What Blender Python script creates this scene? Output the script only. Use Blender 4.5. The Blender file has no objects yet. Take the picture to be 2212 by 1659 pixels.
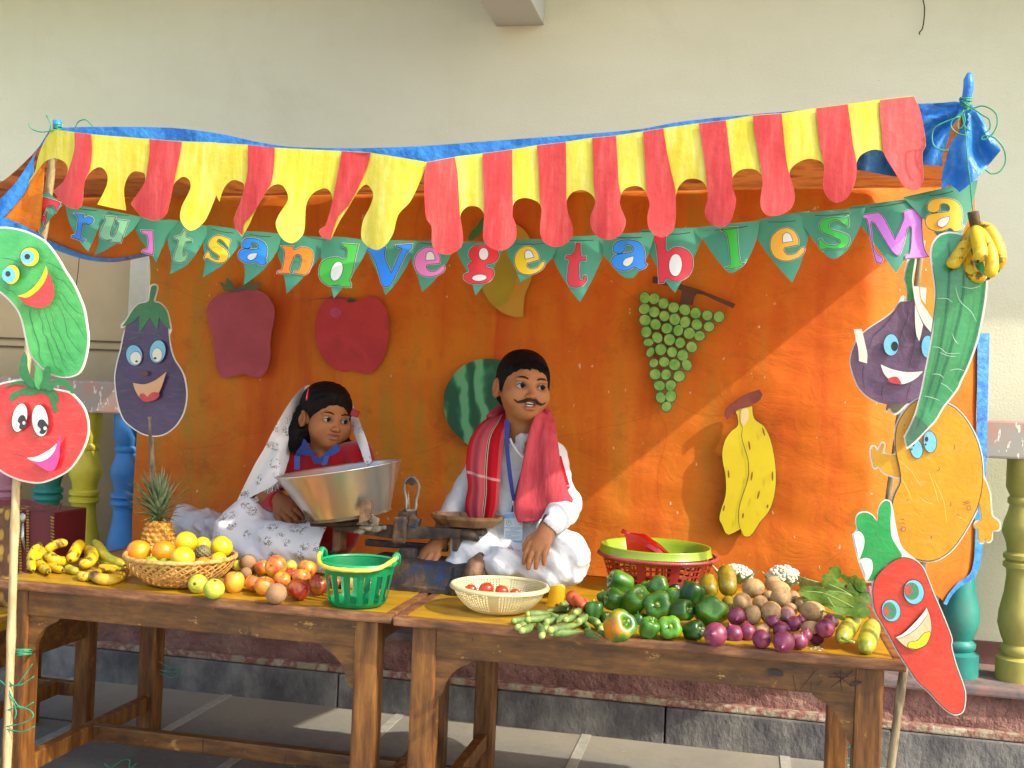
import bpy, bmesh, math, random
import numpy as np
from mathutils import Vector, Matrix, Euler, noise as mnoise
from mathutils.geometry import delaunay_2d_cdt
R = math.radians
scene = bpy.context.scene
C = scene.collection
random.seed(7)

# ------------------------------------------------------------ camera
PW, PH, F = 2212.0, 1659.0, 2300.0
CAM = Vector((0.768, -2.35, 1.147))
YAW, PITCH, ROLL = R(12.2), R(0.46), R(2.4)
fw = Vector((-math.sin(YAW)*math.cos(PITCH), math.cos(YAW)*math.cos(PITCH), math.sin(PITCH)))
r0 = Vector((math.cos(YAW), math.sin(YAW), 0)); u0 = r0.cross(fw)
rt = r0*math.cos(ROLL) + u0*math.sin(ROLL); up = u0*math.cos(ROLL) - r0*math.sin(ROLL)
cam = bpy.data.cameras.new('camera'); camo = bpy.data.objects.new('camera', cam); C.objects.link(camo)
camo.matrix_world = Matrix(((rt.x, up.x, -fw.x, CAM.x), (rt.y, up.y, -fw.y, CAM.y), (rt.z, up.z, -fw.z, CAM.z), (0, 0, 0, 1)))
cam.sensor_width = 36; cam.lens = 36*F/PW; cam.clip_end = 500; cam.clip_start = 0.05
scene.camera = camo

# ------------------------------------------------------------ sky, sun, exposure
SUN = Vector((1.08, -0.36, 1.0)).normalized()
w = bpy.data.worlds.new("World"); scene.world = w; w.use_nodes = True
nt = w.node_tree; nt.nodes.clear()
sky = nt.nodes.new('ShaderNodeTexSky'); sky.sky_type = 'NISHITA'; sky.sun_disc = False
sky.sun_elevation = math.asin(SUN.z); sky.sun_rotation = math.atan2(SUN.x, SUN.y)
sky.dust_density = 3.0; sky.air_density = 1.0
bg = nt.nodes.new('ShaderNodeBackground'); bg.inputs[1].default_value = 0.15
wo = nt.nodes.new('ShaderNodeOutputWorld')
nt.links.new(sky.outputs[0], bg.inputs[0]); nt.links.new(bg.outputs[0], wo.inputs[0])
sl = bpy.data.lights.new('sun', 'SUN'); sl.energy = 2.0; sl.angle = R(0.5); sl.color = (1.0, 0.93, 0.80)
so = bpy.data.objects.new('sun', sl); C.objects.link(so)
so.rotation_euler = SUN.to_track_quat('Z', 'Y').to_euler(); so.location = (6, -4, 7)
scene.view_settings.view_transform = 'Standard'; scene.view_settings.look = 'None'
scene.view_settings.exposure = 1.36; scene.view_settings.gamma = 1
scene.render.engine = 'CYCLES'

# ------------------------------------------------------------ pixel <-> world helpers
def ray(px, py):
    return (fw*F + rt*(px-PW/2) - up*(py-PH/2)).normalized()
def at(px, py, Y):
    d = ray(px, py); return CAM + d*((Y-CAM.y)/d.y)
def onz(px, py, z):
    d = ray(px, py); return CAM + d*((z-CAM.z)/d.z)
def dist(p): return (p-CAM).dot(fw)
def m_of(px, p): return px*dist(p)/F          # picture length -> metres at point p
CROPS = dict(P=(0, 0, 1), A1=(0, 221.2, .25), A2=(553, 221.2, .25), A3=(1106, 221.2, .25), A4=(1659, 138.25, .25),
 A5=(0, 553, .2), A6=(0, 829.5, .2), B1=(470, 774.2, .2), B2=(912.5, 718.9, .2), B3=(912.5, 995.4, .2), B4=(470, 995.4, .2),
 B5=(27.65, 1078.4, .2), B6=(1050.7, 1106, .2), B7=(1437.8, 1133.7, .2), C1=(1769.6, 553, .2), C2=(1769.6, 829.5, .2),
 C3=(1769.6, 1161.3, .2), C4=(0, 1244.3, .25), C5=(553, 1244.3, .25), C6=(1106, 1244.3, .25), C7=(1659, 1244.3, .25),
 D1=(718.9, 995.4, .165), D2=(1327.2, 580.7, .2), D3=(1493.1, 818.4, .2134), D4=(387.1, 553, .25), D6=(0, 1023, .16667),
 D7=(1935.5, 0, .1333), D8=(1963, 884.8, .3665), E1=(636, 818.4, .1), E2=(1050.7, 746.6, .1167), E3=(0, 331.8, .1))
def tr(crop, s):
    """'x y,x y*,...' traced in one crop of the photograph -> list of (px, py, sharp)"""
    ox, oy, k = CROPS[crop]; out = []
    for t in s.split(','):
        a = t.split(); sh = a[1].endswith('*')
        out.append((ox+float(a[0])*k, oy+float(a[1].rstrip('*'))*k, sh))
    return out
def smooth(pts, n=4, closed=True):
    N = len(pts); out = []
    for i in range(N if closed else N-1):
        p1, p2 = pts[i], pts[(i+1) % N]
        p0 = pts[i-1] if (closed or i > 0) else p1
        p3 = pts[(i+2) % N] if (closed or i+2 < N) else p2
        s1 = len(p1) > 2 and p1[2]; s2 = len(p2) > 2 and p2[2]
        L = math.hypot(p2[0]-p1[0], p2[1]-p1[1])
        def tan(a, b, c):
            dx, dy = c[0]-a[0], c[1]-a[1]; l = math.hypot(dx, dy) or 1
            return dx/l*L*.9, dy/l*L*.9
        t1 = (0, 0) if s1 else tan(p0, p1, p2)
        t2 = (0, 0) if s2 else tan(p1, p2, p3)
        if s1 and s2: out.append((p1[0], p1[1])); continue
        for k in range(n):
            t = k/n; h1 = 2*t**3-3*t**2+1; h2 = t**3-2*t**2+t; h3 = -2*t**3+3*t**2; h4 = t**3-t**2
            out.append((h1*p1[0]+h2*t1[0]+h3*p2[0]+h4*t2[0], h1*p1[1]+h2*t1[1]+h3*p2[1]+h4*t2[1]))
    if not closed: out.append((pts[-1][0], pts[-1][1]))
    return out
def area(p): return sum(p[i-1][0]*p[i][1]-p[i][0]*p[i-1][1] for i in range(len(p)))/2
def offset(p, d):
    """grow a closed outline outward by d"""
    s = 1 if area(p) > 0 else -1; n = len(p); out = []
    for i in range(n):
        a, b, c = p[i-1], p[i], p[(i+1) % n]
        n1 = Vector((b[1]-a[1], -(b[0]-a[0]))); n2 = Vector((c[1]-b[1], -(c[0]-b[0])))
        if n1.length < 1e-9: n1 = n2
        if n2.length < 1e-9: n2 = n1
        n1 = n1.normalized(); n2 = n2.normalized(); m = n1+n2
        if m.length < .3: m = n1
        m = m.normalized(); q = min(1/max(m.dot(n1), .5), 1.6)
        out.append((b[0]+s*d*m.x*q, b[1]+s*d*m.y*q))
    return out
def ell(cx, cy, rx, ry, ang=0, n=20):
    a = R(ang); return [(cx+rx*math.cos(t)*math.cos(a)-ry*math.sin(t)*math.sin(a), cy+rx*math.cos(t)*math.sin(a)+ry*math.sin(t)*math.cos(a)) for t in [2*math.pi*i/n for i in range(n)]]
def inside(p, x, y):
    c = False; j = len(p)-1
    for i in range(len(p)):
        if (p[i][1] > y) != (p[j][1] > y) and x < (p[j][0]-p[i][0])*(y-p[i][1])/(p[j][1]-p[i][1])+p[i][0]: c = not c
        j = i
    return c

# ------------------------------------------------------------ object helpers
def tag(o, label=None, cat=None, group=None, kind=None):
    if label: o['label'] = label
    if cat: o['category'] = cat
    if group: o['group'] = group
    if kind: o['kind'] = kind
    return o
def thing(name, label, cat, loc=(0, 0, 0), group=None, rot=(0, 0, 0)):
    o = bpy.data.objects.new(name, None); C.objects.link(o); o.empty_display_size = .05
    o.location = loc; o.rotation_euler = rot
    return tag(o, label, cat, group)
def link(name, me, mat=None, parent=None, smoothf=False):
    o = bpy.data.objects.new(name, me); C.objects.link(o)
    if mat is not None:
        for m in (mat if isinstance(mat, (list, tuple)) else [mat]): me.materials.append(m)
    if smoothf: me.polygons.foreach_set('use_smooth', [True]*len(me.polygons))
    if parent is not None:
        o.parent = parent
        o.matrix_parent_inverse = wmat(parent).inverted()
    return o
def wmat(o):
    m = Matrix.LocRotScale(o.location, o.rotation_euler, o.scale)
    return (wmat(o.parent) @ o.matrix_parent_inverse @ m) if o.parent else m
def mesh(verts, faces, name='m'):
    me = bpy.data.meshes.new(name); me.from_pydata([tuple(v) for v in verts], [], faces); me.update(); return me
def bmmesh(bm, name='m'):
    me = bpy.data.meshes.new(name); bm.to_mesh(me); bm.free(); me.update(); return me
class MB:
    """collects simple shapes into one mesh"""
    def __init__(s): s.v = []; s.f = []; s.mi = []
    def add(s, v, f, mi=0):
        b = len(s.v); s.v += [tuple(x) for x in v]; s.f += [tuple(i+b for i in q) for q in f]; s.mi += [mi]*len(f)
    def box(s, c, d, rot=None, bev=0.0, mi=0):
        bm = bmesh.new(); bmesh.ops.create_cube(bm, size=1); bmesh.ops.scale(bm, vec=d, verts=bm.verts)
        if bev: bmesh.ops.bevel(bm, geom=bm.edges[:], offset=bev, segments=2, affect='EDGES', profile=.6)
        M = Matrix.Translation(c) @ (rot.to_matrix().to_4x4() if rot else Matrix())
        bmesh.ops.transform(bm, matrix=M, verts=bm.verts)
        bm.verts.index_update(); s.add([v.co[:] for v in bm.verts], [[v.index for v in f.verts] for f in bm.faces], mi); bm.free(); return s
    def span(s, p0, p1, bev=0.0, mi=0):
        p0 = Vector(p0); p1 = Vector(p1); return s.box((p0+p1)/2, [abs(a) for a in (p1-p0)], bev=bev, mi=mi)
    def tube(s, pts, rad, n=10, cap=True, mi=0, flat=1.0, closed=False, up=None):
        pts = [Vector(p) for p in pts]; rad = rad if isinstance(rad, (list, tuple)) else [rad]*len(pts)
        N = len(pts); V = []; prev = None
        for i, p in enumerate(pts):
            if closed: t = pts[(i+1) % N]-pts[i-1]
            else: t = pts[min(i+1, N-1)]-pts[max(i-1, 0)]
            t = t.normalized() if t.length > 1e-9 else Vector((0, 0, 1))
            if prev is None:
                a = Vector(up) if up is not None else (Vector((0, 0, 1)) if abs(t.z) < .9 else Vector((1, 0, 0)))
                u = (a - t*a.dot(t)).normalized()
            else: u = (prev - t*prev.dot(t)).normalized()
            prev = u; v = t.cross(u)
            for k in range(n):
                an = 2*math.pi*k/n; V.append(p+(u*math.cos(an)*flat+v*math.sin(an))*rad[i])
        Fc = []
        for i in range(N if closed else N-1):
            j = (i+1) % N
            for k in range(n): Fc.append((i*n+k, i*n+(k+1) % n, j*n+(k+1) % n, j*n+k))
        if cap and not closed: Fc.append(tuple(reversed(range(n)))); Fc.append(tuple((N-1)*n+k for k in range(n)))
        s.add(V, Fc, mi); return s
    def lathe(s, prof, n=24, M=None, mi=0, lobes=None, cap=True):
        """prof: [(r,z)...] bottom to top"""
        V = []; M = M or Matrix()
        for r, z in prof:
            for k in range(n):
                a = 2*math.pi*k/n; q = r*(lobes(a, z) if lobes else 1)
                V.append(M @ Vector((q*math.cos(a), q*math.sin(a), z)))
        Fc = []
        for i in range(len(prof)-1):
            for k in range(n): Fc.append((i*n+k, i*n+(k+1) % n, (i+1)*n+(k+1) % n, (i+1)*n+k))
        if cap:
            Fc.append(tuple(reversed(range(n)))); Fc.append(tuple((len(prof)-1)*n+k for k in range(n)))
        s.add(V, Fc, mi); return s
    def build(s, name, mat, parent=None, sm=False):
        me = mesh(s.v, s.f, name); o = link(name, me, mat, parent, sm)
        if any(s.mi): me.polygons.foreach_set('material_index', s.mi)
        return o
def autosmooth(o, ang=35):
    me = o.data; me.polygons.foreach_set('use_smooth', [True]*len(me.polygons))
    bm = bmesh.new(); bm.from_mesh(me)
    for e in bm.edges:
        if len(e.link_faces) == 2 and e.calc_face_angle(0) > R(ang): e.smooth = False
    bm.to_mesh(me); bm.free(); return o
def copy_tree(o, parent=None):
    c = o.copy(); C.objects.link(c)
    if parent is not None: c.parent = parent
    for ch in list(o.children): copy_tree(ch, c)
    return c
def sheet(name, polys, fn, mat, parent=None, th=0.0, grid=None, holes=(), sm=False):
    """flat cut sheet traced as an outline; fn maps (px,py)->world; th thickness away from the viewer"""
    polys = [polys] if isinstance(polys[0][0], (int, float)) else polys
    V = []; Fc = []
    for poly in polys:
        vs = [Vector(p[:2]) for p in poly]; es = [(i, (i+1) % len(poly)) for i in range(len(poly))]
        fs = [list(range(len(poly)))]
        for h in holes:
            b = len(vs); vs += [Vector(p[:2]) for p in h]; es += [(b+i, b+(i+1) % len(h)) for i in range(len(h))]
        if grid:
            xs = [p[0] for p in poly]; ys = [p[1] for p in poly]; nb = offset(poly, -grid*.3)
            y = min(ys); r = 0
            while y < max(ys):
                x = min(xs)+(grid/2 if r % 2 else 0)
                while x < max(xs):
                    if inside(nb, x, y) and not any(inside(h, x, y) for h in holes): vs.append(Vector((x, y)))
                    x += grid
                y += grid*.87; r += 1
        res = delaunay_2d_cdt(vs, es, [], 1 if not holes else 2, 1e-5)
        ov, of = res[0], res[2]
        b = len(V)
        keep = []
        for f in of:
            cx = sum(ov[i][0] for i in f)/len(f); cy = sum(ov[i][1] for i in f)/len(f)
            if inside(poly, cx, cy) and not any(inside(h, cx, cy) for h in holes): keep.append(f)
        V += [fn(v[0], v[1]) for v in ov]; Fc += [tuple(i+b for i in f) for f in keep]
    used = sorted({i for f in Fc for i in f}); mp = {o: n for n, o in enumerate(used)}
    V = [V[i] for i in used]; Fc = [tuple(mp[i] for i in f) for f in Fc]
    fo = []
    for f in Fc:                                   # make every face look at the camera
        a, b_, c = V[f[0]], V[f[1]], V[f[2]]
        if (b_-a).cross(c-a).dot(CAM-a) < 0: f = tuple(reversed(f))
        fo.append(f)
    Fc = fo
    if th:
        n = len(V); cnt = {}
        for f in Fc:
            for i in range(len(f)):
                cnt[(f[i], f[(i+1) % len(f)])] = 1
        side = [(b_, a, a+n, b_+n) for (a, b_) in cnt if (b_, a) not in cnt]
        V = V + [v+Vector((0, th, 0)) for v in V]
        Fc = Fc + [tuple(i+n for i in reversed(f)) for f in Fc] + side
    o = link(name, mesh(V, Fc, name), mat, parent, sm)
    return autosmooth(o, 50) if (sm and th) else o

# ------------------------------------------------------------ materials
def lin(c):
    if isinstance(c, str): c = [int(c[i:i+2], 16) for i in (0, 2, 4)]
    f = lambda x: x/12.92 if x <= .04045 else ((x+.055)/1.055)**2.4
    return tuple(f(v/255) for v in c[:3])+(1,)
_mats = {}
def nodes(name):
    m = bpy.data.materials.new(name); m.use_nodes = True; t = m.node_tree
    b = t.nodes['Principled BSDF']; return m, t, b
def nd(t, typ, **kw):
    n = t.nodes.new(typ)
    for k, v in kw.items():
        if k.startswith('i_'): n.inputs[int(k[2:])].default_value = v
        else: setattr(n, k, v)
    return n
def coord(t, scale=(1, 1, 1), kind='Object', rot=(0, 0, 0)):
    tc = nd(t, 'ShaderNodeTexCoord'); mp = nd(t, 'ShaderNodeMapping')
    mp.inputs['Scale'].default_value = scale; mp.inputs['Rotation'].default_value = rot
    t.links.new(tc.outputs[kind], mp.inputs[0]); return mp.outputs[0]
def noise_n(t, vec, scale, detail=5, rough=.6, dist_=0):
    n = nd(t, 'ShaderNodeTexNoise'); n.inputs['Scale'].default_value = scale; n.inputs['Detail'].default_value = detail
    n.inputs['Roughness'].default_value = rough; n.inputs['Distortion'].default_value = dist_
    t.links.new(vec, n.inputs['Vector']); return n.outputs['Fac']
def ramp(t, fac, stops, interp='LINEAR'):
    r = nd(t, 'ShaderNodeValToRGB'); r.color_ramp.interpolation = interp
    e = r.color_ramp.elements
    while len(e) < len(stops): e.new(.5)
    for i, (p, c) in enumerate(stops):
        e[i].position = p; e[i].color = lin(c) if not isinstance(c, float) else (c, c, c, 1)
    t.links.new(fac, r.inputs[0]); return r.outputs[0]
def mix(t, fac, a, b, mode='MIX'):
    m = nd(t, 'ShaderNodeMix', data_type='RGBA', blend_type=mode)
    for s, v in ((m.inputs[0], fac), (m.inputs[6], a), (m.inputs[7], b)):
        if isinstance(v, bpy.types.NodeSocket): t.links.new(v, s)
        elif isinstance(v, (int, float)): s.default_value = v
        else: s.default_value = lin(v)
    return m.outputs[2]
def bump(t, b, fac, strength=.3, dist_=.01):
    n = nd(t, 'ShaderNodeBump'); n.inputs['Strength'].default_value = strength; n.inputs['Distance'].default_value = dist_
    t.links.new(fac, n.inputs['Height']); t.links.new(n.outputs[0], b.inputs['Normal']); return n
def M(name, c1, c2=None, sc=20, rough=.6, bmp=0, bsc=60, spec=.5, metal=0, coat=0, stretch=(1, 1, 1), c3=None, trans=0, lo=.38, hi=.62, bd=.004, kind='Object', sss=0):
    if name in _mats: return _mats[name]
    m, t, b = nodes(name); _mats[name] = m
    b.inputs['Roughness'].default_value = rough; b.inputs['Metallic'].default_value = metal
    b.inputs['Specular IOR Level'].default_value = spec; b.inputs['Coat Weight'].default_value = coat
    b.inputs['Coat Roughness'].default_value = .15
    v = coord(t, stretch, kind)
    if c2:
        f = noise_n(t, v, sc)
        st = [(lo, c1), (hi, c2)] if not c3 else [(lo, c1), ((lo+hi)/2, c2), (hi, c3)]
        t.links.new(ramp(t, f, st), b.inputs['Base Color'])
    else: b.inputs['Base Color'].default_value = lin(c1)
    if bmp: bump(t, b, noise_n(t, v, bsc, 4), bmp, bd)
    if sss:
        b.inputs['Subsurface Weight'].default_value = sss; b.inputs['Subsurface Radius'].default_value = (.01, .004, .002); b.inputs['Subsurface Scale'].default_value = 1
    if trans:                                      # thin sheet that lets light through
        td = nd(t, 'ShaderNodeBsdfTranslucent'); mx = nd(t, 'ShaderNodeMixShader', i_0=trans)
        if c2: t.links.new(b.inputs['Base Color'].links[0].from_socket, td.inputs[0])
        else: td.inputs[0].default_value = lin(c1)
        o = t.nodes['Material Output']; t.links.new(b.outputs[0], mx.inputs[1]); t.links.new(td.outputs[0], mx.inputs[2]); t.links.new(mx.outputs[0], o.inputs[0])
    return m
# ============================================================ THE SETTING
# ground: grey stone flags with pale joints
m, t, b = nodes('stone_paving'); MGROUND = m
v = coord(t); n1 = noise_n(t, v, 3, 8, .65); n2 = noise_n(t, v, 45, 6, .7)
c = mix(t, .35, ramp(t, n1, [(.35, '54555a'), (.5, '636468'), (.68, '767670')]), ramp(t, n2, [(.3, '3e3f45'), (.7, '77756d')]))
dust = ramp(t, noise_n(t, coord(t, (1, .6, 1)), 1.4, 8, .7, .4), [(.42, 0.0), (.66, 1.0)])
sx = nd(t, 'ShaderNodeSeparateXYZ'); t.links.new(v, sx.inputs[0])
mr = nd(t, 'ShaderNodeMapRange'); mr.inputs[1].default_value = .82; mr.inputs[2].default_value = 1.25; t.links.new(sx.outputs[1], mr.inputs[0])
mu = nd(t, 'ShaderNodeMath', operation='MULTIPLY_ADD', i_1=.6, i_2=.0); t.links.new(mr.outputs[0], mu.inputs[0])
ad = nd(t, 'ShaderNodeMath', operation='MULTIPLY_ADD', i_1=.35, use_clamp=True); t.links.new(dust, ad.inputs[0]); t.links.new(mu.outputs[0], ad.inputs[2])
c = mix(t, ad.outputs[0], c, '9a927c')
yd = nd(t, 'ShaderNodeMapRange'); yd.inputs[1].default_value = -.55; yd.inputs[2].default_value = -.7; t.links.new(sx.outputs[1], yd.inputs[0]); c = mix(t, yd.outputs[0], c, 'b4aa92')   # unseen front ground made pale to bounce light into the stall
vo = nd(t, 'ShaderNodeTexVoronoi', feature='DISTANCE_TO_EDGE'); vo.inputs['Scale'].default_value = 60
t.links.new(v, vo.inputs['Vector']); crumb = ramp(t, noise_n(t, v, 90, 3), [(.70, 0.0), (.73, 1.0)])
c = mix(t, crumb, c, 'b8b2a2')
t.links.new(c, b.inputs['Base Color']); b.inputs['Roughness'].default_value = .85; bump(t, b, n2, .35, .004)
MJOINT = M('joint_mortar', '8f8d82', '9f9c8e', 30, .9, .3)
g = MB(); g.add([(-60, -60, 0), (60, -60, 0), (60, 60, 0), (-60, 60, 0)], [(0, 1, 2, 3)]); tag(g.build('ground', MGROUND), kind='structure')
jm = MB()
xs = [-2.95, -2.3, -1.65, -1.02, -.36, .3, .95, 1.62, 2.3]
rows = [-1.6, -.95, -.3, .35, .80, 1.26]
for r in range(len(rows)-1):
    for i, x in enumerate(xs):
        x += (.33 if r % 2 else 0)
        jm.span((x-.016, rows[r]+.01, -.01), (x+.016, rows[r+1]-.01, .0035))
MDJ = M('dark_joint', '3c3b38', '56544c', 30, .9)
tag(jm.build('paving_joints', MJOINT), kind='structure')
jd = MB()
for y in rows[:-1]: jd.span((-4, y-.004, -.01), (4, y+.004, .003))
tag(jd.build('paving_gaps', MDJ), kind='structure')

# plinth of the veranda: stone kerb course + red rendered riser
MST = M('kerb_stone', '525050', '6a6864', 7, .9, .7, 55, bd=.010, c3='86837c', stretch=(1, 1, .6))
MRED = M('red_oxide_render', '6a4840', '8a6056', 9, .85, 1.0, 38, bd=.02, c3='a07a6a', lo=.3, hi=.72)
MTOPS = M('plinth_top', '55504e', '726763', 8, .85, .5, 50, c3='8d6a61')
MLIP = M('plinth_lip', 'a09478', '8a5248', 14, .85, .8, 80, bd=.01, c3='b3a58a', kind='Object', lo=.42, hi=.6)
PY = 1.245
pl = thing('veranda_plinth', 'low veranda plinth with grey stone course and flaking red riser behind the tables', 'plinth', (0, PY, 0))
x = -5.0; k = 0
mb = MB()
while x < 5:
    L = .62+.1*math.sin(k*2.3); mb.box((x+L/2, PY+.2, .055), (L-.006, .4+.006*math.sin(k*5), .125), bev=.004); x += L; k += 1
mb.build('stone_course', MST, pl)
mb = MB(); mb.box((0, PY+.35, .132), (10, .68, .024), bev=.006); mb.build('mortar_ledge', MLIP, pl)
bm = bmesh.new(); bmesh.ops.create_grid(bm, x_segments=260, y_segments=8, size=.5)
for vv in bm.verts:
    X = vv.co.x*10; Z = .14+(vv.co.y+.5)*.12
    d = mnoise.fractal(Vector((X*6, Z*8, 1)), 1, 2, 4)*.012+mnoise.noise(Vector((X*1.2, 0, 4)))*.008
    vv.co = (X, PY+.04+d, Z)
bmesh.ops.reverse_faces(bm, faces=bm.faces)
o = link('red_riser', bmmesh(bm), MRED, pl, True)
mb = MB(); mb.box((0, PY+1.5, .2675), (10, 2.98, .03), bev=.008); mb.build('plinth_top', MTOPS, pl)

# building: wall, doorway recess, door panels, pillar strip, beam, roof slab
m, t, b = nodes('cream_wall'); MWALL = m
v = coord(t); f1 = noise_n(t, v, .8, 4); f2 = noise_n(t, v, 120, 4)
sz = nd(t, 'ShaderNodeSeparateXYZ'); t.links.new(v, sz.inputs[0])
st = ramp(t, noise_n(t, coord(t, (1, 1, 3)), 2.2, 6), [(.35, 'cecfae'), (.65, 'd6d7ba')])
cw = mix(t, .5, st, ramp(t, f1, [(.3, 'ceceb0'), (.7, 'dcdcc4')]))
drip = ramp(t, noise_n(t, coord(t, (5, 1, .5)), 2.2, 6, .7), [(.55, 0.0), (.85, .10)]); cw = mix(t, drip, cw, 'a6a488')
cw = mix(t, ramp(t, noise_n(t, v, 38, 4, .7), [(.72, 0.0), (.76, .6)]), cw, '8f8870'); cw = mix(t, ramp(t, noise_n(t, v, 1.7, 7, .75, .8), [(.52, 0.0), (.66, .18)]), cw, 'b6b496')
t.links.new(cw, b.inputs['Base Color'])
b.inputs['Roughness'].default_value = .8; bump(t, b, mix(t, .5, f2, noise_n(t, v, 14, 6, .7)), .4, .006)
MPANEL = M('beige_door_paint', 'b59d72', 'c0a87c', 3, .5, .05, 30)
MGRV = M('panel_groove', '5a4c34', '6b5b40', 20, .7)
MPIL = M('white_pillar_paint', 'c4c5b4', 'b4b49f', 6, .7, .2, 90)
WY = 1.60
bd = thing('school_building', 'cream painted school building wall with beige doors behind the stall', 'building', (0, WY, 0))
xd = at(290, 800, WY).x            # right edge of the doorway
zt = at(30, 391, WY).z             # lintel
mb = MB(); mb.span((xd, WY, .27), (6, WY+.3, 3.4)); V = [(-6, WY, zt), (xd, WY, zt), (xd, WY, .27), (6, WY, .27), (6, WY, 3.4), (xd, WY, 3.4), (-6, WY, 3.4)]; V += [(x, y+.3, z) for x, y, z in V]; mb = MB(); mb.add(V, [(0, 1, 5, 6), (1, 2, 3, 4, 5), (13, 12, 8, 7), (12, 11, 10, 9, 8), (7, 8, 1, 0), (8, 9, 2, 1), (9, 10, 3, 2), (10, 11, 4, 3), (11, 12, 5, 4), (12, 13, 6, 5), (13, 7, 0, 6)]); mb.build('wall', MWALL, bd)
mb = MB(); mb.span((-6, WY+.18, .27), (xd-.001, WY+.25, zt+.05)); dr = mb.build('door_panel', MPANEL, bd)
mb = MB()
for py in (737, 755):
    z = at(200, py, WY+.18).z; mb.span((-5, WY+.174, z-.004), (xd-.01, WY+.1805, z+.004))
mb.build('groove', MGRV, dr)
xp = at(293, 700, WY+.05).x
mb = MB(); mb.span((xp, WY-.012, .27), (at(318, 700, WY).x, WY+.04, zt+.02), bev=.004); mb.build('door_jamb', MPIL, bd)
mb = MB(); mb.span((xd, WY-.012, .28), (6, WY+.01, .36), bev=.003); mb.build('skirting', M('skirting_paint', '4b4642', '6e4a42', 10, .7, .3), bd)
MBM = M('whitewash', 'c3c8c4', 'b4bab8', 3, .8, .1)
pa = at(1072, 58, WY); pb = at(1176, 52, WY)
mb = MB(); mb.span((pa.x, .2, pa.z), (pb.x, WY-.001, 3.4), bev=.004); mb.build('roof_beam', MBM, bd)
mb = MB(); mb.span((-6, 1.10, 2.85), (6, WY+.3, 3.0)); mb.build('roof_slab', MBM, bd)

# balustrade
mr_, t, b = nodes('flaking_rail_paint'); MRAIL = mr_
v = coord(t); base = ramp(t, noise_n(t, v, 5, 5), [(.42, 'b58b78'), (.55, '9c9a8f')])
chips = ramp(t, noise_n(t, coord(t, (1, 1, .45)), 55, 3, .5), [(.62, 0.0), (.66, 1.0)])
t.links.new(mix(t, chips, base, 'd9d6c2'), b.inputs['Base Color']); b.inputs['Roughness'].default_value = .5; bump(t, b, chips, .3, .003)
BY = 1.40
ba = thing('balustrade', 'concrete balustrade with flaking pink rail and bright painted turned balusters', 'balustrade', (0, BY, .28))
zr0 = at(2150, 990, BY-.06).z; zr1 = at(2150, 907, BY-.06).z
mb = MB(); mb.span((-5, BY-.065, zr0), (5, BY+.065, zr1), bev=.008); mb.build('rail', MRAIL, ba)
H = zr0-.28
prof = [(.058, 0), (.058, .13), (.05, .135), (.044, .155), (.052, .165), (.052, .18), (.043, .19), (.045, .21), (.060, .25), (.066, .30), (.058, .37), (.047, .44), (.043, .49), (.050, .50), (.050, .515), (.044, .525), (.050, .535), (.050, .55), (.042, .56), (.046, .60), (.058, .635), (.058, .68), (.05, .70), (.052, .74)]
prof = [(0.038, 0)]+[(.0, 0)]*0
S = [(.068, 0), (.068, .10), (.050, .115), (.058, .13), (.058, .15), (.046, .165), (.056, .20), (.067, .255), (.064, .31), (.050, .40), (.045, .47), (.046, .50), (.057, .512), (.057, .53), (.047, .54), (.057, .55), (.057, .568), (.046, .58), (.050, .62), (.064, .67), (.060, .71), (.05, .75), (.043, .79), (.050, .80), (.050, .82), (.043, .83), (.056, .87), (.056, 1.0)]
bc = mesh([], [])
def baluster(X, mat_, nm):
    mb = MB(); mb.lathe([(r*1.0, .28+z*H) for r, z in S], 28, Matrix.Translation((X, BY, 0))); return autosmooth(mb.build('baluster', mat_, ba), 50)
def chipped(name, a, c_):
    m, t, b = nodes(name); _mats[name] = m; v = coord(t); base = ramp(t, noise_n(t, v, 8, 5), [(.35, a), (.65, c_)])
    base = mix(t, ramp(t, noise_n(t, coord(t, (1, 1, .4)), 9, 6, .7), [(.5, 0.0), (.7, .35)]), base, '6a6450')
    ch = ramp(t, noise_n(t, v, 42, 5, .7), [(.66, 0.0), (.69, .85)]); t.links.new(mix(t, ch, base, 'a8a08c'), b.inputs['Base Color']); b.inputs['Roughness'].default_value = .5; bump(t, b, mix(t, .5, ch, noise_n(t, v, 60, 4)), .3, .003); return m
COLS = [('pink', 'b06d7e', 'bd8290', 15), ('teal', '1c7a70', '2a9080', 106), ('yellow', 'bcae24', 'd0c236', 185), ('blue', '2570b0', '3584c4', 275)]
for nm, a, c_, px in COLS:
    baluster(at(px, 1000, BY).x, chipped('baluster_'+nm, a, c_), nm)
sp = at(275, 1000, BY).x-at(185, 1000, BY).x
X = at(2070, 1330, BY).x
baluster(X, _mats['baluster_teal'], 'teal')
baluster(at(2203, 1330, BY).x, chipped('baluster_olive', 'a19b45', 'b5ad57'), 'y')
seq = ['baluster_pink', 'baluster_teal', 'baluster_yellow', 'baluster_blue', 'baluster_pink', 'baluster_yellow']
x = at(275, 1000, BY).x+sp; k = 4
while x < X-.17: baluster(x, _mats[seq[k % 6]], ''); x += sp; k += 1
x = at(15, 1000, BY).x-sp
for k in range(4): baluster(x-k*sp, _mats[seq[(3-k) % 4]], '')
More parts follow.
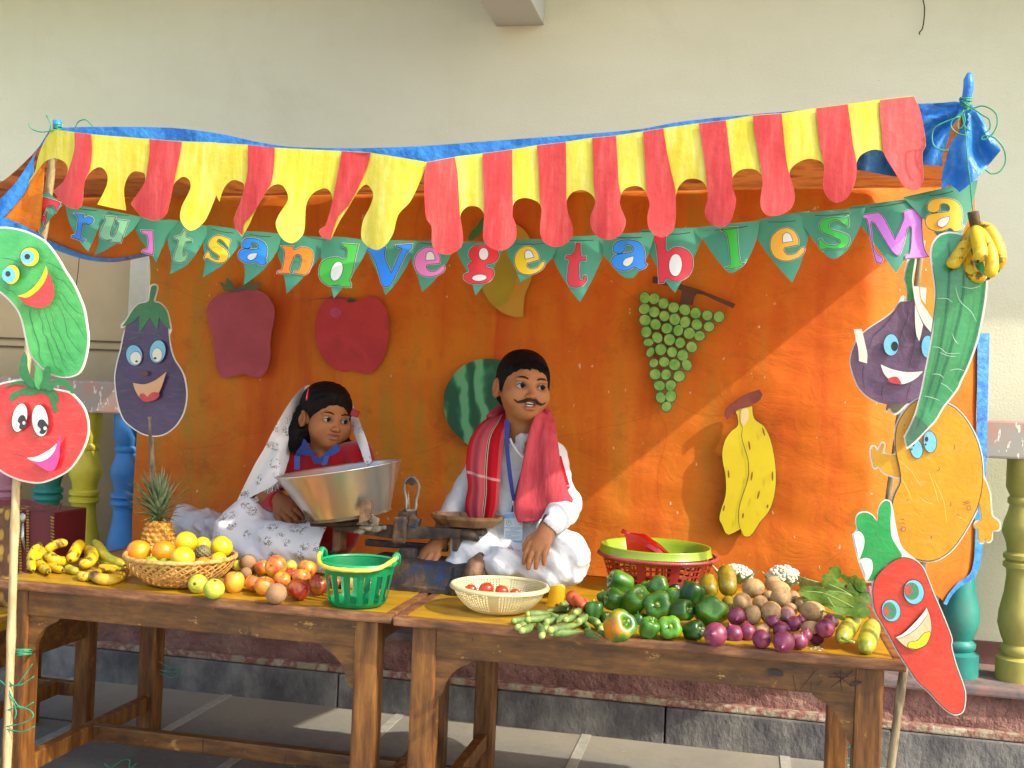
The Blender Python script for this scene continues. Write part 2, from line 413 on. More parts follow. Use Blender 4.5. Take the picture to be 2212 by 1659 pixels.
# loose wire on the wall, dangling string by the door
def wire(name, label, pts, rad, mat_, cat='wire', group=None, parent=None):
    mb = MB(); mb.tube(pts, rad, 6); o = mb.build(name, mat_, parent, True)
    if parent is None: tag(o, label, cat, group)
    return o
MWIRE = M('dark_wire', '33302c', None)
wp = smooth(tr('D7', '440 0,462 130,452 330,425 470,385 520,378 540,388 560'), 5, False)
wire('loose_wire', 'loose dark wire hanging from the top right of the wall', [at(x, y, WY-.02) for x, y in [(1993, -60)]+wp], .0022, MWIRE)
wire('string', 'thin dark string dangling in front of the beige door', [at(x, y, 1.3) for x, y in smooth(tr('A5', '860 -30,855 20,848 120,835 230,818 340'), 4, False)], .0015, MWIRE, 'string')
# ============================================================ TABLES
TZ = .62
m, t, b = nodes('worn_brown_wood'); MWOOD = m
v = coord(t, (1, 1, 1)); g1 = noise_n(t, coord(t, (2.5, 14, 14)), 3, 7, .65); g2 = noise_n(t, v, 7, 5, .7)
c = ramp(t, g1, [(.3, '3c2410'), (.5, '68421a'), (.72, '8c5e28')])
c = mix(t, ramp(t, g2, [(.47, 0.0), (.72, .75)]), c, '2c2119')
sc_ = ramp(t, noise_n(t, coord(t, (1, 1, 2)), 17, 6, .75), [(.62, 0.0), (.67, 1.0)])
c = mix(t, sc_, c, 'a8803e')
ln_ = ramp(t, noise_n(t, coord(t, (9, 1, .8), 'Object', (0, .5, 0)), 9, 3, .5), [(.70, 0.0), (.715, .7)]); c = mix(t, ln_, c, '1f1712')
t.links.new(c, b.inputs['Base Color']); b.inputs['Roughness'].default_value = .42; bump(t, b, g1, .25, .004)
m, t, b = nodes('worn_leg_wood'); MLEG = m
g1 = noise_n(t, coord(t, (16, 16, 2.2)), 3, 7, .65); v = coord(t)
c = ramp(t, g1, [(.3, '3b220d'), (.5, '6c421a'), (.75, '98682c')])
sc_ = ramp(t, noise_n(t, coord(t, (1, 1, .35)), 30, 6, .75), [(.62, 0.0), (.70, 1.0)])
c = mix(t, sc_, c, 'a57a3c')
t.links.new(c, b.inputs['Base Color']); b.inputs['Roughness'].default_value = .45; bump(t, b, g1, .3, .004)
m, t, b = nodes('table_edge_wood'); MEDGE = m
v = coord(t); g1 = noise_n(t, coord(t, (3, 12, 12)), 4, 7, .65)
c = ramp(t, g1, [(.3, '44291a'), (.5, '70472a'), (.72, '9a6f48')])
kn = nd(t, 'ShaderNodeTexVoronoi'); kn.inputs['Scale'].default_value = 9; t.links.new(coord(t, (1, .01, .01)), kn.inputs['Vector'])
c = mix(t, ramp(t, kn.outputs['Distance'], [(.06, .85), (.13, 0.0)]), c, '241a18')
t.links.new(c, b.inputs['Base Color']); b.inputs['Roughness'].default_value = .5; bump(t, b, g1, .3, .004)
m, t, b = nodes('yellow_laminate'); MTOP = m
v = coord(t); g1 = noise_n(t, coord(t, (3, 10, 1)), 3, 6, .6); g2 = noise_n(t, v, 16, 5, .7)
c = ramp(t, g1, [(.35, '98700e'), (.65, 'b08a16')])
c = mix(t, ramp(t, g2, [(.5, 0.0), (.75, .6)]), c, '80602a')
c = mix(t, ramp(t, noise_n(t, v, 60, 3), [(.70, 0.0), (.74, 1.0)]), c, '4b3518')
t.links.new(c, b.inputs['Base Color']); b.inputs['Roughness'].default_value = .38; bump(t, b, g2, .08, .003)
def desk(x0, x1, y0, y1, z, label, name='table', ap=.068, legw=.058, brackets=True, inset=.04, topy=None, lw2=None):
    t_ = thing(name, label, 'table', ((x0+x1)/2, (y0+y1)/2, 0))
    mb = MB()                                             # top: rim boards and laminate inside
    e = .021
    mb.box(((x0+x1)/2, y0+.012, z-e/2), (x1-x0, .024, e), bev=.005)
    mb.box(((x0+x1)/2, y1-.012, z-e/2), (x1-x0, .024, e), bev=.005)
    mb.box((x0+.012, (y0+y1)/2, z-e/2), (.024, y1-y0-.05, e), bev=.005)
    mb.box((x1-.012, (y0+y1)/2, z-e/2), (.024, y1-y0-.05, e), bev=.005)
    tp = mb.build('table_rim', MEDGE, t_)
    mb = MB(); mb.box(((x0+x1)/2, (y0+y1)/2, z-.011), (x1-x0-.05, y1-y0-.05, .022)); mb.build('table_top', MTOP, t_)
    zl = z-e; L = {}
    for i, X in enumerate((x0+inset, x1-inset-legw)):
        for j, Yy in enumerate((y0+inset*.6, topy if topy else y1-.03-inset*.6-legw)):
            mb = MB(); mb.box((X+legw/2, Yy+legw/2, zl/2), (legw, legw, zl-.001), bev=.007); mb.build('leg', MLEG, t_); L[i, j] = (X+legw/2, Yy+legw/2)
    aw = .022
    ya = L[0, 0][1]; yb = L[0, 1][1]; xa = L[0, 0][0]; xb = L[1, 0][0]
    mb = MB(); mb.box(((xa+xb)/2, ya-legw/2+aw/2+.004, zl-ap/2), (xb-xa-legw+.004, aw, ap), bev=.003); mb.build('apron', MWOOD, t_)
    mb = MB(); mb.box(((xa+xb)/2, yb, zl-ap/2), (xb-xa-legw+.004, aw, ap), bev=.003); mb.build('apron', MWOOD, t_)
    for X in (xa, xb):
        mb = MB(); mb.box((X, (ya+yb)/2, zl-ap/2), (aw, yb-ya-legw+.004, ap), bev=.003); mb.build('apron', MWOOD, t_)
    if brackets:
        for X, s in ((xa+legw/2, 1), (xb-legw/2, -1)):
            prof = [(0, 0), (.088, 0), (.08, -.010), (.068, -.015), (.052, -.024), (.034, -.042), (.022, -.066), (.013, -.09), (0, -.108)]
            V = []; n = len(prof)
            for dy in (0, .018):
                V += [(X+s*a, ya-legw/2+.009+dy, zl-ap+zz) for a, zz in prof]
            Fc = [tuple(range(n)), tuple(reversed(range(n, 2*n)))]+[(i, i+n, (i+1) % n+n, (i+1) % n) for i in range(n)]
            mb = MB(); mb.add(V, Fc); mb.build('bracket', MWOOD, t_)
    zs = .135; sh = .045; sw = .03
    for X in (xa, xb):
        mb = MB(); mb.box((X, (ya+yb)/2, zs), (sw, yb-ya-legw+.004, sh), bev=.004); mb.build('stretcher', MLEG, t_)
    mb = MB(); mb.box(((xa+xb)/2, (ya+yb)/2, zs), (xb-xa-sw, sw, sh), bev=.004); mb.build('stretcher', MWOOD, t_)
    return t_
XL = -1.075; XR = 1.125
desk(XL, -.004, 0.01, .77, TZ, 'worn brown wooden table with yellow top carrying the fruit')
vt = desk(.004, XR, -.005, .77, TZ, 'worn brown wooden table with yellow top carrying the vegetables')
# long low bench pushed up behind both tables
def bench(x0, x1, y0, y1, z, label):
    t_ = thing('bench', label, 'bench', ((x0+x1)/2, (y0+y1)/2, 0))
    mb = MB(); mb.box(((x0+x1)/2, (y0+y1)/2, z-.014), (x1-x0, y1-y0, .028), bev=.005); mb.build('seat', MTOP, t_)
    lw = .05; zl = z-.028; xs_ = (x0+.05, x1-.05); ys_ = (y0+.035, y1-.035)
    for X in xs_:
        for Y_ in ys_: mb = MB(); mb.box((X, Y_, zl/2), (lw, lw, zl-.001), bev=.006); mb.build('leg', MLEG, t_)
    if y1-y0 < x1-x0:
        for Y_ in ys_: mb = MB(); mb.box(((x0+x1)/2, Y_, zl-.05), (x1-x0-.15, .02, .1), bev=.003); mb.build('apron', MWOOD, t_)
        for X in xs_: mb = MB(); mb.box((X, (y0+y1)/2, .14), (.028, y1-y0-.12, .04), bev=.003); mb.build('stretcher', MLEG, t_)
        mb = MB(); mb.box(((x0+x1)/2, (y0+y1)/2, .14), (x1-x0-.13, .028, .04), bev=.003); mb.build('stretcher', MLEG, t_)
    else:
        for X in xs_: mb = MB(); mb.box((X, (y0+y1)/2, zl-.06), (.02, y1-y0-.12, .12), bev=.003); mb.build('apron', MWOOD, t_)
        for Y_ in ys_: mb = MB(); mb.box(((x0+x1)/2, Y_, .13), (x1-x0-.15, .028, .045), bev=.003); mb.build('stretcher', MLEG, t_)
        mb = MB(); mb.box(((x0+x1)/2, (y0+y1)/2, .13), (.028, y1-y0-.1, .045), bev=.003); mb.build('stretcher', MLEG, t_)
    return t_
p = onz(192, 1577, 0)
bench(p.x-.27, p.x+.03, p.y-.95, p.y+.03, .45, 'long narrow wooden bench left of the fruit table')

MINK = M('ink_smudge', '16161e', '26242a', 60, .5)
for k, pts in enumerate(('0 820,40 812,80 818,130 840,128 862,90 868,50 855,10 850', '700 938,740 918,800 908,812 920,760 945,712 955')):
    sheet('ink_mark', smooth(tr('C7', pts), 4), lambda x, y: at(x, y, .0135), MINK, vt)
mb = MB()
for s_ in ('630 810,628 930,640 1000', '520 872,700 872', '545 960,740 815', '560 830,720 950', '215 860,240 990', '370 990,375 910', '405 820,340 905,280 975', '470 900,420 950'):
    P_ = tr('C7', s_); mb.tube([at(x, y, .0138) for x, y, q in P_], .0007, 4)
mb.build('scratch', MINK, vt)
# ============================================================ CANOPY
YC = 1.03                                          # plane of the hanging cloth
m, t, b = nodes('orange_painted_tarp'); MOR = m
v = coord(t); vs_ = coord(t, (2.2, 1, .35)); b1 = noise_n(t, vs_, 2.6, 5, .6, .3)
c = ramp(t, b1, [(.34, 'bc5816'), (.45, 'cc6e18'), (.55, 'd07a1c'), (.66, 'b0822a')])
c = mix(t, ramp(t, noise_n(t, v, 3.4, 6, .7, .5), [(.46, 0.0), (.7, .7)]), c, 'c4541a')
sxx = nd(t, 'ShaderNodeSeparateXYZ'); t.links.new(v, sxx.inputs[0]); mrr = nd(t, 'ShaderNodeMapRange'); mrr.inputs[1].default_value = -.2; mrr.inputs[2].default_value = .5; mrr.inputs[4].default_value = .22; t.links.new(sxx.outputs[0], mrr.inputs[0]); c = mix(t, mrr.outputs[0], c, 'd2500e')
c = mix(t, ramp(t, noise_n(t, v, 11, 7, .8), [(.54, 0.0), (.78, .6)]), c, '7c481a')
sx = nd(t, 'ShaderNodeSeparateXYZ'); t.links.new(v, sx.inputs[0])
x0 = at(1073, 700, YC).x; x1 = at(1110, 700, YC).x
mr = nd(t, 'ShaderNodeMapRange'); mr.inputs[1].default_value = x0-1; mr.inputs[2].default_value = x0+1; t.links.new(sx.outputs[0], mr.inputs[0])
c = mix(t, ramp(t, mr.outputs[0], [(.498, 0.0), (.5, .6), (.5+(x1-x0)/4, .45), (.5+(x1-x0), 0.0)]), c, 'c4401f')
fl = noise_n(t, coord(t, (1, 1, .5)), 60, 2, .5)
c = mix(t, ramp(t, fl, [(.735, 0.0), (.76, .8)]), c, 'd8c3a4')
vo = nd(t, 'ShaderNodeTexVoronoi', feature='DISTANCE_TO_EDGE'); vo.inputs['Scale'].default_value = 2.3
dv = nd(t, 'ShaderNodeMix', data_type='VECTOR'); dv.inputs[0].default_value = .12
t.links.new(v, dv.inputs[4]); nn = nd(t, 'ShaderNodeTexNoise'); nn.inputs['Scale'].default_value = 2.5; t.links.new(v, nn.inputs['Vector']); t.links.new(nn.outputs['Color'], dv.inputs[5])
t.links.new(dv.outputs[1], vo.inputs['Vector'])
cr = ramp(t, vo.outputs['Distance'], [(0.0, .35), (.004, 0.0)])
c = mix(t, mix(t, .45, cr, cr, 'MULTIPLY'), c, '6b3414')
t.links.new(c, b.inputs['Base Color']); b.inputs['Roughness'].default_value = .7; b.inputs['Specular IOR Level'].default_value = .25
hh = mix(t, .5, noise_n(t, coord(t, (1, 1, 1.8)), 7, 6, .65, 1.2), noise_n(t, coord(t, (1.2, 1, .8)), 2.6, 3, .5, 2.0), 'ADD')
bump(t, b, hh, .3, .014)
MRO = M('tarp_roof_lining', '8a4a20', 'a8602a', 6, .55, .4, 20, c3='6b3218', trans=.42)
MBL = M('blue_tarp', '2068b8', '3a8cd8', 18, .42, .7, 34, c3='2a76c4', bd=.008, trans=.1)
cn = thing('tarpaulin_canopy', 'patched orange and blue tarpaulin stall canopy hung behind the two children and over the tables', 'canopy', at(1100, 430, YC))
def cloth(px, py):
    p = at(px, py, YC); n = mnoise.fractal(Vector((p.x*2.2, p.z*3.2, 3)), 1, 2, 4)
    f_ = max(0, (px-1880)/230); p = at(px, py, YC+n*.014+.005*math.sin(p.x*9+p.z*2)+.004*math.sin(p.z*26+3*math.sin(p.x*2.3)+p.x*4)*max(0, 1.35-p.z)+.22*f_); return p  # right end bent back, shaped to turn out of the sun and darken
BD = [(-60, 418, 1), (300, 412, 0), (900, 410, 0), (1500, 404, 0), (2000, 390, 0), (2104, 385, 1), (2112, 740, 0), (2106, 1000, 0), (2104, 1215, 0), (2088, 1250, 0), (2052, 1275, 0), (2040, 1306, 1), (2030, 1290, 0), (2010, 1278, 0), (1985, 1262, 0), (1960, 1258, 1), (1700, 1276, 0), (1300, 1250, 0), (900, 1228, 0), (500, 1208, 0), (284, 1198, 1), (288, 1060, 0), (296, 933, 0), (312, 740, 0), (325, 600, 0), (322, 552, 1), (250, 566, 0), (190, 562, 0), (130, 543, 0), (85, 524, 0), (0, 487, 0), (-60, 470, 1)]
bdp = smooth(BD, 3)
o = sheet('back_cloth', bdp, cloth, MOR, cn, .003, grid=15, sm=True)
def strip(name, mid, w, fn, mat, th=.003, parent=cn):
    l = [(x, y) for x, y in mid]; a = []; b_ = []
    for i, (x, y) in enumerate(l):
        x0_, y0_ = l[max(i-1, 0)]; x1_, y1_ = l[min(i+1, len(l)-1)]; L = math.hypot(x1_-x0_, y1_-y0_) or 1
        nx, ny = -(y1_-y0_)/L, (x1_-x0_)/L; ww = w(i/(len(l)-1)) if callable(w) else w
        a.append((x+nx*ww/2, y+ny*ww/2)); b_.append((x-nx*ww/2, y-ny*ww/2))
    return sheet(name, a+b_[::-1], fn, mat, parent, th, grid=14, sm=True)
hemf = lambda px, py: cloth(px, py)-Vector((0, .012, 0))
strip('hem', smooth([(2123, 720, 0), (2120, 900, 0), (2117, 1060, 0), (2112, 1190, 0), (2100, 1240, 0), (2070, 1262, 0), (2050, 1285, 0), (2040, 1304, 0)], 5, False), lambda s: 26-18*min(1, s*1.25), hemf, MBL)
strip('hem', smooth([(-60, 470, 0), (0, 480, 0), (60, 508, 0), (110, 528, 0), (190, 557, 0), (250, 562, 0), (322, 550, 0)], 5, False), lambda s: 28*(1-s)**1.4+4, hemf, MBL)
# roof sheet from the sagging front hem back to the crease
FE = smooth([(118, 278, 0), (200, 276, 0), (370, 278, 0), (475, 291, 0), (553, 308, 0), (628, 319, 0), (765, 322, 0), (903, 318, 0), (1053, 307, 0), (1256, 292, 0), (1381, 281, 0), (1476, 264, 0), (1659, 246, 0), (1850, 232, 0), (1985, 226, 0), (2080, 222, 0)], 4, False)
def roof_row(s):
    out = []
    for i, (x, y) in enumerate(FE):
        a = at(x, y, .035); xb = -60+(2110+60)*i/(len(FE)-1); b_ = at(xb, 430-26*i/(len(FE)-1), YC-.004)
        p = a.lerp(b_, s); p.z += -.03*math.sin(math.pi*s)+.012*mnoise.noise(Vector((p.x*3, p.y*3, 0)))*math.sin(math.pi*s); out.append(p)
    return out
rows_ = [roof_row(s/10) for s in range(11)]; n = len(FE)
V = [p for r in rows_ for p in r]; Fc = [(r*n+i, (r+1)*n+i, (r+1)*n+i+1, r*n+i+1) for r in range(10) for i in range(n-1)]
link('roof_sheet', mesh(V, Fc), MRO, cn, True)
# blue front hem folded down over the rope
def hemw(px, py):
    p = at(px, py, .012); return at(px, py, .012+.008*mnoise.noise(Vector((p.x*9, p.z*14, 2))))
low = [(x, y+ (26 if x > 300 else 12+x*.05)) for x, y in FE]; low = [(x, y+(16 if 800 < x < 1000 else 0)) for x, y in low]
sheet('front_hem', [(x, y-2) for x, y in FE]+low[::-1], hemw, MBL, cn, .002, grid=12, sm=True)
# left edge of the roof: blue strip running back from the pole, orange sheet added as the sunlit patch, cut at its shade edge
fl = lambda x, y: at(x, y, .034+.006*math.sin(x*.09+y*.05))
sheet('sun_patch_flap', smooth([(98, 318, 1), (80, 362, 0), (60, 396, 0), (30, 428, 0), (0, 452, 0), (-60, 498, 1), (-60, 520, 1), (0, 487, 0), (50, 506, 0), (84, 522, 1), (88, 470, 0), (93, 400, 0)], 3), fl, MOR, cn, .002, grid=14, sm=True)
sheet('side_hem', smooth([(112, 279, 1), (80, 330, 0), (40, 392, 0), (0, 434, 0), (-60, 494, 1), (-60, 545, 1), (0, 481, 0), (34, 446, 0), (62, 408, 0), (76, 372, 1), (78, 335, 0), (102, 305, 1)], 3), lambda x, y: fl(x, y)-Vector((0, .006, 0)), MBL, cn, .002, grid=10, sm=True)
sheet('side_hem', smooth([(-60, 452, 1), (0, 466, 0), (50, 486, 0), (98, 513, 1), (100, 534, 1), (50, 512, 0), (0, 494, 0), (-60, 476, 1)], 3), lambda x, y: fl(x, y)-Vector((0, .006, 0)), MBL, cn, .002, grid=10, sm=True)
# gathered blue corner at the right pole
kx, ky = 2090, 220
def gather(px, py):
    dx, dy = px-kx, py-ky; a = math.atan2(dy, dx); r_ = math.hypot(dx, dy)
    fold = math.sin(a*11+.6*math.sin(r_*.05))*min(r_, 120)/120
    p = at(px, py, 0); n = mnoise.noise(Vector((p.x*14, p.z*14, 0)))
    return at(px, py, -.012+.016*fold+.014*n)
g1 = smooth(tr('A4', '1290 345,1400 330,1520 312,1640 300*,1700 330,1690 400,1640 470,1600 540,1570 650,1530 760,1520 862*,1440 855,1350 850,1290 830*,1250 600'), 4)
sheet('gathered_corner', g1, lambda x, y: gather(x, y)+Vector((0, .02, 0)), MBL, cn, .003, grid=7, sm=True)
g2 = smooth(tr('A4', '1660 285,1760 350,1800 400,1850 460,1900 560,1960 660,2012 745*,1900 880,1790 1000,1655 1107*,1610 1060,1560 1042*,1500 1092*,1505 960,1545 800,1580 680,1640 600,1690 500,1680 380'), 4)
sheet('gathered_corner', g2, gather, MBL, cn, .003, grid=7, sm=True)
g3 = smooth(tr('A4', '770 830,870 742,960 735,1040 800,1160 976*,1050 965,900 935,770 915*'), 4)
sheet('inner_flap', g3, lambda x, y: at(x, y, .3+.02*math.sin(x*.08)), MBL, cn, .003, grid=14, sm=True)
cap = MB()
def capf(pts, r): cap.tube([at(x, y, -.005) for x, y in pts], [m_of(q, at(2090, 200, 0)) for q in r], 12, flat=.8)
capf([(2080, 232), (2088, 214), (2092, 190), (2092, 172), (2094, 158)], [8, 12.5, 13.5, 12.5, 6]); cap.build('pole_cap', MBL, cn, True)
cap = MB(); p_ = at(124, 270, .03); cap.tube([at(124, 286, .02), at(124, 272, .02), at(124, 260, .02)], [m_of(9, p_)]*3, 12); cap.build('pole_cap', MBL, cn, True)

# bamboo poles
MBAM = M('bamboo', 'a08c62', 'c0aa7c', 12, .55, .25, 60, c3='b59f70', stretch=(3, 3, .6))
MBAMG = M('weathered_bamboo', '75664c', '978664', 12, .6, .3, 60, c3='5c4e3a', stretch=(3, 3, .6))
def bamboo(name, label, pts, rpx, mat_, cat='pole', nodes_=7, group=None):
    """pts: (px,py,Y) rows"""
    P_ = [at(*q) for q in pts]; mb = MB(); L = []; T = 40
    seg = [(P_[i+1]-P_[i]).length for i in range(len(P_)-1)]; tot = sum(seg)
    for k in range(T+1):
        s = tot*k/T; i = 0
        while i < len(seg)-1 and s > seg[i]: s -= seg[i]; i += 1
        L.append(P_[i].lerp(P_[i+1], min(1, s/seg[i])))
    r = [m_of(rpx, q)*(1+.18*(k % max(1, T//nodes_) == 0)) for k, q in enumerate(L)]
    mb.tube(L, r, 10); o = mb.build(name, mat_, None, True); return tag(o, label, cat, group)
bamboo('bamboo_pole', 'pale bamboo pole at the left end carrying the paper cucumber and tomato', [(125, 266, .06), (92, 516, .085), (60, 760, .03), (35, 1042, -.03), (15, 1659, -.02), (3, 2060, -.02)], 8.5, MBAM)
bamboo('bamboo_pole', 'long leaning bamboo pole behind the paper chilli at the right end', [(2092, 190, .03), (2076, 340, .09), (2040, 700, .09), (1990, 1240, .05), (1952, 1444, .03), (1924, 1659, .03), (1890, 1950, .03)], 9, MBAMG, nodes_=6)
# green twine round poles and legs
MTW = M('green_twine', '1d7a5c', '2f9a74', 40, .5)
def twine(label, pts, r=.0016, Y=None, group='green twine tied round the stall'):
    mb = MB()
    for line in pts: mb.tube([at(*q) for q in line], r, 5)
    return tag(mb.build('twine', MTW, None, True), label, 'twine', group)
def wraps(cx, cy, h, w_, Y, n=6, back=.05, slope=0):
    out = []
    for k in range(n):
        y = cy+h*(k/(n-1)-.5); s = 5*math.sin(k*2.4)
        pc = at(cx, y, Y); L = []
        for a in range(13):
            th = 2*math.pi*a/12; x_ = cx+w_*math.cos(th); L.append((x_, y+s*math.cos(th)+slope*w_*math.cos(th), Y+back*math.sin(th)*.5))
        out.append(L)
    return out
tw = wraps(2088, 222, 20, 11, -.02, 7, .03)
import itertools
def curl(s, crop='A4', Y=-.04): return [(x, y, Y) for x, y in smooth(tr(crop, s), 5, False)]
tw += [curl('1690 330,1760 380,1850 362,1930 390,1975 440,1980 520,1950 590,1900 640,1845 650,1870 620,1960 640,2040 740,2050 850,2000 930,1930 948,1880 915'), curl('1750 370,1850 440,1910 480,1915 560,1860 600'),
       curl('1740 380,1600 480,1580 540,1640 600,1720 620'), curl('1680 450,1700 540,1750 580'), curl('1660 450,1450 540,1420 600,1430 700,1500 745,1560 745'), curl('1690 400,1640 500,1650 560,1700 500,1690 430')]
twine('green twine knotted and curling round the top of the right pole', tw)
twine('long green twine line from which the banana hand hangs', [curl('1680 440,1705 600,1720 800,1745 1000,1760 1180,1775 1290')], .0014, group=None)
twine('green twine loops curling round the top of the left pole', wraps(124, 274, 12, 9, .015, 5, .03)+[curl('480 240,350 255,270 225,250 180', 'A1', 0), curl('430 240,440 190,400 110', 'A1', 0), curl('650 215,680 165,740 150,800 205', 'A1', 0)])
lw = wraps(44, 1409, 12, 26, .03, 6, .09)+[curl('70 900,130 950,210 860,280 760', 'C4', -.03), curl('40 950,180 940,290 870', 'C4', -.03), curl('0 900,60 960,180 1140,290 1090', 'C4', -.03), curl('60 1000,120 1100,140 1180,125 1240', 'C4', -.03), curl('60 1160,180 1130,290 1200,200 1270,50 1300', 'C4', -.03), curl('50 1320,190 1345,300 1300', 'C4', -.03)]
twine('green twine bound round the front left table leg', lw)
tw = [curl('1375 740,1470 790,1565 795,1480 830,1380 810', 'C4', .66), curl('1380 840,1490 880,1565 820', 'C4', .66)]
twine('thin green twine round the back leg of the fruit table', tw)
tw = [curl('565 1280,620 1300,700 1315', 'C7', .66), curl('555 1540,640 1500,750 1460', 'C7', .66), curl('540 1550,640 1575,745 1580', 'C7', .66), curl('535 1605,640 1610,745 1615', 'C7', .66), curl('530 1635,640 1655,745 1640', 'C7', .66)]
twine('green twine wound round the back leg of the vegetable table', tw)
twine('loose green twine lying curled on the ground under the fruit table', [[tuple(list(q)+[0]) for q in []]] if 0 else [[(x, y, .45) for x, y in smooth(tr('C4', '900 1620,960 1659,1040 1600,1120 1590,1120 1659,1180 1620'), 4, False)]])
# ============================================================ PAPER WORK
def paper(name, c, c2=None, rough=.5, coat=0.0, trans=.12, sc=9, bmp=.15):
    return M('paper_'+name, c, c2 or c, sc, rough, bmp, 25, coat=coat, trans=trans, lo=.3, hi=.7)
PY_ = paper('yellow', 'dccb2c', 'e9dc4a', trans=.2); PR = paper('red', 'cf3c42', 'dd5051', sc=14); PWH = paper('white', 'e4e4dc'); PBK = paper('ink', '262a2c', trans=0)
PG = paper('pennant_green', '4c9c7c', '57a688', trans=.3)
def stroked(name, a, b1, c3, str_, rough=.55, trans=.15, wax=.35):
    m, t, b = nodes(name); v = coord(t, str_); n = noise_n(t, v, 10, 6, .65, .3); c = ramp(t, n, [(.3, a), (.5, b1), (.72, c3)]); b.inputs['Roughness'].default_value = rough
    c = mix(t, ramp(t, noise_n(t, coord(t), 5, 5, .7), [(.45, 0.0), (.7, wax)]), c, c3)
    t.links.new(c, b.inputs['Base Color']); w_ = noise_n(t, coord(t), 6, 4, .6, 1.0); bump(t, b, mix(t, .4, w_, noise_n(t, coord(t), 60, 3)), .35, .008)
    td = nd(t, 'ShaderNodeBsdfTranslucent'); mx = nd(t, 'ShaderNodeMixShader', i_0=trans); t.links.new(c, td.inputs[0]); o = t.nodes['Material Output']; t.links.new(b.outputs[0], mx.inputs[1]); t.links.new(td.outputs[0], mx.inputs[2]); t.links.new(mx.outputs[0], o.inputs[0]); return m
PY_ = stroked('awning_yellow', 'd2c024', 'ded038', 'ebe27a', (6, 1, .8)); PR = stroked('awning_red', 'c22f2e', 'd0403e', 'dc6058', (6, 1, .8))
def awn(px, py, dy=0):
    p = at(px, py, 0)
    Y_ = -.03+.012*math.sin(p.x*5.5)+.010*math.sin(p.x*23)*max(0, min(1, (py-330)/160))-(.022*max(0, 1-((px-900)/110)**2))*1
    if px < 180: Y_ += .05*((180-px)/120)**1.5
    if px > 1880: Y_ += .02*min(1, (px-1880)/110)
    return at(px, py, Y_-dy)
# left awning piece
wv = lambda c, s: tr(c, s)
left = wv('A1', '450 232*,520 240,640 255,790 275,1290 315,1570 335,1862 345*,1880 350*,2140 365,2212 372')+wv('A2', '160 390,740 420,990 435,1473 515*,1465 560,1400 720,1330 860,1230 970,1185 1130,1130 1220,1050 1275,960 1240,910 1170,925 1020,985 900,1013 800,990 740,950 710,905 740,860 800,790 920,720 1030,650 1175*,580 1170,545 1110,600 1060,660 860,655 800,620 750,580 743,500 780,450 840,430 900,425 960,420 1080,400 1150,320 1215,240 1190,185 1110,170 1040,210 950,270 860,275 800,240 730,200 708,140 720,90 770,0 920')+wv('A1', '2150 1060,2090 1160*,2030 1080,2020 1010,2080 850,2110 740,2100 700,2040 672,1990 680,1930 750,1895 858*,1868 800*,1780 1010,1700 1090,1640 1107,1590 1070,1555 1000,1570 900,1610 820,1645 740,1640 680,1600 645,1560 650,1500 710,1480 800,1460 880,1440 960,1380 1015,1310 1020,1220 985,1130 875*,1180 800,1250 690,1250 620,1200 598,1150 600,1100 650,1070 760,1090 935*,960 910,840 882*,920 720,925 620,870 560,800 585,740 660,720 760,715 860,680 918,600 910,520 850,460 765*,550 680,585 590,570 530,520 495,450 483,380 520,330 580,210 760*,200 745,300 600,330 470,380 340')
def redset(lst, parent):
    for poly in lst: sheet('red_stripe', smooth(poly, 4), lambda x, y: awn(x, y, .004), PR, parent, .0006, grid=8, sm=True)
aw = thing('paper_awning', 'left half of the scalloped paper awning, curling, with wide yellow and narrow red stripes', 'awning', at(500, 300, -.03), 'red and yellow paper awning halves')
sheet('yellow_sheet', smooth(left, 4), awn, PY_, aw, .0008, grid=9, sm=True)
redset([wv('A1', '640 257*,785 277*,795 400,790 480,775 580,740 660,720 760,715 860,680 916,600 908,520 850,462 765*,550 680,600 560,640 420,645 330'),
        wv('A1', '1290 318*,1570 340*,1555 450,1530 560,1500 710,1480 800,1460 880,1440 960,1380 1013,1310 1018,1220 983,1132 875*,1180 800,1250 690,1275 560,1292 430'),
        wv('A1', '2140 367*,2372 390*,2370 500,2345 690,2300 770,2212 920,2150 1000,2105 1050,2095 1150*,2030 1080,2022 1010,2080 850,2110 740,2138 600,2140 480'),
        wv('A2', '740 422*,990 437*,960 560,900 700,850 800,790 900,720 970,680 1060,645 1185*,580 1168,547 1110,600 1060,660 860,690 700,720 540')], aw)
right_top = wv('A2', '1473 517*,1720 470,1955 440,2212 405')+wv('A3', '215 370,465 340,690 305,900 285,1130 250,1310 222,1610 180,1850 152,2080 112')+wv('A4', '0 432,120 425,415 380,690 345,965 308,1262 275*,1282 330*,1305 370,1340 520,1365 700,1335 770')
L9 = wv('A4', '1345 1000,1310 1075,1250 1090,1180 1060,1100 940,1000 765'); a8 = wv('A4', '935 738,870 750,800 790')
L8 = wv('A4', '765 860,765 960,740 1060,680 1160,600 1200,530 1170,480 1090,475 1010,485 890'); a7 = wv('A4', '465 850,430 830,360 818,280 840,210 890')
L7 = wv('A4', '185 950,225 1090,230 1180,190 1260,100 1305,0 1310')+wv('A3', '2160 930,2145 850,2165 700'); a6 = wv('A3', '2150 620,2100 580,2030 572,1960 590')
L6 = wv('A3', '1905 650,1900 720,1935 830,1925 920,1880 1040,1800 1078,1700 1030,1665 940,1690 830,1685 740'); a5 = wv('A3', '1640 680,1570 658,1500 670,1440 730')
L5 = wv('A3', '1415 810,1415 1000,1390 1110,1310 1165,1240 1150,1180 1080,1170 980,1190 880,1165 790'); a4 = wv('A3', '1110 730,1050 722,980 745')
L4 = wv('A3', '940 800,930 870,980 1010,975 1080,930 1150,840 1188,740 1160,680 1070,680 980,720 870'); a3 = wv('A3', '700 810,640 765,590 758,520 780')
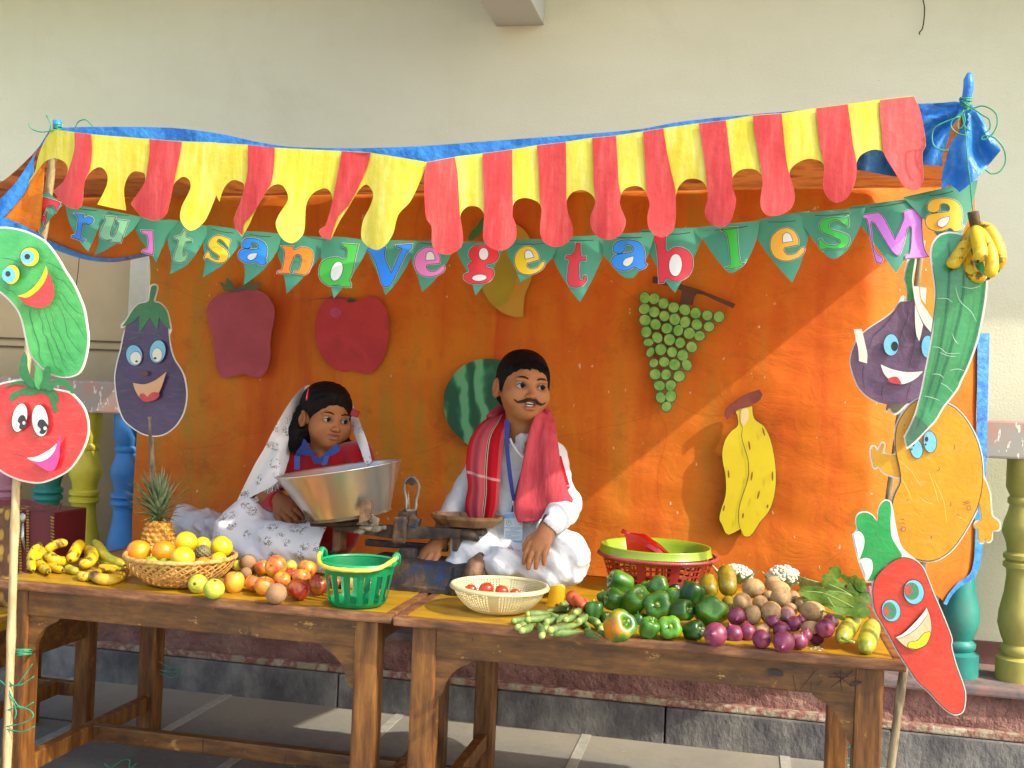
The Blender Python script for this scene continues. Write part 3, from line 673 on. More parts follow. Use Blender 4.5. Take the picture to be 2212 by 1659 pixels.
L3 = wv('A3', '472 850,480 940,525 1080,520 1160,460 1225,380 1248,290 1220,245 1140,245 1030,255 920'); a2 = wv('A3', '220 860,120 825,40 845')
L2 = wv('A3', '8 895,5 980,30 1050,38 1160,0 1230')+wv('A2', '2130 1280,2030 1260,1965 1190,1965 1060,1972 970'); a1 = wv('A2', '1920 905,1840 898,1790 930')
L1 = wv('A2', '1764 990,1790 1170,1770 1250,1700 1305,1640 1315,1560 1290,1520 1220,1515 1070,1470 1000,1455 800,1452 650')
aw2 = thing('paper_awning', 'right half of the scalloped paper awning, evenly striped red and yellow', 'awning', at(1500, 280, -.03), 'red and yellow paper awning halves')
sheet('yellow_sheet', smooth(right_top+L9+a8+L8+a7+L7+a6+L6+a5+L5+a4+L4+a3+L3+a2+L2+a1+L1, 4), awn, PY_, aw2, .0008, grid=9, sm=True)
redset([wv('A2', '1475 519*,1718 473*,1740 600,1752 800,1760 960')+L1, wv('A2', '1957 443*,2212 408*')+wv('A3', '2 600,5 800')+L2+wv('A2', '1968 800,1960 600'),
        wv('A3', '215 373*,465 343*,468 600,468 780')+L3+wv('A3', '240 800,232 600'), wv('A3', '692 308*,898 288*,912 500,922 700')+L4+wv('A3', '705 700,702 500'),
        wv('A3', '1132 253*,1308 225*,1335 400,1375 600,1410 740')+L5+wv('A3', '1155 650,1145 450'), wv('A3', '1612 183*,1848 155*,1865 300,1890 520')+L6+wv('A3', '1670 560,1640 350'),
        wv('A3', '2082 115*,2330 96*,2345 250,2365 450,2385 580')+L7+wv('A3', '2130 450,2095 260'), wv('A4', '417 383*,688 348*,710 500,735 700,758 800')+L8+wv('A4', '450 700,425 500'),
        wv('A4', '967 311*,1262 279*,1282 330*,1305 370,1340 520,1362 700,1333 770')+L9+wv('A4', '985 600,970 450')], aw2)

# bunting -------------------------------------------------------------
def tw_(c, s, dx=0, dy=0, k=1, a=0, piv=None):
    pts = tr(c, s)
    if piv:
        ox, oy, q = CROPS[c]; cx, cy = ox+piv[0]*q, oy+piv[1]*q; ca, sa = math.cos(R(a)), math.sin(R(a))
        pts = [(cx+dx+((x-cx)*ca-(y-cy)*sa)*k, cy+dy+((x-cx)*sa+(y-cy)*ca)*k, s_) for x, y, s_ in pts]
    return pts
A_O = '880 1290,875 1250,900 1210,960 1190,1030 1190,1100 1210,1140 1260,1150 1340,1145 1385,1167 1400*,1150 1425,1100 1445,1060 1420,1020 1440,960 1452,890 1430,862 1380,880 1330,940 1310,1000 1300,1040 1290,1050 1260,1030 1235,990 1230,970 1245,970 1280,930 1305,895 1300'
A_I = '1050 1330*,1040 1380,1000 1415,965 1405,960 1380,985 1350'
E_O = '1630 1415,1625 1450,1570 1490,1480 1505,1400 1470,1370 1390,1390 1310,1450 1260,1510 1252,1560 1280,1590 1340,1588 1390*,1480 1400*,1470 1425,1500 1460,1560 1455,1600 1420'
E_I = '1470 1362*,1475 1310,1500 1290,1530 1305,1545 1358*'
def P2(c, x, y): ox, oy, q = CROPS[c]; return ox+x*q, oy+y*q
def inst(o_, i_, src, piv, dst, dpt, k, a):
    sx_, sy_ = P2(src, *piv); tx, ty = P2(dst, *dpt)
    return tw_(src, o_, tx-sx_, ty-sy_, k, a, piv), [tw_(src, i_, tx-sx_, ty-sy_, k, a, piv)]
el = lambda c, x, y, rx, ry, a=0: [(px_, py_) for px_, py_ in ell(*P2(c, x, y), rx*CROPS[c][2], ry*CROPS[c][2], a)]
BUN = [  # letter, ink, colour, triangle, outline, counters
 ('F', 'bb3136', 'A1', '290 790,420 780,540 890,430 1010,330 1170,280 1060', tw_('A1', '290 815*,400 825,522 868*,485 950*,478 912,445 890,400 905,365 985*,385 985*,410 935*,403 985,385 1065*,372 1020,350 1010,335 1060,322 1115,337 1128,325 1142*,215 1120*,222 1105,250 1095,275 1000,305 870,300 845'), []),
 ('r', '2a76cc', 'A1', '560 870,740 900,935 935,865 1060,800 1200,760 1290,680 1190,600 1040', tw_('A1', '640 960*,720 965*,725 1000,765 985,805 1005,795 1045,755 1055,740 1040,715 1055,700 1150,705 1175,737 1188*,725 1200*,620 1165*,625 1150,655 1140,675 1010,670 985'), []),
 ('u', '79b585', 'A1', '935 930,1080 960,1220 990,1150 1100,990 1230,810 1328,850 1220,865 1060', tw_('A1', '905 980*,1000 990*,960 1100,955 1150,985 1160,1030 1050,1015 1030,1010 1012*,1110 1025*,1060 1160,1045 1210*,965 1205*,965 1185,920 1190,865 1160,870 1110,915 1015,900 1000'), []),
 ('i', 'd56bb8', 'A1', '1190 985,1360 1000,1540 1020,1450 1170,1390 1280,1350 1384,1290 1290,1165 1090', tw_('A1', '1220 1105*,1320 1110*,1325 1270,1320 1318*,1230 1290*,1240 1275,1275 1265,1275 1150,1225 1125'), []),
 ('t', '79b57a', 'A1', '1540 1025,1680 1045,1815 1075,1740 1230,1620 1400,1470 1482,1485 1370,1450 1170', tw_('A1', '1590 1105*,1610 1110*,1610 1160,1655 1185,1660 1200*,1605 1205,1580 1310,1590 1330,1610 1300*,1620 1310,1600 1365,1560 1385,1510 1370,1505 1330,1545 1195,1510 1175*,1515 1160,1560 1150'), []),
 ('s', 'e0bb10', 'A1', '1800 1060,1980 1085,2130 1115,2080 1215,1930 1400,1750 1510,1775 1370,1755 1220', tw_('A1', '1955 1170,1992 1190*,1975 1260*,1940 1210,1895 1180,1875 1210,1950 1270,1975 1320,1945 1375,1890 1385,1830 1370,1790 1345,1770 1355*,1765 1340,1795 1290*,1810 1300,1830 1340,1880 1360,1895 1330,1820 1270,1800 1220,1840 1165,1890 1150'), []),
 ('a', '1c86e8', 'A2', '-100 1112,60 1118,220 1135,190 1270,60 1450,-107 1578,-95 1450,-130 1250')+inst(A_O, A_I, 'A3', (1013, 1320), 'A2', (-18, 1288), .83, 12),
 ('n', 'ec7d10', 'A2', '200 1150,400 1150,612 1170,560 1320,420 1500,265 1652,235 1460,180 1270', tw_('A2', '220 1240*,320 1245*,325 1275,400 1250,470 1270,495 1320,480 1400,450 1470,420 1490*,330 1475*,335 1460,370 1450,395 1370,390 1325,360 1310,330 1330,300 1400,290 1450,312 1477*,185 1475*,190 1460,225 1445,250 1300,240 1270'), []),
 ('d', '3fae35', 'A2', '590 1155,780 1165,990 1198,920 1350,790 1550,671 1692,630 1520,560 1330', tw_('A2', '750 1220*,885 1230*,860 1330,830 1480,805 1540,820 1560,820 1595*,715 1590*,720 1575,690 1580,620 1580,560 1530,545 1460,570 1380,640 1345,710 1340,770 1360,790 1290,780 1255,750 1245'), [el('A2', 697, 1458, 48, 85, 18)]),
 ('V', '1c80e6', 'A2', '970 1192,1200 1190,1410 1198,1310 1400,1210 1560,1117 1664,1060 1500,975 1310', tw_('A2', '945 1262*,1120 1250*,1112 1290,1110 1340,1170 1475*,1235 1320,1260 1265,1215 1250,1210 1235*,1350 1225*,1345 1255,1310 1290,1250 1400,1160 1580,1110 1590,1085 1560,1040 1400,990 1300,965 1285'), []),
 ('e', 'e072b0', 'A2', '1395 1198,1570 1195,1745 1200,1640 1400,1540 1540,1435 1637,1395 1500,1345 1360', tw_('A2', E_O), [tr('A2', E_I)]),
 ('g', 'd8262c', 'A2', '1715 1205,1940 1205,2160 1205,2060 1420,1980 1560,1895 1668,1850 1520,1740 1300', tw_('A2', '1890 1240,1960 1230,2040 1245,2090 1290,2090 1350,2050 1385,1990 1400,1985 1425,2040 1440,2055 1480,2020 1540,1940 1565,1850 1560,1800 1525,1800 1490,1850 1460,1830 1420,1850 1385,1870 1375,1840 1330,1845 1280'), [el('A2', 1967, 1310, 40, 52), el('A2', 1930, 1515, 62, 27, -4)]),
 ('e', 'e2bb14', 'A3', '-45 1190,180 1180,405 1190,350 1340,210 1470,70 1552,30 1440,-40 1300')+inst(E_O, E_I, 'A2', (1500, 1380), 'A3', (148, 1365), .97, -10),
 ('t', 'cb2a30', 'A3', '365 1172,590 1155,830 1142,790 1310,690 1540,588 1724,490 1600,350 1330', tw_('A3', '555 1215*,590 1218*,598 1330,640 1332*,635 1368*,585 1370,578 1480,585 1530,605 1540,620 1520,620 1498,640 1500,645 1535,610 1580,560 1598,500 1585,480 1540,490 1400,500 1365,463 1350*,470 1325,510 1320,545 1280'), []),
 ('a', '1c86e8', 'A3', '800 1142,1010 1130,1240 1118,1180 1310,1100 1450,1050 1512,985 1516,920 1475,860 1400,785 1300', tr('A3', A_O), [tr('A3', A_I)]),
 ('b', 'd2232b', 'A3', '1108 1102,1370 1090,1642 1078,1640 1180,1540 1400,1409 1646,1320 1540,1195 1310', tw_('A3', '1175 1165*,1235 1155,1330 1160*,1335 1290,1400 1255,1480 1260,1545 1310,1562 1400,1530 1490,1450 1540,1380 1540,1340 1515,1310 1557*,1270 1560*,1265 1400,1250 1260,1230 1190,1185 1190'), [el('A3', 1413, 1405, 55, 95, 3)]),
 ('l', '2fab2a', 'A3', '1592 1082,1870 1050,2140 1020,2118 1170,2020 1390,1930 1462,1880 1470,1820 1420,1700 1260', tw_('A3', '1800 1100*,1830 1085,1945 1080*,1950 1200,1975 1385,2010 1390*,1970 1420,1850 1440*,1845 1430,1885 1410,1880 1280,1860 1150,1835 1115'), []),
 ('e', 'e8a614', 'A4', '-90 1348,130 1300,360 1270,355 1460,300 1680,209 1890,110 1780,-90 1510')+inst(E_O, E_I, 'A2', (1500, 1380), 'A4', (165, 1560), 1.12, -5),
 ('s', '23b12c', 'A4', '222 1292,520 1265,845 1240,800 1390,700 1590,600 1675,545 1680,470 1620,340 1450', tw_('A4', '692 1318*,700 1390,690 1407*,650 1380,590 1345,530 1370,530 1420,600 1445,690 1480,705 1530,670 1580,580 1600,500 1590,470 1612*,440 1582*,440 1520,462 1510*,490 1550,560 1570,620 1550,620 1520,560 1490,470 1450,445 1400,470 1350,530 1330,620 1325,665 1330'), []),
 ('M', 'd277d6', 'A4', '700 1235,1050 1185,1380 1140,1330 1360,1240 1600,1106 1808,1000 1660,800 1390', tw_('A4', '798 1305*,960 1285*,1000 1330,1095 1520*,1175 1340,1170 1280*,1240 1255,1385 1245*,1375 1275,1335 1285,1330 1450,1350 1600,1388 1665*,1185 1682*,1190 1655,1225 1640,1240 1500,1225 1400,1185 1500,1140 1640,1110 1650,1060 1600,960 1440,895 1360,895 1450,905 1560,940 1640,990 1680,975 1722*,935 1708*,885 1500,855 1340,810 1325'), []),
 ('a', 'e9ac10', 'A4', '1165 1150,1480 1080,1812 1002,1760 1250,1700 1420,1600 1625,1500 1540,1400 1400')+inst(A_O, A_I, 'A3', (1013, 1320), 'A4', (1528, 1305), 1.1, 3),
]
bu = thing('bunting', 'string of green paper pennants spelling a fruit and vegetable greeting in bright letters', 'bunting', at(1100, 520, .05))
for i, (ch, col, crop, tri, outl, cnt) in enumerate(BUN):
    tp = smooth([(x, y, 0) for x, y, s in tr(crop, tri)], 3); tp = [(x, y) for x, y in tp]
    tp = [(x, y) for x, y, s in tr(crop, tri)] ; top3 = tp[:3]
    poly = [tp[0], tp[1], tp[2]]+smooth([(x, y, k == 0 or (y == max(q[1] for q in tp) and i not in (14, 16, 18))) for k, (x, y) in enumerate(tp[2:]+tp[:1])], 3, False)[1:-1]
    ymin = min(y for x, y in poly); ymax = max(y for x, y in poly); xm = sum(x for x, y in poly)/len(poly)
    Y0 = .055+(.004 if i % 2 else 0)+.002*i % .004
    def pf(x, y, d=0, Y0=Y0, ymin=ymin, ymax=ymax, xm=xm, i=i):
        s = (y-ymin)/(ymax-ymin); return at(x, y, Y0-.030*s*s*(.5+.5*math.sin(i*1.7))-.006*math.cos((x-xm)/22)-d)
    pn = sheet('pennant', poly, pf, PG, bu, .0006, grid=12, sm=True)
    o1 = smooth(outl, 3); fill = M('letter_'+col, col, col, 30, .45, coat=.2)
    mbl = MB()
    def lay(poly_, hol, mi, d):
        oo = sheet('tmp', poly_, lambda x, y: pf(x, y, d), None, None, 0, grid=9, holes=hol)
        me = oo.data; mbl.add([v.co[:] for v in me.vertices], [tuple(p.vertices) for p in me.polygons], mi); bpy.data.objects.remove(oo); bpy.data.meshes.remove(me)
    lay(offset(o1, 1.9), [], 0, .0016); lay(offset(o1, 1.1), [], 1, .0024); lay(offset(o1, -.3), [], 2, .0032)
    for c_ in cnt:
        cc = c_ if len(c_[0]) == 2 else smooth(c_, 3)
        lay(offset(cc, 1.0), [], 1, .0040); lay(cc, [], 0, .0048)
    lo_ = mbl.build('letter', [PWH, PBK, fill], pn)
# threads stitched through the pennants
th = MB()
for crop, s in (('A1', '620 905,835 935'), ('A1', '940 955,1110 975'), ('A1', '1300 1000,1450 1010'), ('A1', '1830 1095,2020 1130'), ('A2', '-60 1140,130 1160'), ('A2', '420 1150,600 1190'), ('A2', '1420 1215,1690 1225'), ('A3', '30 1225,330 1215'), ('A3', '440 1190,705 1190'), ('A3', '880 1165,1120 1165'), ('A3', '1340 1140,1540 1125'), ('A3', '1750 1105,2035 1070'), ('A4', '0 1365,240 1355'), ('A4', '405 1310,700 1290'), ('A4', '885 1240,1190 1195'), ('A4', '1390 1140,1600 1100')):
    a, b_ = tr(crop, s); th.tube([at(a[0], a[1], .035), at((a[0]+b_[0])/2, (a[1]+b_[1])/2+1.5, .034), at(b_[0], b_[1], .035)], .0010, 5)
th.build('thread', M('dark_thread', '2f4a44'), bu)

# cut-out characters ---------------------------------------------------
def shade(nm, a, b_, rough=.34, coat=.35, sc=7):
    m, t, b = nodes('card_'+nm); _mats['card_'+nm] = m; v = coord(t); c = ramp(t, noise_n(t, v, sc, 6, .65), [(.35, a), (.65, b_)])
    c = mix(t, ramp(t, noise_n(t, coord(t, (1, 1, 4), 'Object', (0, .6, 0)), 24, 4, .7), [(.5, 0.0), (.8, .06)]), c, 'e8e4d8'); t.links.new(c, b.inputs['Base Color'])
    b.inputs['Roughness'].default_value = rough; b.inputs['Coat Weight'].default_value = coat; b.inputs['Coat Roughness'].default_value = .12
    bump(t, b, mix(t, .35, noise_n(t, v, 13, 4, .6, 1.5), noise_n(t, v, 55, 3, .6, 1)), .45, .006); return m
CW = M('card_white', 'd6d4c4', 'e2e0d4', 10, .4, coat=.3); CK = M('card_black', '24262a', '30343a', 10, .4, coat=.3)
def cut(name, label, cat, Y, base, layers, group=None, warp=0.0, edge=2.6, basemat=None):
    """base: outline; layers: (part or None, material, outline) or ('~', material, centre line, width)"""
    xs_ = [p[0] for p in base]; ys_ = [p[1] for p in base]; cx = sum(xs_)/len(xs_); cy = sum(ys_)/len(ys_)
    root = thing(name, label, cat, at(cx, cy, Y), group)
    def f(x, y, d=0):
        return at(x, y, Y+warp*math.sin((y-cy)/70+(x-cx)/110)-d)
    b0 = smooth(base, 4)
    sheet('card', offset(b0, edge), lambda x, y: f(x, y), basemat or CW, root, .003, grid=16)
    k = 0
    for L in layers:
        k += 1; d = .0010*min(k, 6)+.0004*k
        if L[0] == '~':
            mb = None; mid = smooth(L[2], 5, False) if len(L[2]) > 2 else [p[:2] for p in L[2]]; a = []; b_ = []
            for i, (x, y) in enumerate(mid):
                x0_, y0_ = mid[max(i-1, 0)]; x1_, y1_ = mid[min(i+1, len(mid)-1)]; l = math.hypot(x1_-x0_, y1_-y0_) or 1
                ww = L[3]/2*(1-.6*abs(2*i/(len(mid)-1)-1)**3); nx, ny = -(y1_-y0_)/l*ww, (x1_-x0_)/l*ww
                a.append((x+nx, y+ny)); b_.append((x-nx, y-ny))
            V = [f(x, y, d) for q in zip(a, b_) for x, y in q]
            mb = MB(); mb.add(V, [(2*i, 2*i+1, 2*i+3, 2*i+2) for i in range(len(a)-1)]); mb.build(L[4] if len(L) > 4 else 'drawn_line', L[1], root)
        else:
            pl_ = L[2] if len(L[2][0]) == 2 else smooth(L[2], 4)
            sheet(L[0], pl_, lambda x, y: f(x, y, d), L[1], root, 0, grid=16)
    return root
def eye(c, x, y, rx, ry, a, mat_, part='eye', line=1.2):
    k = CROPS[c][2]; e = el(c, x, y, rx, ry, a)
    return [('eye_outline', CK, offset(e, line)), (part, mat_, e)]
g_l = shade('leaf_green', '3a9a4c', '55b862'); g_d = shade('dark_green', '1d6a38', '2c7d46'); lb = shade('light_blue', '68b8dc', '7cc6e4'); wh = shade('eye_white', 'dcdccb', 'e4e4d8')
rd = shade('mouth_red', 'b93a3c', 'c8494a'); yl = shade('mouth_yellow', 'dcc80e', 'e6d620'); bk = shade('pupil_black', '202628', '2c3436'); dgl = shade('stripe_green', '226048', '2f7052')
def L_(c, s): return tr(c, s)
# cucumber
base = L_('P', '0 492,50 499,95 521,124 557,140 585,158 613,170 639,180 665,186 697,190 733,186 765,178 793,168 807,144 814,120 811,100 801,80 783,64 761,56 729,48 693,38 669,20 647,0 630,-30 615,-62 590,-74 545,-50 505')
cub = smooth(base, 4)
lay = [('body', g_l, offset(cub, -1.5))]
for s in ('330 570,320 640,350 740,360 800,395 890,420 980,425 1080,460 1170', '405 580,430 650,460 730,465 830,500 880,525 980,560 1080,590 1180,660 1260', '470 570,500 660,535 760,560 860,600 930,620 1000,660 1090,690 1180,750 1260', '530 570,565 660,580 740,640 850,690 950,730 1050,790 1130,840 1200',
          '590 500,650 570,690 660,710 750,730 860,790 950,850 1020,890 1050', '600 450,650 470,700 560,760 640,810 700,870 800,930 910', '600 370,680 420,730 500,790 560,840 610,910 635', '560 170,610 240,680 270,740 330,790 400,825 412', '500 70,560 90,640 140,700 170', '40 330,90 370,140 380,180 430', '0 20,100 30,180 60,260 80'):
    lay.append(('~', dgl, L_('A5', s), 1.6))
lay += eye('A1', 257, 1335, 82, 82, 0, yl)+[('iris', lb, el('A1', 238, 1337, 60, 58)), ('pupil', bk, el('A1', 236, 1332, 24, 24))]
lay += eye('A5', 122, 200, 88, 106, 10, yl)+[('iris', lb, el('A5', 95, 205, 74, 84)), ('pupil', bk, el('A5', 86, 192, 28, 30))]
lay += [('mouth', rd, L_('A5', '500 120*,560 250,585 340,580 450,530 530,440 560,350 550,260 510,195 440*,290 430,400 360,470 250')), ('teeth', yl, L_('A5', '495 105*,515 180,480 280,400 380,290 450,187 430*,280 400,380 320,450 220'))]
cut('paper_cucumber', 'big smiling paper cucumber character with ringed yellow eyes at the far left', 'paper cutout', -.055, base, lay, 'smiling paper vegetables on sticks', .008)
# tomato
base = L_('P', '0 831,22 825,45 822,75 828,100 838,120 842,150 849,170 867,182 885,190 916,187 949,172 983,150 1013,120 1031,86 1042,50 1038,20 1027,0 1015,-32 985,-52 920,-35 860')
tr_ = shade('tomato_red', 'c8262a', 'd8383a', rough=.22, coat=.9)
lay = [('body', tr_, offset(smooth(base, 4), -1.2)),
 ('leaf', g_d, L_('A6', '100 150,130 100,230 55,330 30,420 10,520 30,600 90,635 160,610 220,632 303*,580 290,550 200,520 130,430 100,330 125,240 115,160 160,130 185')),
 ('leaf', g_d, L_('A5', '60 1420,110 1375,200 1350,290 1365,340 1420,300 1410,200 1385,120 1400')),
 ('leaf', g_d, L_('A5', '265 1030*,235 1090,210 1200,215 1290,250 1340,350 1425,400 1400,345 1330,300 1200,295 1090')),
 ('leaf', g_l, L_('A5', '360 1150*,385 1210,372 1290,380 1400,430 1440,462 1300,440 1210,400 1180')),
 ('leaf', g_d, L_('A5', '520 1185,480 1220,462 1330,430 1420,500 1430,545 1300,552 1210')),
 ('leaf', g_d, L_('A5', '490 1430,560 1350,660 1325,740 1360,790 1430,812 1482*,770 1485,740 1440,680 1400,600 1400,560 1450'))]
lay += eye('A6', 212, 363, 78, 155, 12, wh)+[('pupil', bk, L_('A6', '220 340,260 340,280 380,285 450,240 490,205 470,215 430,190 400')), ('glint', wh, el('A6', 258, 420, 16, 19))]
lay += eye('A6', 433, 395, 86, 172, -6, wh)+[('pupil', bk, L_('A6', '430 385,470 385,500 420,518 450,505 500,470 540,425 525,440 490,405 450,410 410')), ('glint', wh, el('A6', 487, 478, 18, 20))]
lay += [('mouth', shade('mouth_pink', 'cf2f88', 'dd4a98', rough=.25, coat=.8), L_('A6', '655 545*,650 640,638 800,600 905,540 940,460 910,370 850,290 795*,400 835,500 790,580 700,630 610')), ('teeth', wh, L_('A6', '612 640*,590 720,520 800,430 838,340 825,288 795*,390 785,480 740,560 690')), ('~', CK, L_('A6', '150 755,210 770,290 795'), 1.1)]
cut('paper_tomato', 'shiny laminated paper tomato character winking with a pink mouth at the lower left', 'paper cutout', -.06, base, lay, 'smiling paper vegetables on sticks', .006)
# eggplant
pp = shade('aubergine_purple', '38294f', '4b3a66', coat=.5)
base = L_('A5', '1380 720,1340 850,1310 1000,1270 1150,1245 1300,1255 1450,1280 1600')+L_('A6', '1340 380,1450 480,1560 540,1680 558,1790 530,1900 440,1980 300,2010 120')+L_('A5', '1990 1330,1950 1230,1880 1120,1840 1000,1820 850,1840 795,1820 680,1790 580,1720 510,1665 490,1688 380,1692 325,1660 312,1630 330,1618 400,1600 488,1500 520,1430 590,1370 690,1315 765')
body = L_('A5', '1380 720,1340 850,1310 1000,1270 1150,1245 1300,1255 1450,1280 1600')+L_('A6', '1340 380,1450 480,1560 540,1680 558,1790 530,1900 440,1980 300,2010 120')+L_('A5', '1990 1330,1950 1230,1880 1120,1840 1000,1820 850,1800 700,1700 640,1500 640')
lay = [('body', pp, body), ('calyx', g_d, L_('A5', '1655 318,1688 322,1685 380,1660 490,1720 510,1790 580,1820 680,1838 792*,1790 760,1720 660*,1700 800*,1620 665*,1500 840*,1505 640*,1450 700,1370 745,1317 763*,1370 690,1430 590,1500 520,1600 490,1620 400,1635 330'))]
lay += eye('A5', 1450, 1073, 86, 112, -12, lb)+eye('A5', 1465, 1103, 60, 70, 0, wh, 'eye_white', .8)+[('pupil', bk, el('A5', 1475, 1138, 14, 11))]
lay += eye('A5', 1702, 1032, 84, 122, 10, lb)+eye('A5', 1697, 1068, 54, 74, 0, wh, 'eye_white', .8)+[('pupil', bk, el('A5', 1675, 1105, 17, 13))]
lay += [('nose', shade('nose_brown', '553030', '603838'), el('A5', 1560, 1270, 42, 26)), ('mouth', shade('mouth_peach', 'cf9f74', 'd9ab80'), L_('A5', '1435 1370*,1560 1385,1680 1340,1797 1250*,1750 1400,1700 1500,1600 1570,1520 1540,1460 1450')), ('tongue', rd, L_('A5', '1505 1500,1550 1485,1590 1520*,1640 1475,1710 1475,1720 1510,1680 1550,1590 1575,1530 1555'))]
lay += [('~', dgl, L_('A5', '1380 910,1450 880,1490 895'), 1.4, 'eyebrow'), ('~', dgl, L_('A5', '1650 830,1700 850,1750 860'), 1.4, 'eyebrow')]
cut('paper_aubergine', 'purple paper aubergine character with a green calyx on a stick behind the pineapple', 'paper cutout', .5, base, lay, 'smiling paper vegetables on sticks')
bamboo('bamboo_stick', 'thin bamboo stick holding up the paper aubergine behind the pineapple', [(326, 900, .506), (329, 1000, .506), (333, 1112, .506), (335, 1212, .506)], 6.5, MBAMG, 'stick', 3, 'sticks behind the paper vegetables')
# onion
on = shade('onion_purple', '5c4460', '725874')
base = L_('C1', '870 500,800 600,700 680,560 770,470 840,400 930,350 1060,340 1150,370 1280,430 1420,530 1520,650 1580,745 1602')+L_('C2', '715 300*,760 262,790 310,830 322,900 265,950 215')+L_('C1', '1050 1560,1150 1450,1250 1300,1300 1100,1280 900,1200 750,1100 620,1050 540,1030 470,1015 360,1005 250,1040 20,975 20,925 230,950 350,950 480,905 440')
lay = [('body', on, L_('C1', '870 500,800 600,700 680,560 770,470 840,400 930,350 1060,340 1150,370 1280,430 1420,530 1520,650 1580,745 1602,900 1600,1050 1560,1150 1450,1250 1300,1300 1100,1280 900,1200 750,1100 620,1050 540,1030 470,950 490')),
 ('stem', g_d, L_('C1', '980 30*,930 230,953 350,953 480*,1028 468*,1012 360,1003 250,1036 30*')), ('root', shade('root_grey', '4a463c', '746c58'), L_('C2', '735 205*,722 290,765 255,790 300,830 312,895 258,945 210*'))]
for s in ('880 520,790 640,700 760,590 860,530 1000', '950 560,950 680,900 800,870 900', '1020 600,1040 760,1030 900,1000 1080,960 1220', '480 1180,470 1300,490 1440', '690 1400,670 1480,690 1560', '990 1380,960 1470,940 1560'): lay.append(('~', bk, L_('C1', s), 1.5))
lay += eye('C1', 777, 960, 80, 116, 0, lb)+[('pupil', bk, el('C1', 815, 975, 38, 52))]+eye('C1', 1172, 980, 66, 120, 0, lb)
lay += [('mouth', wh, L_('C1', '665 1170*,780 1220,950 1255,1122 1245*,1060 1310,980 1360,880 1385,780 1350,700 1270')), ('tongue', rd, L_('C1', '740 1340,790 1305,850 1310,892 1380*,820 1380'))]
for s in ('375 790*,460 788*,490 920,520 1060,515 1160*,430 1135*,420 1000,395 900', '1090 330*,1160 345*,1148 520*,1100 450', '1015 325*,1077 330*,1095 480,1150 570,1232 690*,1225 840*,1130 730,1040 520', '1035 520*,1070 620,1122 740*,1100 850,1080 920*,1050 850,1035 700'): lay.append(('paper_strip', CW, L_('C1', s)))
cut('paper_onion', 'purple paper onion character partly hidden behind the long green gourd', 'paper cutout', .42, base, lay, 'smiling paper vegetables on sticks')
bamboo('bamboo_stick', 'thin grey bamboo stick behind the paper onion', [(1992, 520, .43), (1985, 580, .43), (1962, 760, .43), (1935, 960, .43), (1918, 1080, .43), (1896, 1300, .43)], 6.5, MBAMG, 'stick', 4, 'sticks behind the paper vegetables')
# long gourd
gg = shade('gourd_green', '2a8048', '3c9a5c', rough=.28, coat=.8)
base = L_('C1', '1210 0,1235 200,1260 400,1245 650,1225 850,1190 1050,1150 1250,1110 1450,1060 1650')+L_('C2', '1040 330,980 470,925 570*,940 640,952 690*,1040 620,1150 500,1250 400,1340 250,1420 150,1500 40')+L_('C1', '1530 1350,1590 1230,1650 1080,1710 900,1750 720,1790 500,1810 280,1800 150,1760 0,1700 -120,1600 -200,1500 -240,1400 -250,1300 -220,1230 -130')
lay = [('body', gg, offset(smooth(base, 4), -1.5)), ('tip', shade('gourd_tip', '2c5a3c', '3a6b4a', coat=.8), L_('C2', '1040 345*,1110 390,1180 465*,1050 600,955 680*,945 640,930 575*,985 470'))]
for s, w_ in (('1400 -150,1410 0,1405 300,1380 600,1330 900,1270 1200,1180 1500,1120 1700,1070 1850', 4.5), ('1570 150,1560 400,1520 650,1440 950,1380 1150,1280 1450,1200 1680', 4.5), ('1790 250,1765 480,1725 720,1680 900,1600 1150,1500 1350', 4), ('1225 100,1262 380,1240 640,1200 900', 3)): lay.append(('~', dgl, L_('C1', s), w_))
for s in ('1470 330,1500 440,1540 510,1640 600,1700 710', '1270 460,1380 460,1440 500', '1440 840,1460 900,1500 950', '1230 980,1300 990,1380 1050,1520 1050', '1300 1040,1400 1080,1480 1085', '1310 1370,1380 1410,1450 1480', '1410 1235,1500 1220,1570 1240', '1130 1510,1220 1530,1300 1560', '1540 330,1640 350,1740 325', '1220 1275,1300 1280,1350 1320'): lay.append(('~', shade('crease_white', '9fc4a8', 'b8d4be'), L_('C1', s), 1.3, 'crease'))
cut('paper_gourd', 'long glossy green paper gourd hanging in front of the paper onion', 'paper cutout', -.035, base, lay, 'smiling paper vegetables on sticks', .006)
# potato
po = shade('potato_orange', 'cc8c04', 'd69a08', rough=.45, coat=.25)
body = L_('C2', '1060 170,980 230,900 330,840 450,820 600,830 750,860 880,880 1010,870 1080,820 1180,790 1280,765 1400,760 1550')+L_('C3', '800 60,850 130,940 190,1050 235,1170 255,1280 235,1400 160,1500 50')+L_('C2', '1640 1480,1710 1330,1755 1150,1770 980,1755 800,1710 620,1640 470,1560 350,1470 260,1400 220,1300 150,1180 130')
larm = L_('C2', '835 770*,700 755,682 755,702 650,680 640,630 720,600 680,570 680,560 760,580 850,600 905,640 890,665 910,690 950,780 990,875 1012*')
rarm = L_('C2', '1765 1010*,1800 1060,1840 1180,1850 1300,1870 1430,1940 1490,1940 1570,1872 1582*,1858 1680,1825 1705,1790 1660*,1765 1715,1728 1690,1722 1565*,1688 1545,1690 1500,1752 1470,1745 1350,1712 1240*')
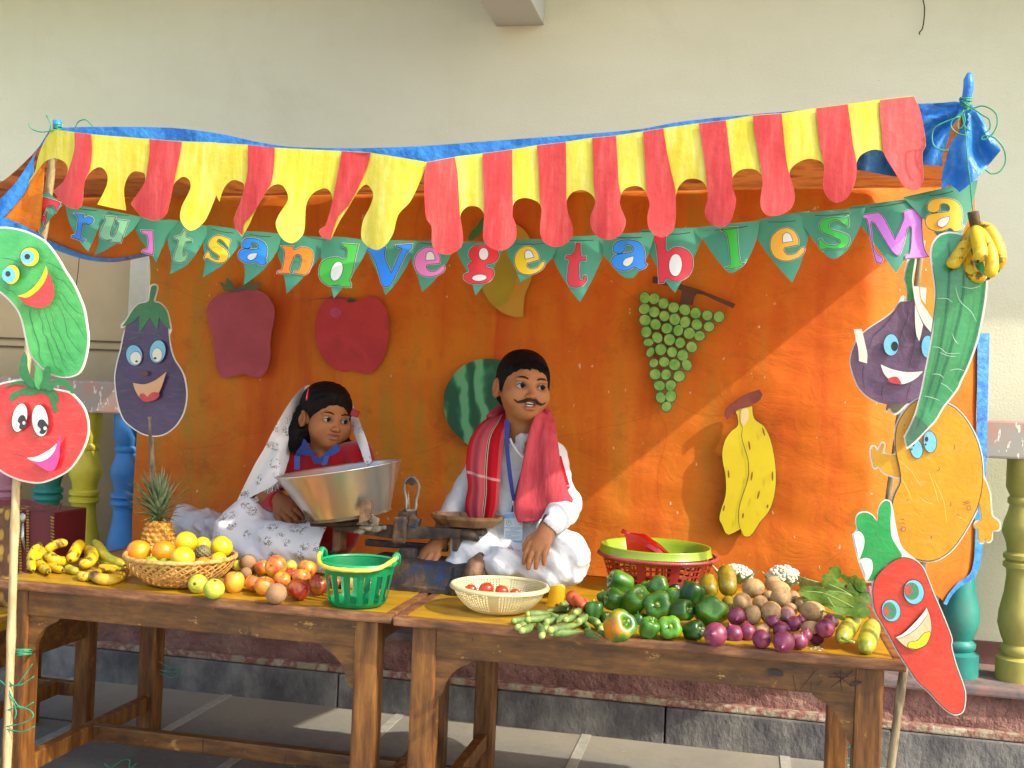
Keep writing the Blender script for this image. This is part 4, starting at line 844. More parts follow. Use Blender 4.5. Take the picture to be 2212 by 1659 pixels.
base = L_('C2', '1060 170,980 230,900 330,840 450,820 600,832 755,700 752,702 650,680 640,630 720,600 680,570 680,560 760,580 850,600 905,640 890,665 910,690 950,780 990,870 1020,870 1080,820 1180,790 1280,765 1400,760 1550')+L_('C3', '800 60,850 130,940 190,1050 235,1170 255,1280 235,1400 160,1500 50')+L_('C2', '1640 1480,1695 1370,1712 1250,1742 1340,1750 1470,1690 1500,1688 1545,1722 1565,1728 1690,1765 1715,1790 1665,1825 1705,1858 1680,1872 1582,1940 1570,1940 1490,1870 1430,1850 1300,1840 1180,1800 1060,1770 990,1755 800,1710 620,1640 470,1560 350,1470 260,1400 220,1300 150,1180 130')
lay = [('arm', po, larm), ('arm', po, rarm), ('body_outline', CK, offset(smooth(body, 4), .4)), ('body', po, offset(smooth(body, 4), -1.2))]
lay += eye('C2', 1050, 700, 64, 104, -10, lb)+[('pupil', bk, el('C2', 1018, 655, 13, 18)), ('pupil', bk, el('C2', 1000, 705, 9, 10))]+eye('C2', 1197, 625, 68, 116, -5, lb)+[('pupil', bk, el('C2', 1160, 596, 18, 28)), ('pupil', bk, el('C2', 1150, 652, 10, 11))]
sp_ = shade('spot_brown', 'c08052', 'cc8c60')
lay += eye('C2', 910, 1568, 20, 22, 0, sp_, 'spot', .8)+eye('C2', 1617, 1340, 18, 22, 0, sp_, 'spot', .8)
for s in ('870 1460,900 1460,930 1475', '880 1505,905 1500,928 1510', '1550 1280,1590 1275,1620 1250', '1560 1300,1600 1290,1635 1272', '1455 650,1465 690,1450 710', '1290 890,1295 930,1270 935', '1418 1270,1422 1310,1405 1320', '950 1240,962 1255,945 1262', '915 430,925 445,910 455', '1200 1640,1215 1655,1205 1670'): lay.append(('~', bk, L_('C2', s), 1.2))
for s in ('865 825,920 870,1000 950,1095 1100', '1080 1220,1150 1270,1240 1300', '1180 940,1240 1100,1290 1280', '1480 1430,1540 1450,1600 1490', '1290 1050,1320 1052', '1240 1030,1340 1250,1380 1500', '880 1000,960 1150,1000 1250'): lay.append(('~', shade('crease_amber', 'e6b85a', 'efc878'), L_('C2', s), 1.2, 'crease'))
cut('paper_potato', 'orange paper potato character with arms and blue eyes hung at the right end', 'paper cutout', .0, base, lay, 'smiling paper vegetables on sticks', .005, edge=3.2)
# chilli / carrot
ch_ = shade('chilli_red', 'c02a1c', 'd03c24', rough=.33, coat=.5)
body = L_('C3', '900 215,800 250,700 330,620 420,585 510,580 620,605 790,680 920,760 1060,850 1230,960 1400,1060 1550')+L_('C7', '1390 1000,1480 1100,1560 1170,1620 1195,1680 1170,1700 1090,1700 1000,1670 900,1620 760,1580 600')+L_('C3', '1430 1100,1370 930,1300 760,1230 600,1180 470,1120 330,1060 265,980 225')
grn = L_('C2', '770 1290,720 1260,670 1300,640 1390,635 1500*,570 1420,500 1388,430 1405,402 1470,420 1580')+L_('C3', '480 -10,482 110,440 230*,500 218,560 240,580 320,555 400,520 468*,600 455,660 360,760 270,890 215,840 100,785 0,770 -150')
base = L_('C2', '770 1290,720 1260,670 1300,640 1390,635 1490,570 1420,500 1388,430 1405,402 1470,415 1575')+L_('C3', '370 -30*,430 240,515 470*,575 480,580 620,605 790,680 920,760 1060,850 1230,960 1400,1060 1550')+L_('C7', '1390 1000,1480 1100,1560 1170,1620 1195,1680 1170,1700 1090,1700 1000,1670 900,1620 760,1580 600')+L_('C3', '1430 1100,1370 930,1300 760,1230 600,1180 470,1120 330,1060 265,980 200,880 100,820 -100')
lay = [('leaf', shade('chilli_leaf', '128a3c', '1fa04c'), grn), ('leaf_tip', CW, L_('C3', '372 -30*,430 -70,485 0,480 110,432 238*')), ('leaf_tip', CW, L_('C3', '442 238*,500 218,562 240,580 320,560 400,522 466*')), ('body_outline', CK, offset(smooth(body, 4), .4)), ('body', ch_, offset(smooth(body, 4), -1.0))]
lay += eye('C3', 777, 788, 98, 118, -15, lb)+[('iris', shade('iris_green', '3a7a58', '448664'), el('C3', 762, 790, 72, 94, -12)), ('pupil', shade('pupil_rust', 'a84a36', 'b4563f'), el('C3', 726, 792, 34, 46))]
lay += eye('C3', 1022, 588, 108, 130, -8, lb)+[('iris', _mats['card_iris_green'], el('C3', 1000, 578, 78, 94, -8)), ('pupil', _mats['card_pupil_rust'], el('C3', 962, 568, 44, 54))]
mo = L_('C3', '825 1075*,900 1040,1000 950,1100 840,1160 755*,1195 850,1210 960,1200 1060,1150 1160,1060 1205,980 1200,900 1150')
lay += [('mouth_outline', CK, offset(smooth(mo, 4), .8)), ('mouth', shade('mouth_cream', 'dcb78a', 'e6c498'), mo), ('tongue_outline', CK, offset(smooth(L_('C3', '960 1188,970 1130,1060 1110,1130 1035,1200 1020,1195 1080,1150 1160,1060 1203,1000 1198'), 4), .3)), ('tongue', yl, offset(smooth(L_('C3', '960 1188,970 1130,1060 1110,1130 1035,1200 1020,1195 1080,1150 1160,1060 1203,1000 1198'), 4), -.8)), ('teeth', wh, offset(smooth(L_('C3', '828 1075*,900 1040,1000 950,1100 840,1160 758*,1175 820,1080 950,970 1040,850 1092'), 4), -.5)), ('~', CK, L_('C3', '850 1094,970 1042,1080 952,1177 820'), 1.0)]
cut('paper_chilli', 'long red paper chilli character with green leaf top hung over the right table corner', 'paper cutout', -.075, base, lay, 'smiling paper vegetables on sticks', .004, edge=2.8)

# cut-outs pinned to the orange cloth -------------------------------------
YP = YC-.026; grp = 'paper fruits pinned to the orange cloth'
q1 = M('card_plum_red', '9c3a44', 'ae4852', 5, .6); q2 = M('card_deep_red', 'ae1e24', 'bc2a2e', 5, .5, c3='9a1a1e')
lf = M('card_olive_leaf', '4a5a34', '55663c', 9, .6)
cut('paper_pepper', 'plum red paper bell fruit pinned left on the orange cloth', 'paper fruit', YP, L_('D4', '450 310,350 330,270 390,240 470,250 580,290 700,305 850,320 960,350 1030,400 1058,480 1035,560 1020,640 1045,720 1035,770 960,790 850,785 750,805 620,825 500,810 420,760 340,660 290,560 290'), [('leaf', lf, L_('D4', '345 220*,400 245*,410 185*,460 230,490 295*,390 305*')), ('leaf', lf, L_('D4', '545 275*,590 200,640 190,622 240,712 230*,680 285,600 290')), ('stalk', bk, L_('D4', '455 315*,515 270*,590 290*'))], grp, .006, 0, q1)
cut('paper_apple', 'deep red paper apple with pink highlight above the girl', 'paper fruit', YP, L_('D4', '1400 355,1320 345,1260 380,1210 460,1175 580,1175 720,1215 830,1270 920,1350 980,1430 1000,1500 985,1590 1018,1660 1010,1740 930,1790 820,1815 650,1800 500,1740 390,1670 350,1600 365,1530 388,1470 380'), [('highlight', M('card_pink', 'a83a52', 'b8486a', 30, .6), el('D4', 1350, 490, 52, 44, 10)), ('stalk', bk, el('D4', 1482, 385, 36, 18)), ('~', bk, L_('D4', '1110 378,1300 365,1505 362'), 1.5)], grp, .006, 0, q2)
cut('paper_mango', 'olive yellow paper mango hanging behind the middle of the bunting', 'paper fruit', YP, L_('P', '1111 484,1135 500,1150 530,1155 570,1145 610,1133 640,1130 684*,1110 684,1080 672,1050 640,1035 600,1045 540,1070 495'), [('ripe_side', M('card_mango', '9c8c16', 'ac981c', 6, .6), L_('P', '1100 488,1118 520,1120 580,1095 650,1070 662,1050 640,1037 600,1046 542,1070 497')), ('leaf', g_d, L_('P', '1045 470,1047 490,1036 505,1020 519,1011 516,1018 500,1030 488'))], grp, .004, 0, M('card_mango_light', 'b88c24', 'c0942a', 6, .6))
m, t, b = nodes('card_melon'); wvv = nd(t, 'ShaderNodeTexWave', wave_type='BANDS', bands_direction='X'); wvv.inputs['Scale'].default_value = 4.2; wvv.inputs['Distortion'].default_value = 9; wvv.inputs['Detail'].default_value = 3; wvv.inputs['Detail Scale'].default_value = 1.6
t.links.new(coord(t, (1, 1, .6), 'Object', (0, .35, 0)), wvv.inputs[0]); t.links.new(ramp(t, wvv.outputs['Fac'], [(.15, '145238'), (.45, '1f7a4e'), (.75, '62ac78')]), b.inputs['Base Color']); b.inputs['Roughness'].default_value = .6
cut('paper_watermelon', 'round striped green paper watermelon behind the boy', 'paper fruit', YP, L_('B2', '860 300,720 280,560 300,420 370,310 490,245 620,230 760,250 900,300 1020,400 1130,480 1200,600 1260,720 1250,850 1150,950 1000,1000 850,1000 600,950 400'), [], grp, .004, 0, m)
gr = [(328, 313), (430, 322), (530, 373), (640, 418), (760, 443), (876, 478), (1004, 503), (1130, 518), (322, 433), (430, 465), (540, 510), (652, 545), (763, 575), (890, 602), (1022, 625), (330, 553), (445, 600), (566, 643), (690, 665), (810, 697), (920, 725), (343, 682), (463, 742), (595, 765), (710, 800), (835, 845), (368, 795), (500, 873), (623, 900), (738, 935), (388, 900), (425, 1018), (537, 1005), (650, 1035), (783, 1040), (440, 1140), (557, 1142), (700, 1160), (487, 1262), (608, 1260), (500, 1390), (610, 1375), (563, 1488)]
root = thing('paper_grapes', 'triangular bunch of green paper grapes on a brown stalk right of the boy', 'paper fruit', at(1450, 740, YP), grp)
sheet('stalk', smooth(L_('D2', '415 80*,480 90,720 165,900 220,1310 380*,1280 425*,1100 345,890 270,850 390*,700 380*,730 235*,560 180,410 150*'), 3), lambda x, y: at(x, y, YP+.004), M('card_brown', '4c2c1c', '5c3824', 12, .7), root, .002, grid=20)
mdk = M('card_grape_edge', '1d5a3c', '2a6a48', 20, .6); mgl = M('card_grape', '62a63a', '93bc5c', 26, .5)
for i, (x, y) in enumerate(gr):
    r1, r2 = 64+4*math.sin(i*3.1), 67+4*math.sin(i*1.7+1)
    if (x, y) in ((368, 795), (388, 900), (425, 1018)): r1 *= .78; r2 *= .88
    gp = sheet('grape', el('D2', x, y, r1, r2, i*31), lambda x, y: at(x, y, YP-.0008*(i % 3)), mdk, root, .0015)
    sheet('skin', el('D2', x, y, r1-9, r2-9, i*31), lambda x, y: at(x, y, YP-.003-.0008*(i % 3)), mgl, gp, 0)
yb = M('card_banana_yellow', 'c9b40c', 'd6c414', 4, .45)
cut('paper_bananas', 'pair of yellow paper bananas with brown stalk pinned right on the orange cloth', 'paper fruit', YP, L_('D3', '450 320,465 380,468 470,400 530,340 620,312 740,318 850,340 950,350 1080,340 1200,300 1320,282 1420,310 1480,345 1560,385 1580,495 1525*,530 1592,600 1592,700 1450,790 1340,840 1200,860 1040,855 880,835 740,800 600,740 480,640 400,622 270*,530 290'), [('card_face', yb, offset(smooth(L_('D3', '450 320,465 380,468 470,400 530,340 620,312 740,318 850,340 950,350 1080,340 1200,300 1320,282 1420,310 1480,345 1560,385 1580,495 1525*,530 1592,600 1592,700 1450,790 1340,840 1200,860 1040,855 880,835 740,800 600,740 480,640 400,622 270*,530 290'), 4), -.8)),
 ('gap', M('card_cream', 'd2bd84', 'dcc890', 10, .5), L_('D3', '510 310,570 300,580 390,560 440,525 482*,500 430')), ('~', CK, L_('D3', '522 488,510 580,540 700,575 820,582 950,560 1060,520 1180,490 1280,478 1400,490 1500,530 1580'), 1.6), ('stalk', M('card_stalk_brown', '6a2a1e', '7e3a28', 20, .5), L_('D3', '690 108*,720 160,700 210,620 260,500 300,420 350,365 415*,335 360,350 300,430 230,560 150'))]+
 [('spot', M('card_spot', '7a4410', '8a5216', 20, .6), el('D3', x, y, 9, l, a)) for x, y, l, a in ((733, 535, 45, -15), (588, 675, 48, -8), (378, 965, 42, -5), (612, 985, 48, 8), (822, 985, 50, 0), (680, 1175, 45, 14), (330, 1310, 32, 12), (772, 1290, 20, 14), (524, 1385, 28, 5))], grp, .003, .4, CK)
# ============================================================ PRODUCE
def noisy(mb, amp, sc, seed):
    out = []; n = len(mb.v); c = Vector((sum(v[0] for v in mb.v)/n, sum(v[1] for v in mb.v)/n, sum(v[2] for v in mb.v)/n))
    for v in mb.v:
        v = Vector(v); d = v-c; k = 1+amp*mnoise.noise(v*sc+Vector((seed, seed*2, 0))); out.append(tuple(c+d*k))
    mb.v = out
def sph(rx, ry, rz, n=22, k=13, dimple=0, dimb=0, shoulder=0):
    pr = []
    for i in range(k+1):
        a = -math.pi/2+math.pi*i/k; r = math.cos(a); z = math.sin(a)
        z2 = z-(dimple*math.exp(-(r/.32)**2) if z > 0 else -dimb*math.exp(-(r/.3)**2))
        r2 = r*(1+shoulder*z); pr.append((max(r2, .004), z2))
    mb = MB(); mb.lathe(pr, n); mb.v = [(x*rx, y*rx if ry is None else y*ry, z*rz) for x, y, z in mb.v]; return mb
def skin(name, c1, c2, c3, sc=4, rough=.4, bmp=.1, bsc=60, coat=.15, speck=None, stretch=(1, 1, 1), lo=.35, hi=.65, vein=None):
    m, t, b = nodes(name); v = coord(t, stretch)
    geo = nd(t, 'ShaderNodeObjectInfo'); ad = nd(t, 'ShaderNodeVectorMath', operation='ADD'); ml = nd(t, 'ShaderNodeMath', operation='MULTIPLY', i_1=37.0)
    t.links.new(geo.outputs['Random'], ml.inputs[0]); t.links.new(v, ad.inputs[0]); t.links.new(ml.outputs[0], ad.inputs[1]); v = ad.outputs[0]
    c = ramp(t, noise_n(t, v, sc, 5, .6), [(lo, c1), ((lo+hi)/2, c2), (hi, c3)])
    if speck: c = mix(t, ramp(t, noise_n(t, v, speck[1], 3, .6), [(speck[2], 0.0), (speck[2]+.05, .8)]), c, speck[0])
    t.links.new(c, b.inputs['Base Color']); b.inputs['Roughness'].default_value = rough; b.inputs['Coat Weight'].default_value = coat*.7; b.inputs['Coat Roughness'].default_value = .28
    b.inputs['Subsurface Weight'].default_value = .08; b.inputs['Subsurface Radius'].default_value = (.008, .005, .002); b.inputs['Subsurface Scale'].default_value = .5
    if bmp: bump(t, b, noise_n(t, v, bsc, 3), bmp, .003)
    return m
S_ORA = skin('orange_skin', 'd9790a', 'e58d10', 'cfa018', 14, .4, .35, 260, .2); S_YEL = skin('sweet_lime_skin', 'd8ae10', 'e4c01a', 'a9a822', 12, .38, .3, 240, .25)
S_GRN = skin('green_lime_skin', '7f9a1e', '93a828', '6a8a1c', 12, .4, .3, 240, .2); S_GUA = skin('guava_skin', 'a8ac2a', 'c2c240', '8c9a2c', 16, .45, .25, 90, .1, ('6a6a28', 70, .68))
S_APR = skin('red_apple_skin', '7e1a1a', 'a4281f', 'c8802e', 26, .32, .08, 60, .25, ('5a2418', 40, .66), stretch=(1, 1, .5)); S_APY = skin('yellow_apple_skin', 'd8b82e', 'dd9a34', 'c4502e', 24, .36, .08, 60, .2, ('9a6a2a', 50, .68), stretch=(1, 1, .45))
S_APM = skin('blush_apple_skin', 'b83c2a', 'd3762e', 'dbae3a', 28, .36, .08, 60, .2, ('8a4a22', 50, .67), stretch=(1, 1, .4)); S_SAP = skin('sapota_skin', '8c6848', '9c7853', 'a98862', 18, .8, .3, 150, 0)
S_PEP = skin('capsicum_green', '123409', '1f4c12', '3c6a18', 14, .34, .2, 26, .22, ('5c7a2a', 20, .66)); S_PEL = skin('capsicum_light', '3f7a16', '57901c', '7aa024', 12, .26, .1, 30, .4, ('8aa848', 22, .66)); S_PEO = skin('capsicum_turning', '2c5e16', '5a7f1a', 'd87a10', 11, .3, .1, 30, .3, lo=.42, hi=.62); S_PEM = skin('capsicum_mid', '22500f', '38701a', '5a8626', 13, .32, .18, 28, .25)
S_POT = skin('potato_skin', 'a07c4c', 'b59260', '8c6c46', 30, .75, .5, 120, 0, ('6a4c30', 60, .68)); S_ONI = skin('onion_skin', '6e2440', '8c3a54', '481630', 20, .38, .2, 60, .2, ('a8786a', 16, .60), stretch=(1, 1, .12))
S_OKR = skin('okra_skin', '47602a', '5c7636', '6f8a42', 30, .6, .2, 200, .05, stretch=(1, 1, 1)); S_CUC = skin('cucumber_skin', '9c9a2a', 'b0ac3a', '7c8a2a', 26, .35, .12, 60, .3, ('7a6420', 50, .64))
S_BRC = skin('ripe_cucumber_skin', '7a6612', '95801c', '55590f', 22, .35, .2, 60, .3); S_TOM = skin('tomato_skin', 'c22c10', 'd23a14', 'b82410', 10, .18, .03, 30, .7)
S_BAN = skin('banana_skin', 'd0a810', 'dcb81c', 'a88a1c', 26, .5, .16, 60, .05, ('3a2410', 34, .57)); S_BAG = skin('greenish_banana', '9c9a22', 'b4a828', '8a8e22', 20, .45, .12, 60, .1, ('4a3a14', 30, .66)); S_BAS = skin('spotted_banana', 'd8b436', 'c09a28', '4a3216', 18, .45, .15, 60, .1, ('2a1a0e', 22, .56), lo=.4, hi=.66)
M_STEM = M('stalk_brown', '4a3a1e', '6c5a30', 40, .8, .3); M_STG = M('stalk_green', '7f9a3a', '98ad52', 40, .6, .2)
RND = random.Random(11)
def pos(px, py, r, Y=None):
    """centre of a thing of radius r (picture px) seen at px,py; on the table unless Y is given"""
    if Y is None:
        p = onz(px, py, TZ+.03)
        for _ in range(4): p = onz(px, py, TZ+m_of(r, p)*.97)
        return p, m_of(r, p)
    p = at(px, py, Y); return p, m_of(r, p)
def fruit(name, label, cat, mb, mat_, p, rot, grp, extras=()):
    root = mb.build(name, mat_, None, True); root.location = p; root.rotation_euler = rot
    tag(root, label, cat, grp)
    for nm, mbb, mm in extras:
        o = link(nm, mesh(mbb.v, mbb.f), mm, None, True); o.parent = root
    return root
def roundf(kind, px, py, r, label, Y=None, rz=1.0, tilt=None, grp=None):
    p, R_ = pos(px, py, r, Y)
    rot = tilt or (RND.uniform(-.5, .5), RND.uniform(-.5, .5), RND.uniform(0, 6))
    if isinstance(rot[0], str): pass
    if kind in ('orange', 'sweet_lime', 'green_lime'):
        mb = sph(R_, R_, R_*.95, dimple=.05); noisy(mb, .03, 12, px); st = MB(); st.lathe([(R_*.07, 0), (R_*.09, R_*.03), (R_*.03, R_*.05)], 8, Matrix.Translation((0, 0, R_*.88)))
        return fruit(kind, label, {'orange': 'orange', 'sweet_lime': 'sweet lime', 'green_lime': 'lime'}[kind], mb, {'orange': S_ORA, 'sweet_lime': S_YEL, 'green_lime': S_GRN}[kind], p, rot, grp, [('stalk_end', st, M_STG)])
    if kind.startswith('apple'):
        mb = sph(R_, R_, R_*.93*rz, dimple=.22, dimb=.12, shoulder=.07); noisy(mb, .05, 14, px); st = MB(); st.tube([(0, 0, R_*.6), (R_*.05, 0, R_*.85), (R_*.15, 0, R_*1.05)], [R_*.04, R_*.04, R_*.06], 6)
        return fruit('apple', label, 'apple', mb, {'apple_r': S_APR, 'apple_y': S_APY, 'apple_m': S_APM}[kind], p, rot, grp, [('stalk', st, M_STEM)])
    if kind == 'guava':
        mb = sph(R_, R_, R_*rz, dimple=.03, dimb=.06, shoulder=-.06); noisy(mb, .05, 12, px); st = MB(); st.lathe([(R_*.14, 0), (R_*.17, R_*.05), (R_*.08, R_*.06)], 8, Matrix.Translation((0, 0, R_*.92*rz)))
        return fruit('guava', label, 'guava', mb, S_GUA, p, rot, grp, [('crown', st, M_STEM)])
    if kind == 'sapota':
        mb = sph(R_, R_, R_*.97); noisy(mb, .04, 10, px); st = MB(); st.lathe([(R_*.08, 0), (R_*.09, R_*.05), (R_*.02, R_*.06)], 6, Matrix.Translation((0, 0, R_*.93)))
        return fruit('sapota', label, 'sapota', mb, S_SAP, p, rot, grp, [('stalk', st, M_STEM)])
    if kind == 'tomato':
        mb = sph(R_, R_, R_*.88, dimple=.1); noisy(mb, .04, 14, px); st = MB()
        for k in range(5): a = k*1.2566; st.tube([(0, 0, R_*.8), (R_*.3*math.cos(a), R_*.3*math.sin(a), R_*.86), (R_*.5*math.cos(a), R_*.5*math.sin(a), R_*.8)], [R_*.05, R_*.06, R_*.01], 5)
        return fruit('tomato', label, 'tomato', mb, S_TOM, p, rot, grp, [('calyx', st, M_STG)])
def potato(px, py, rx, ry, label, Y=None, a=0):
    p, R_ = pos(px, py, min(rx, ry)*1.07, Y); k = max(rx, ry)/min(rx, ry); mb = sph(R_*k, R_, R_, 20, 12); noisy(mb, .22, 9/(R_*40), px*.3+py)
    rot = Euler((RND.uniform(-.4, .4), -R(a) if rx >= ry else -R(90), RND.uniform(-.3, .3)))
    return fruit('potato', label, 'potato', mb, S_POT, p, rot, 'potatoes heaped on the vegetable table')
def onion(px, py, r, label, Y=None, tilt=(0, 0, 0), k=1.0):
    r *= 1.08; p, R_ = pos(px, py, r, Y); pr = [(.05, -.98), (.3, -.93), (.62, -.74), (.88, -.42), (1.0, 0), (.93, .38), (.72, .68), (.42, .88), (.2, 1.0), (.12, 1.14), (.07, 1.3)]
    mb = MB(); mb.lathe([(a*R_, z*R_*.93*k) for a, z in pr], 22, lobes=lambda a, z: 1+.012*math.sin(a*9)); noisy(mb, .05, 12, px)
    rt_ = MB()
    for q in range(9): a = q*.7; rt_.tube([(0, 0, -R_*.88*k), (R_*.1*math.cos(a), R_*.1*math.sin(a), -R_*.98*k), (R_*.2*math.cos(a), R_*.2*math.sin(a), -R_*1.03*k)], R_*.02, 4)
    return fruit('onion', label, 'onion', mb, S_ONI, p, tilt, 'red onions heaped on the vegetable table', [('roots', rt_, M('root_straw', 'b8a488', '9c8868', 30, .8))])
def pepper(px, py, r, label, Y=None, face='up', k=1.0, mat_=None, nl=4, lean=0):
    r *= 1.07; nl = RND.choice((3, 4, 4))
    p, R_ = pos(px, py, r, Y); ph = RND.uniform(0, 6)
    pr = [(.02, -.80), (.22, -.84), (.5, -.92), (.74, -.82), (.86, -.55), (.93, -.15), (1.0, .25), (.99, .52), (.86, .76), (.6, .88), (.34, .80), (.2, .66), (.02, .6)]
    mb = MB(); mb.lathe([(a*R_, z*R_*k) for a, z in pr], 36, lobes=lambda a, z: 1-.16*abs(math.cos(a*nl/2+ph))**6-.03*math.sin(a*2+ph)); noisy(mb, .16, 13, px*.7)
    st = MB(); st.lathe([(R_*.2, R_*.60*k), (R_*.24, R_*.68*k), (R_*.12, R_*.74*k), (R_*.08, R_*.95*k), (R_*.10, R_*1.12*k)], 10)
    rot = {'up': (RND.uniform(-.35, .35), RND.uniform(-.35, .35), 0), 'cam': (R(72), RND.uniform(-.3, .3), 0), 'down': (R(-110), RND.uniform(-.3, .3), 0), 'left': (R(20), R(-70), 0), 'right': (R(30), R(70), 0), 'camr': (R(60), 0, R(40)), 'tilt': (R(38), R(28), 0)}[face]
    return fruit('capsicum', label, 'capsicum', mb, mat_ or (S_PEM if int(px) % 2 else S_PEP), p, rot, 'capsicums heaped on the vegetable table', [('stalk', st, M_STG)])
def spline(pts, n=6):
    P_ = [Vector(p) for p in pts]; out = []
    for i in range(len(P_)-1):
        p0 = P_[max(i-1, 0)]; p1 = P_[i]; p2 = P_[i+1]; p3 = P_[min(i+2, len(P_)-1)]
        for k in range(n):
            t_ = k/n; out.append(.5*((2*p1)+(p2-p0)*t_+(2*p0-5*p1+4*p2-p3)*t_*t_+(3*p1-p0-3*p2+p3)*t_**3))
    out.append(P_[-1]); return out
def banana_mb(pts, r, n=9, stem=True):
    c = spline(pts, 5); N = len(c)-1; rad = []
    for i in range(N+1):
        s = i/N; q = min(1, (s/.22)**.8*.62+.38) if s < .22 else 1; q *= 1 if s < .82 else max(.22, 1-((s-.82)/.18)**1.6*.8); rad.append(r*q*(.45 if (s < .06 and stem) else 1))
    mb = MB(); mb.tube(c, rad, n); tip = MB(); d = (c[-1]-c[-2]).normalized(); tip.tube([c[-1]-d*r*.15, c[-1]+d*r*.28], [r*.27, r*.17], 7)
    return mb, tip
def bunch(name, label, crop, lines, grp=None, crown=None):
    root = None; parts_ = []
    for s, r, Ys, mm in lines:
        pts = [P2(crop, *map(float, q.split())) for q in s.split(',')]; W = [at(x, y, Y_) for (x, y), Y_ in zip(pts, Ys)]
        parts_.append((W, m_of(r, W[1]), mm))
    root = thing(name, label, 'bananas', parts_[0][0][0], grp)
    for W, r, mm in parts_:
        if crop == 'D6':
            W = [w_ if w_.z > TZ+r*1.0 else CAM+(w_-CAM)*((TZ+r*1.0-CAM.z)/(w_.z-CAM.z)) for w_ in W]
        mb, tip = banana_mb(W, r); noisy(mb, .02, 20, W[0].x*9); o = mb.build('banana', mm, root, True); tip.build('tip', M('banana_tip', '2a2016', '3a2e1c', 30, .8), o, True)
    if crown: mb = MB(); mb.tube([at(x, y, Y_) for x, y, Y_ in crown[0]], crown[1], 9); noisy(mb, .2, 40, 1); mb.build('crown', M_STEM, root, True)
    return root
# bananas, left end of the table (heights come from where each rests)
YB = .17
bunch('banana_hand', 'hand of five ripe bananas at the far left corner of the table', 'D6', [
 ('505 935,440 1010,400 1130,430 1250', 9.5, (.24, .2, .17, .155), S_BAN), ('510 945,500 1070,530 1190,640 1280', 10.5, (.24, .2, .17, .155), S_BAN), ('540 965,600 1110,690 1210,810 1250', 9.5, (.24, .21, .19, .18), S_BAN),
 ('880 905,770 905,670 950,590 1010', 10, (.27, .26, .25, .24), S_BAN), ('870 1120,790 1140,690 1100,600 1035', 11, (.23, .20, .18, .20), S_BAN)], crown=([(83, 1176, .245), (87, 1184, .24), (92, 1192, .235)], .009))
bunch('banana_hand', 'short pair of bananas seen end on behind the green tipped one', 'D6', [
 ('1060 900,1010 950,960 1040,915 1125', 13, (.3, .27, .23, .20), S_BAN), ('1090 960,1190 1030,1180 1130,1020 1190', 12, (.3, .27, .23, .20), S_BAN), ('1000 1270,930 1250,860 1215', 9, (.18, .17, .165), S_BAG)])
bunch('banana_hand', 'long speckled bananas curving in front beside the cane basket', 'D6', [
 ('1215 870,1300 980,1420 1110,1620 1190', 11, (.34, .3, .27, .24), S_BAG), ('1230 960,1300 1100,1400 1180,1560 1200', 8, (.33, .3, .26, .25), S_BAG),
 ('1650 1245,1520 1345,1330 1370,1135 1280', 12, (.2, .17, .15, .15), S_BAS), ('1500 1240,1300 1280,1100 1340,1025 1290', 9.5, (.22, .19, .16, .15), S_BAS), ('1640 1225,1450 1215,1270 1205', 6, (.25, .24, .235), S_BAN)])
bunch('banana_hand', 'hand of small ripe bananas hanging on green twine beside the gourd', 'P', [
 ('2104 486,2096 510,2080 538,2061 566,2056 580', 15, (-.04, -.04, -.05, -.06, -.06), S_BAN), ('2110 484,2136 498,2151 525,2160 555,2156 584', 14.5, (-.04, -.05, -.06, -.07, -.07), S_BAN),
 ('2107 486,2126 515,2140 550,2142 580,2136 600', 14, (-.04, -.06, -.08, -.09, -.09), S_BAN), ('2106 488,2112 520,2118 545,2113 563', 15, (-.04, -.08, -.1, -.11), S_BAN), ('2100 490,2090 545,2100 590,2130 603', 13, (-.03, -.03, -.045, -.05), S_BAN)],
 crown=([(2103, 458, -.04), (2105, 470, -.04), (2108, 490, -.045)], .011))
# orange basket
bp = onz(388, 1262, TZ); br = m_of(114, bp)
MCANE = M('cane_weave', 'b98a45', 'cda05a', 40, .55, .3, 90, c3='a0743a')
bk_ = thing('cane_basket', 'shallow woven cane basket heaped with oranges and sweet limes', 'basket', bp)
Hb = .072
def brad(s): return br*(.52+.48*math.sin(s*math.pi/2)**.8)
for hand in (1, -1):
    mb = MB()
    for k in range(34):
        a0 = 2*math.pi*k/34; pts = []
        for j in range(9):
            s = j/8; a = a0+hand*s*.85; r = brad(s)+.0015*hand; pts.append(bp+Vector((r*math.cos(a), r*math.sin(a), .004+Hb*s)))
        mb.tube(pts, .0042, 5, flat=.35)
    mb.build('weave', MCANE, bk_)
mb = MB(); mb.lathe([(br*.02, .003), (br*.53, .003), (br*.54, .008)], 30, Matrix.Translation(bp)); mb.build('basket_base', MCANE, bk_)
mb = MB(); n_ = 60; mb.tube([bp+Vector((br*1.01*math.cos(a), br*1.01*math.sin(a), Hb+.003+.0015*math.sin(a*24))) for a in [2*math.pi*i/n_ for i in range(n_)]], .0062, 7, closed=True); mb.build('rim', MCANE, bk_, True)
G = 'citrus fruit heaped in the cane basket'; yb_ = bp.y
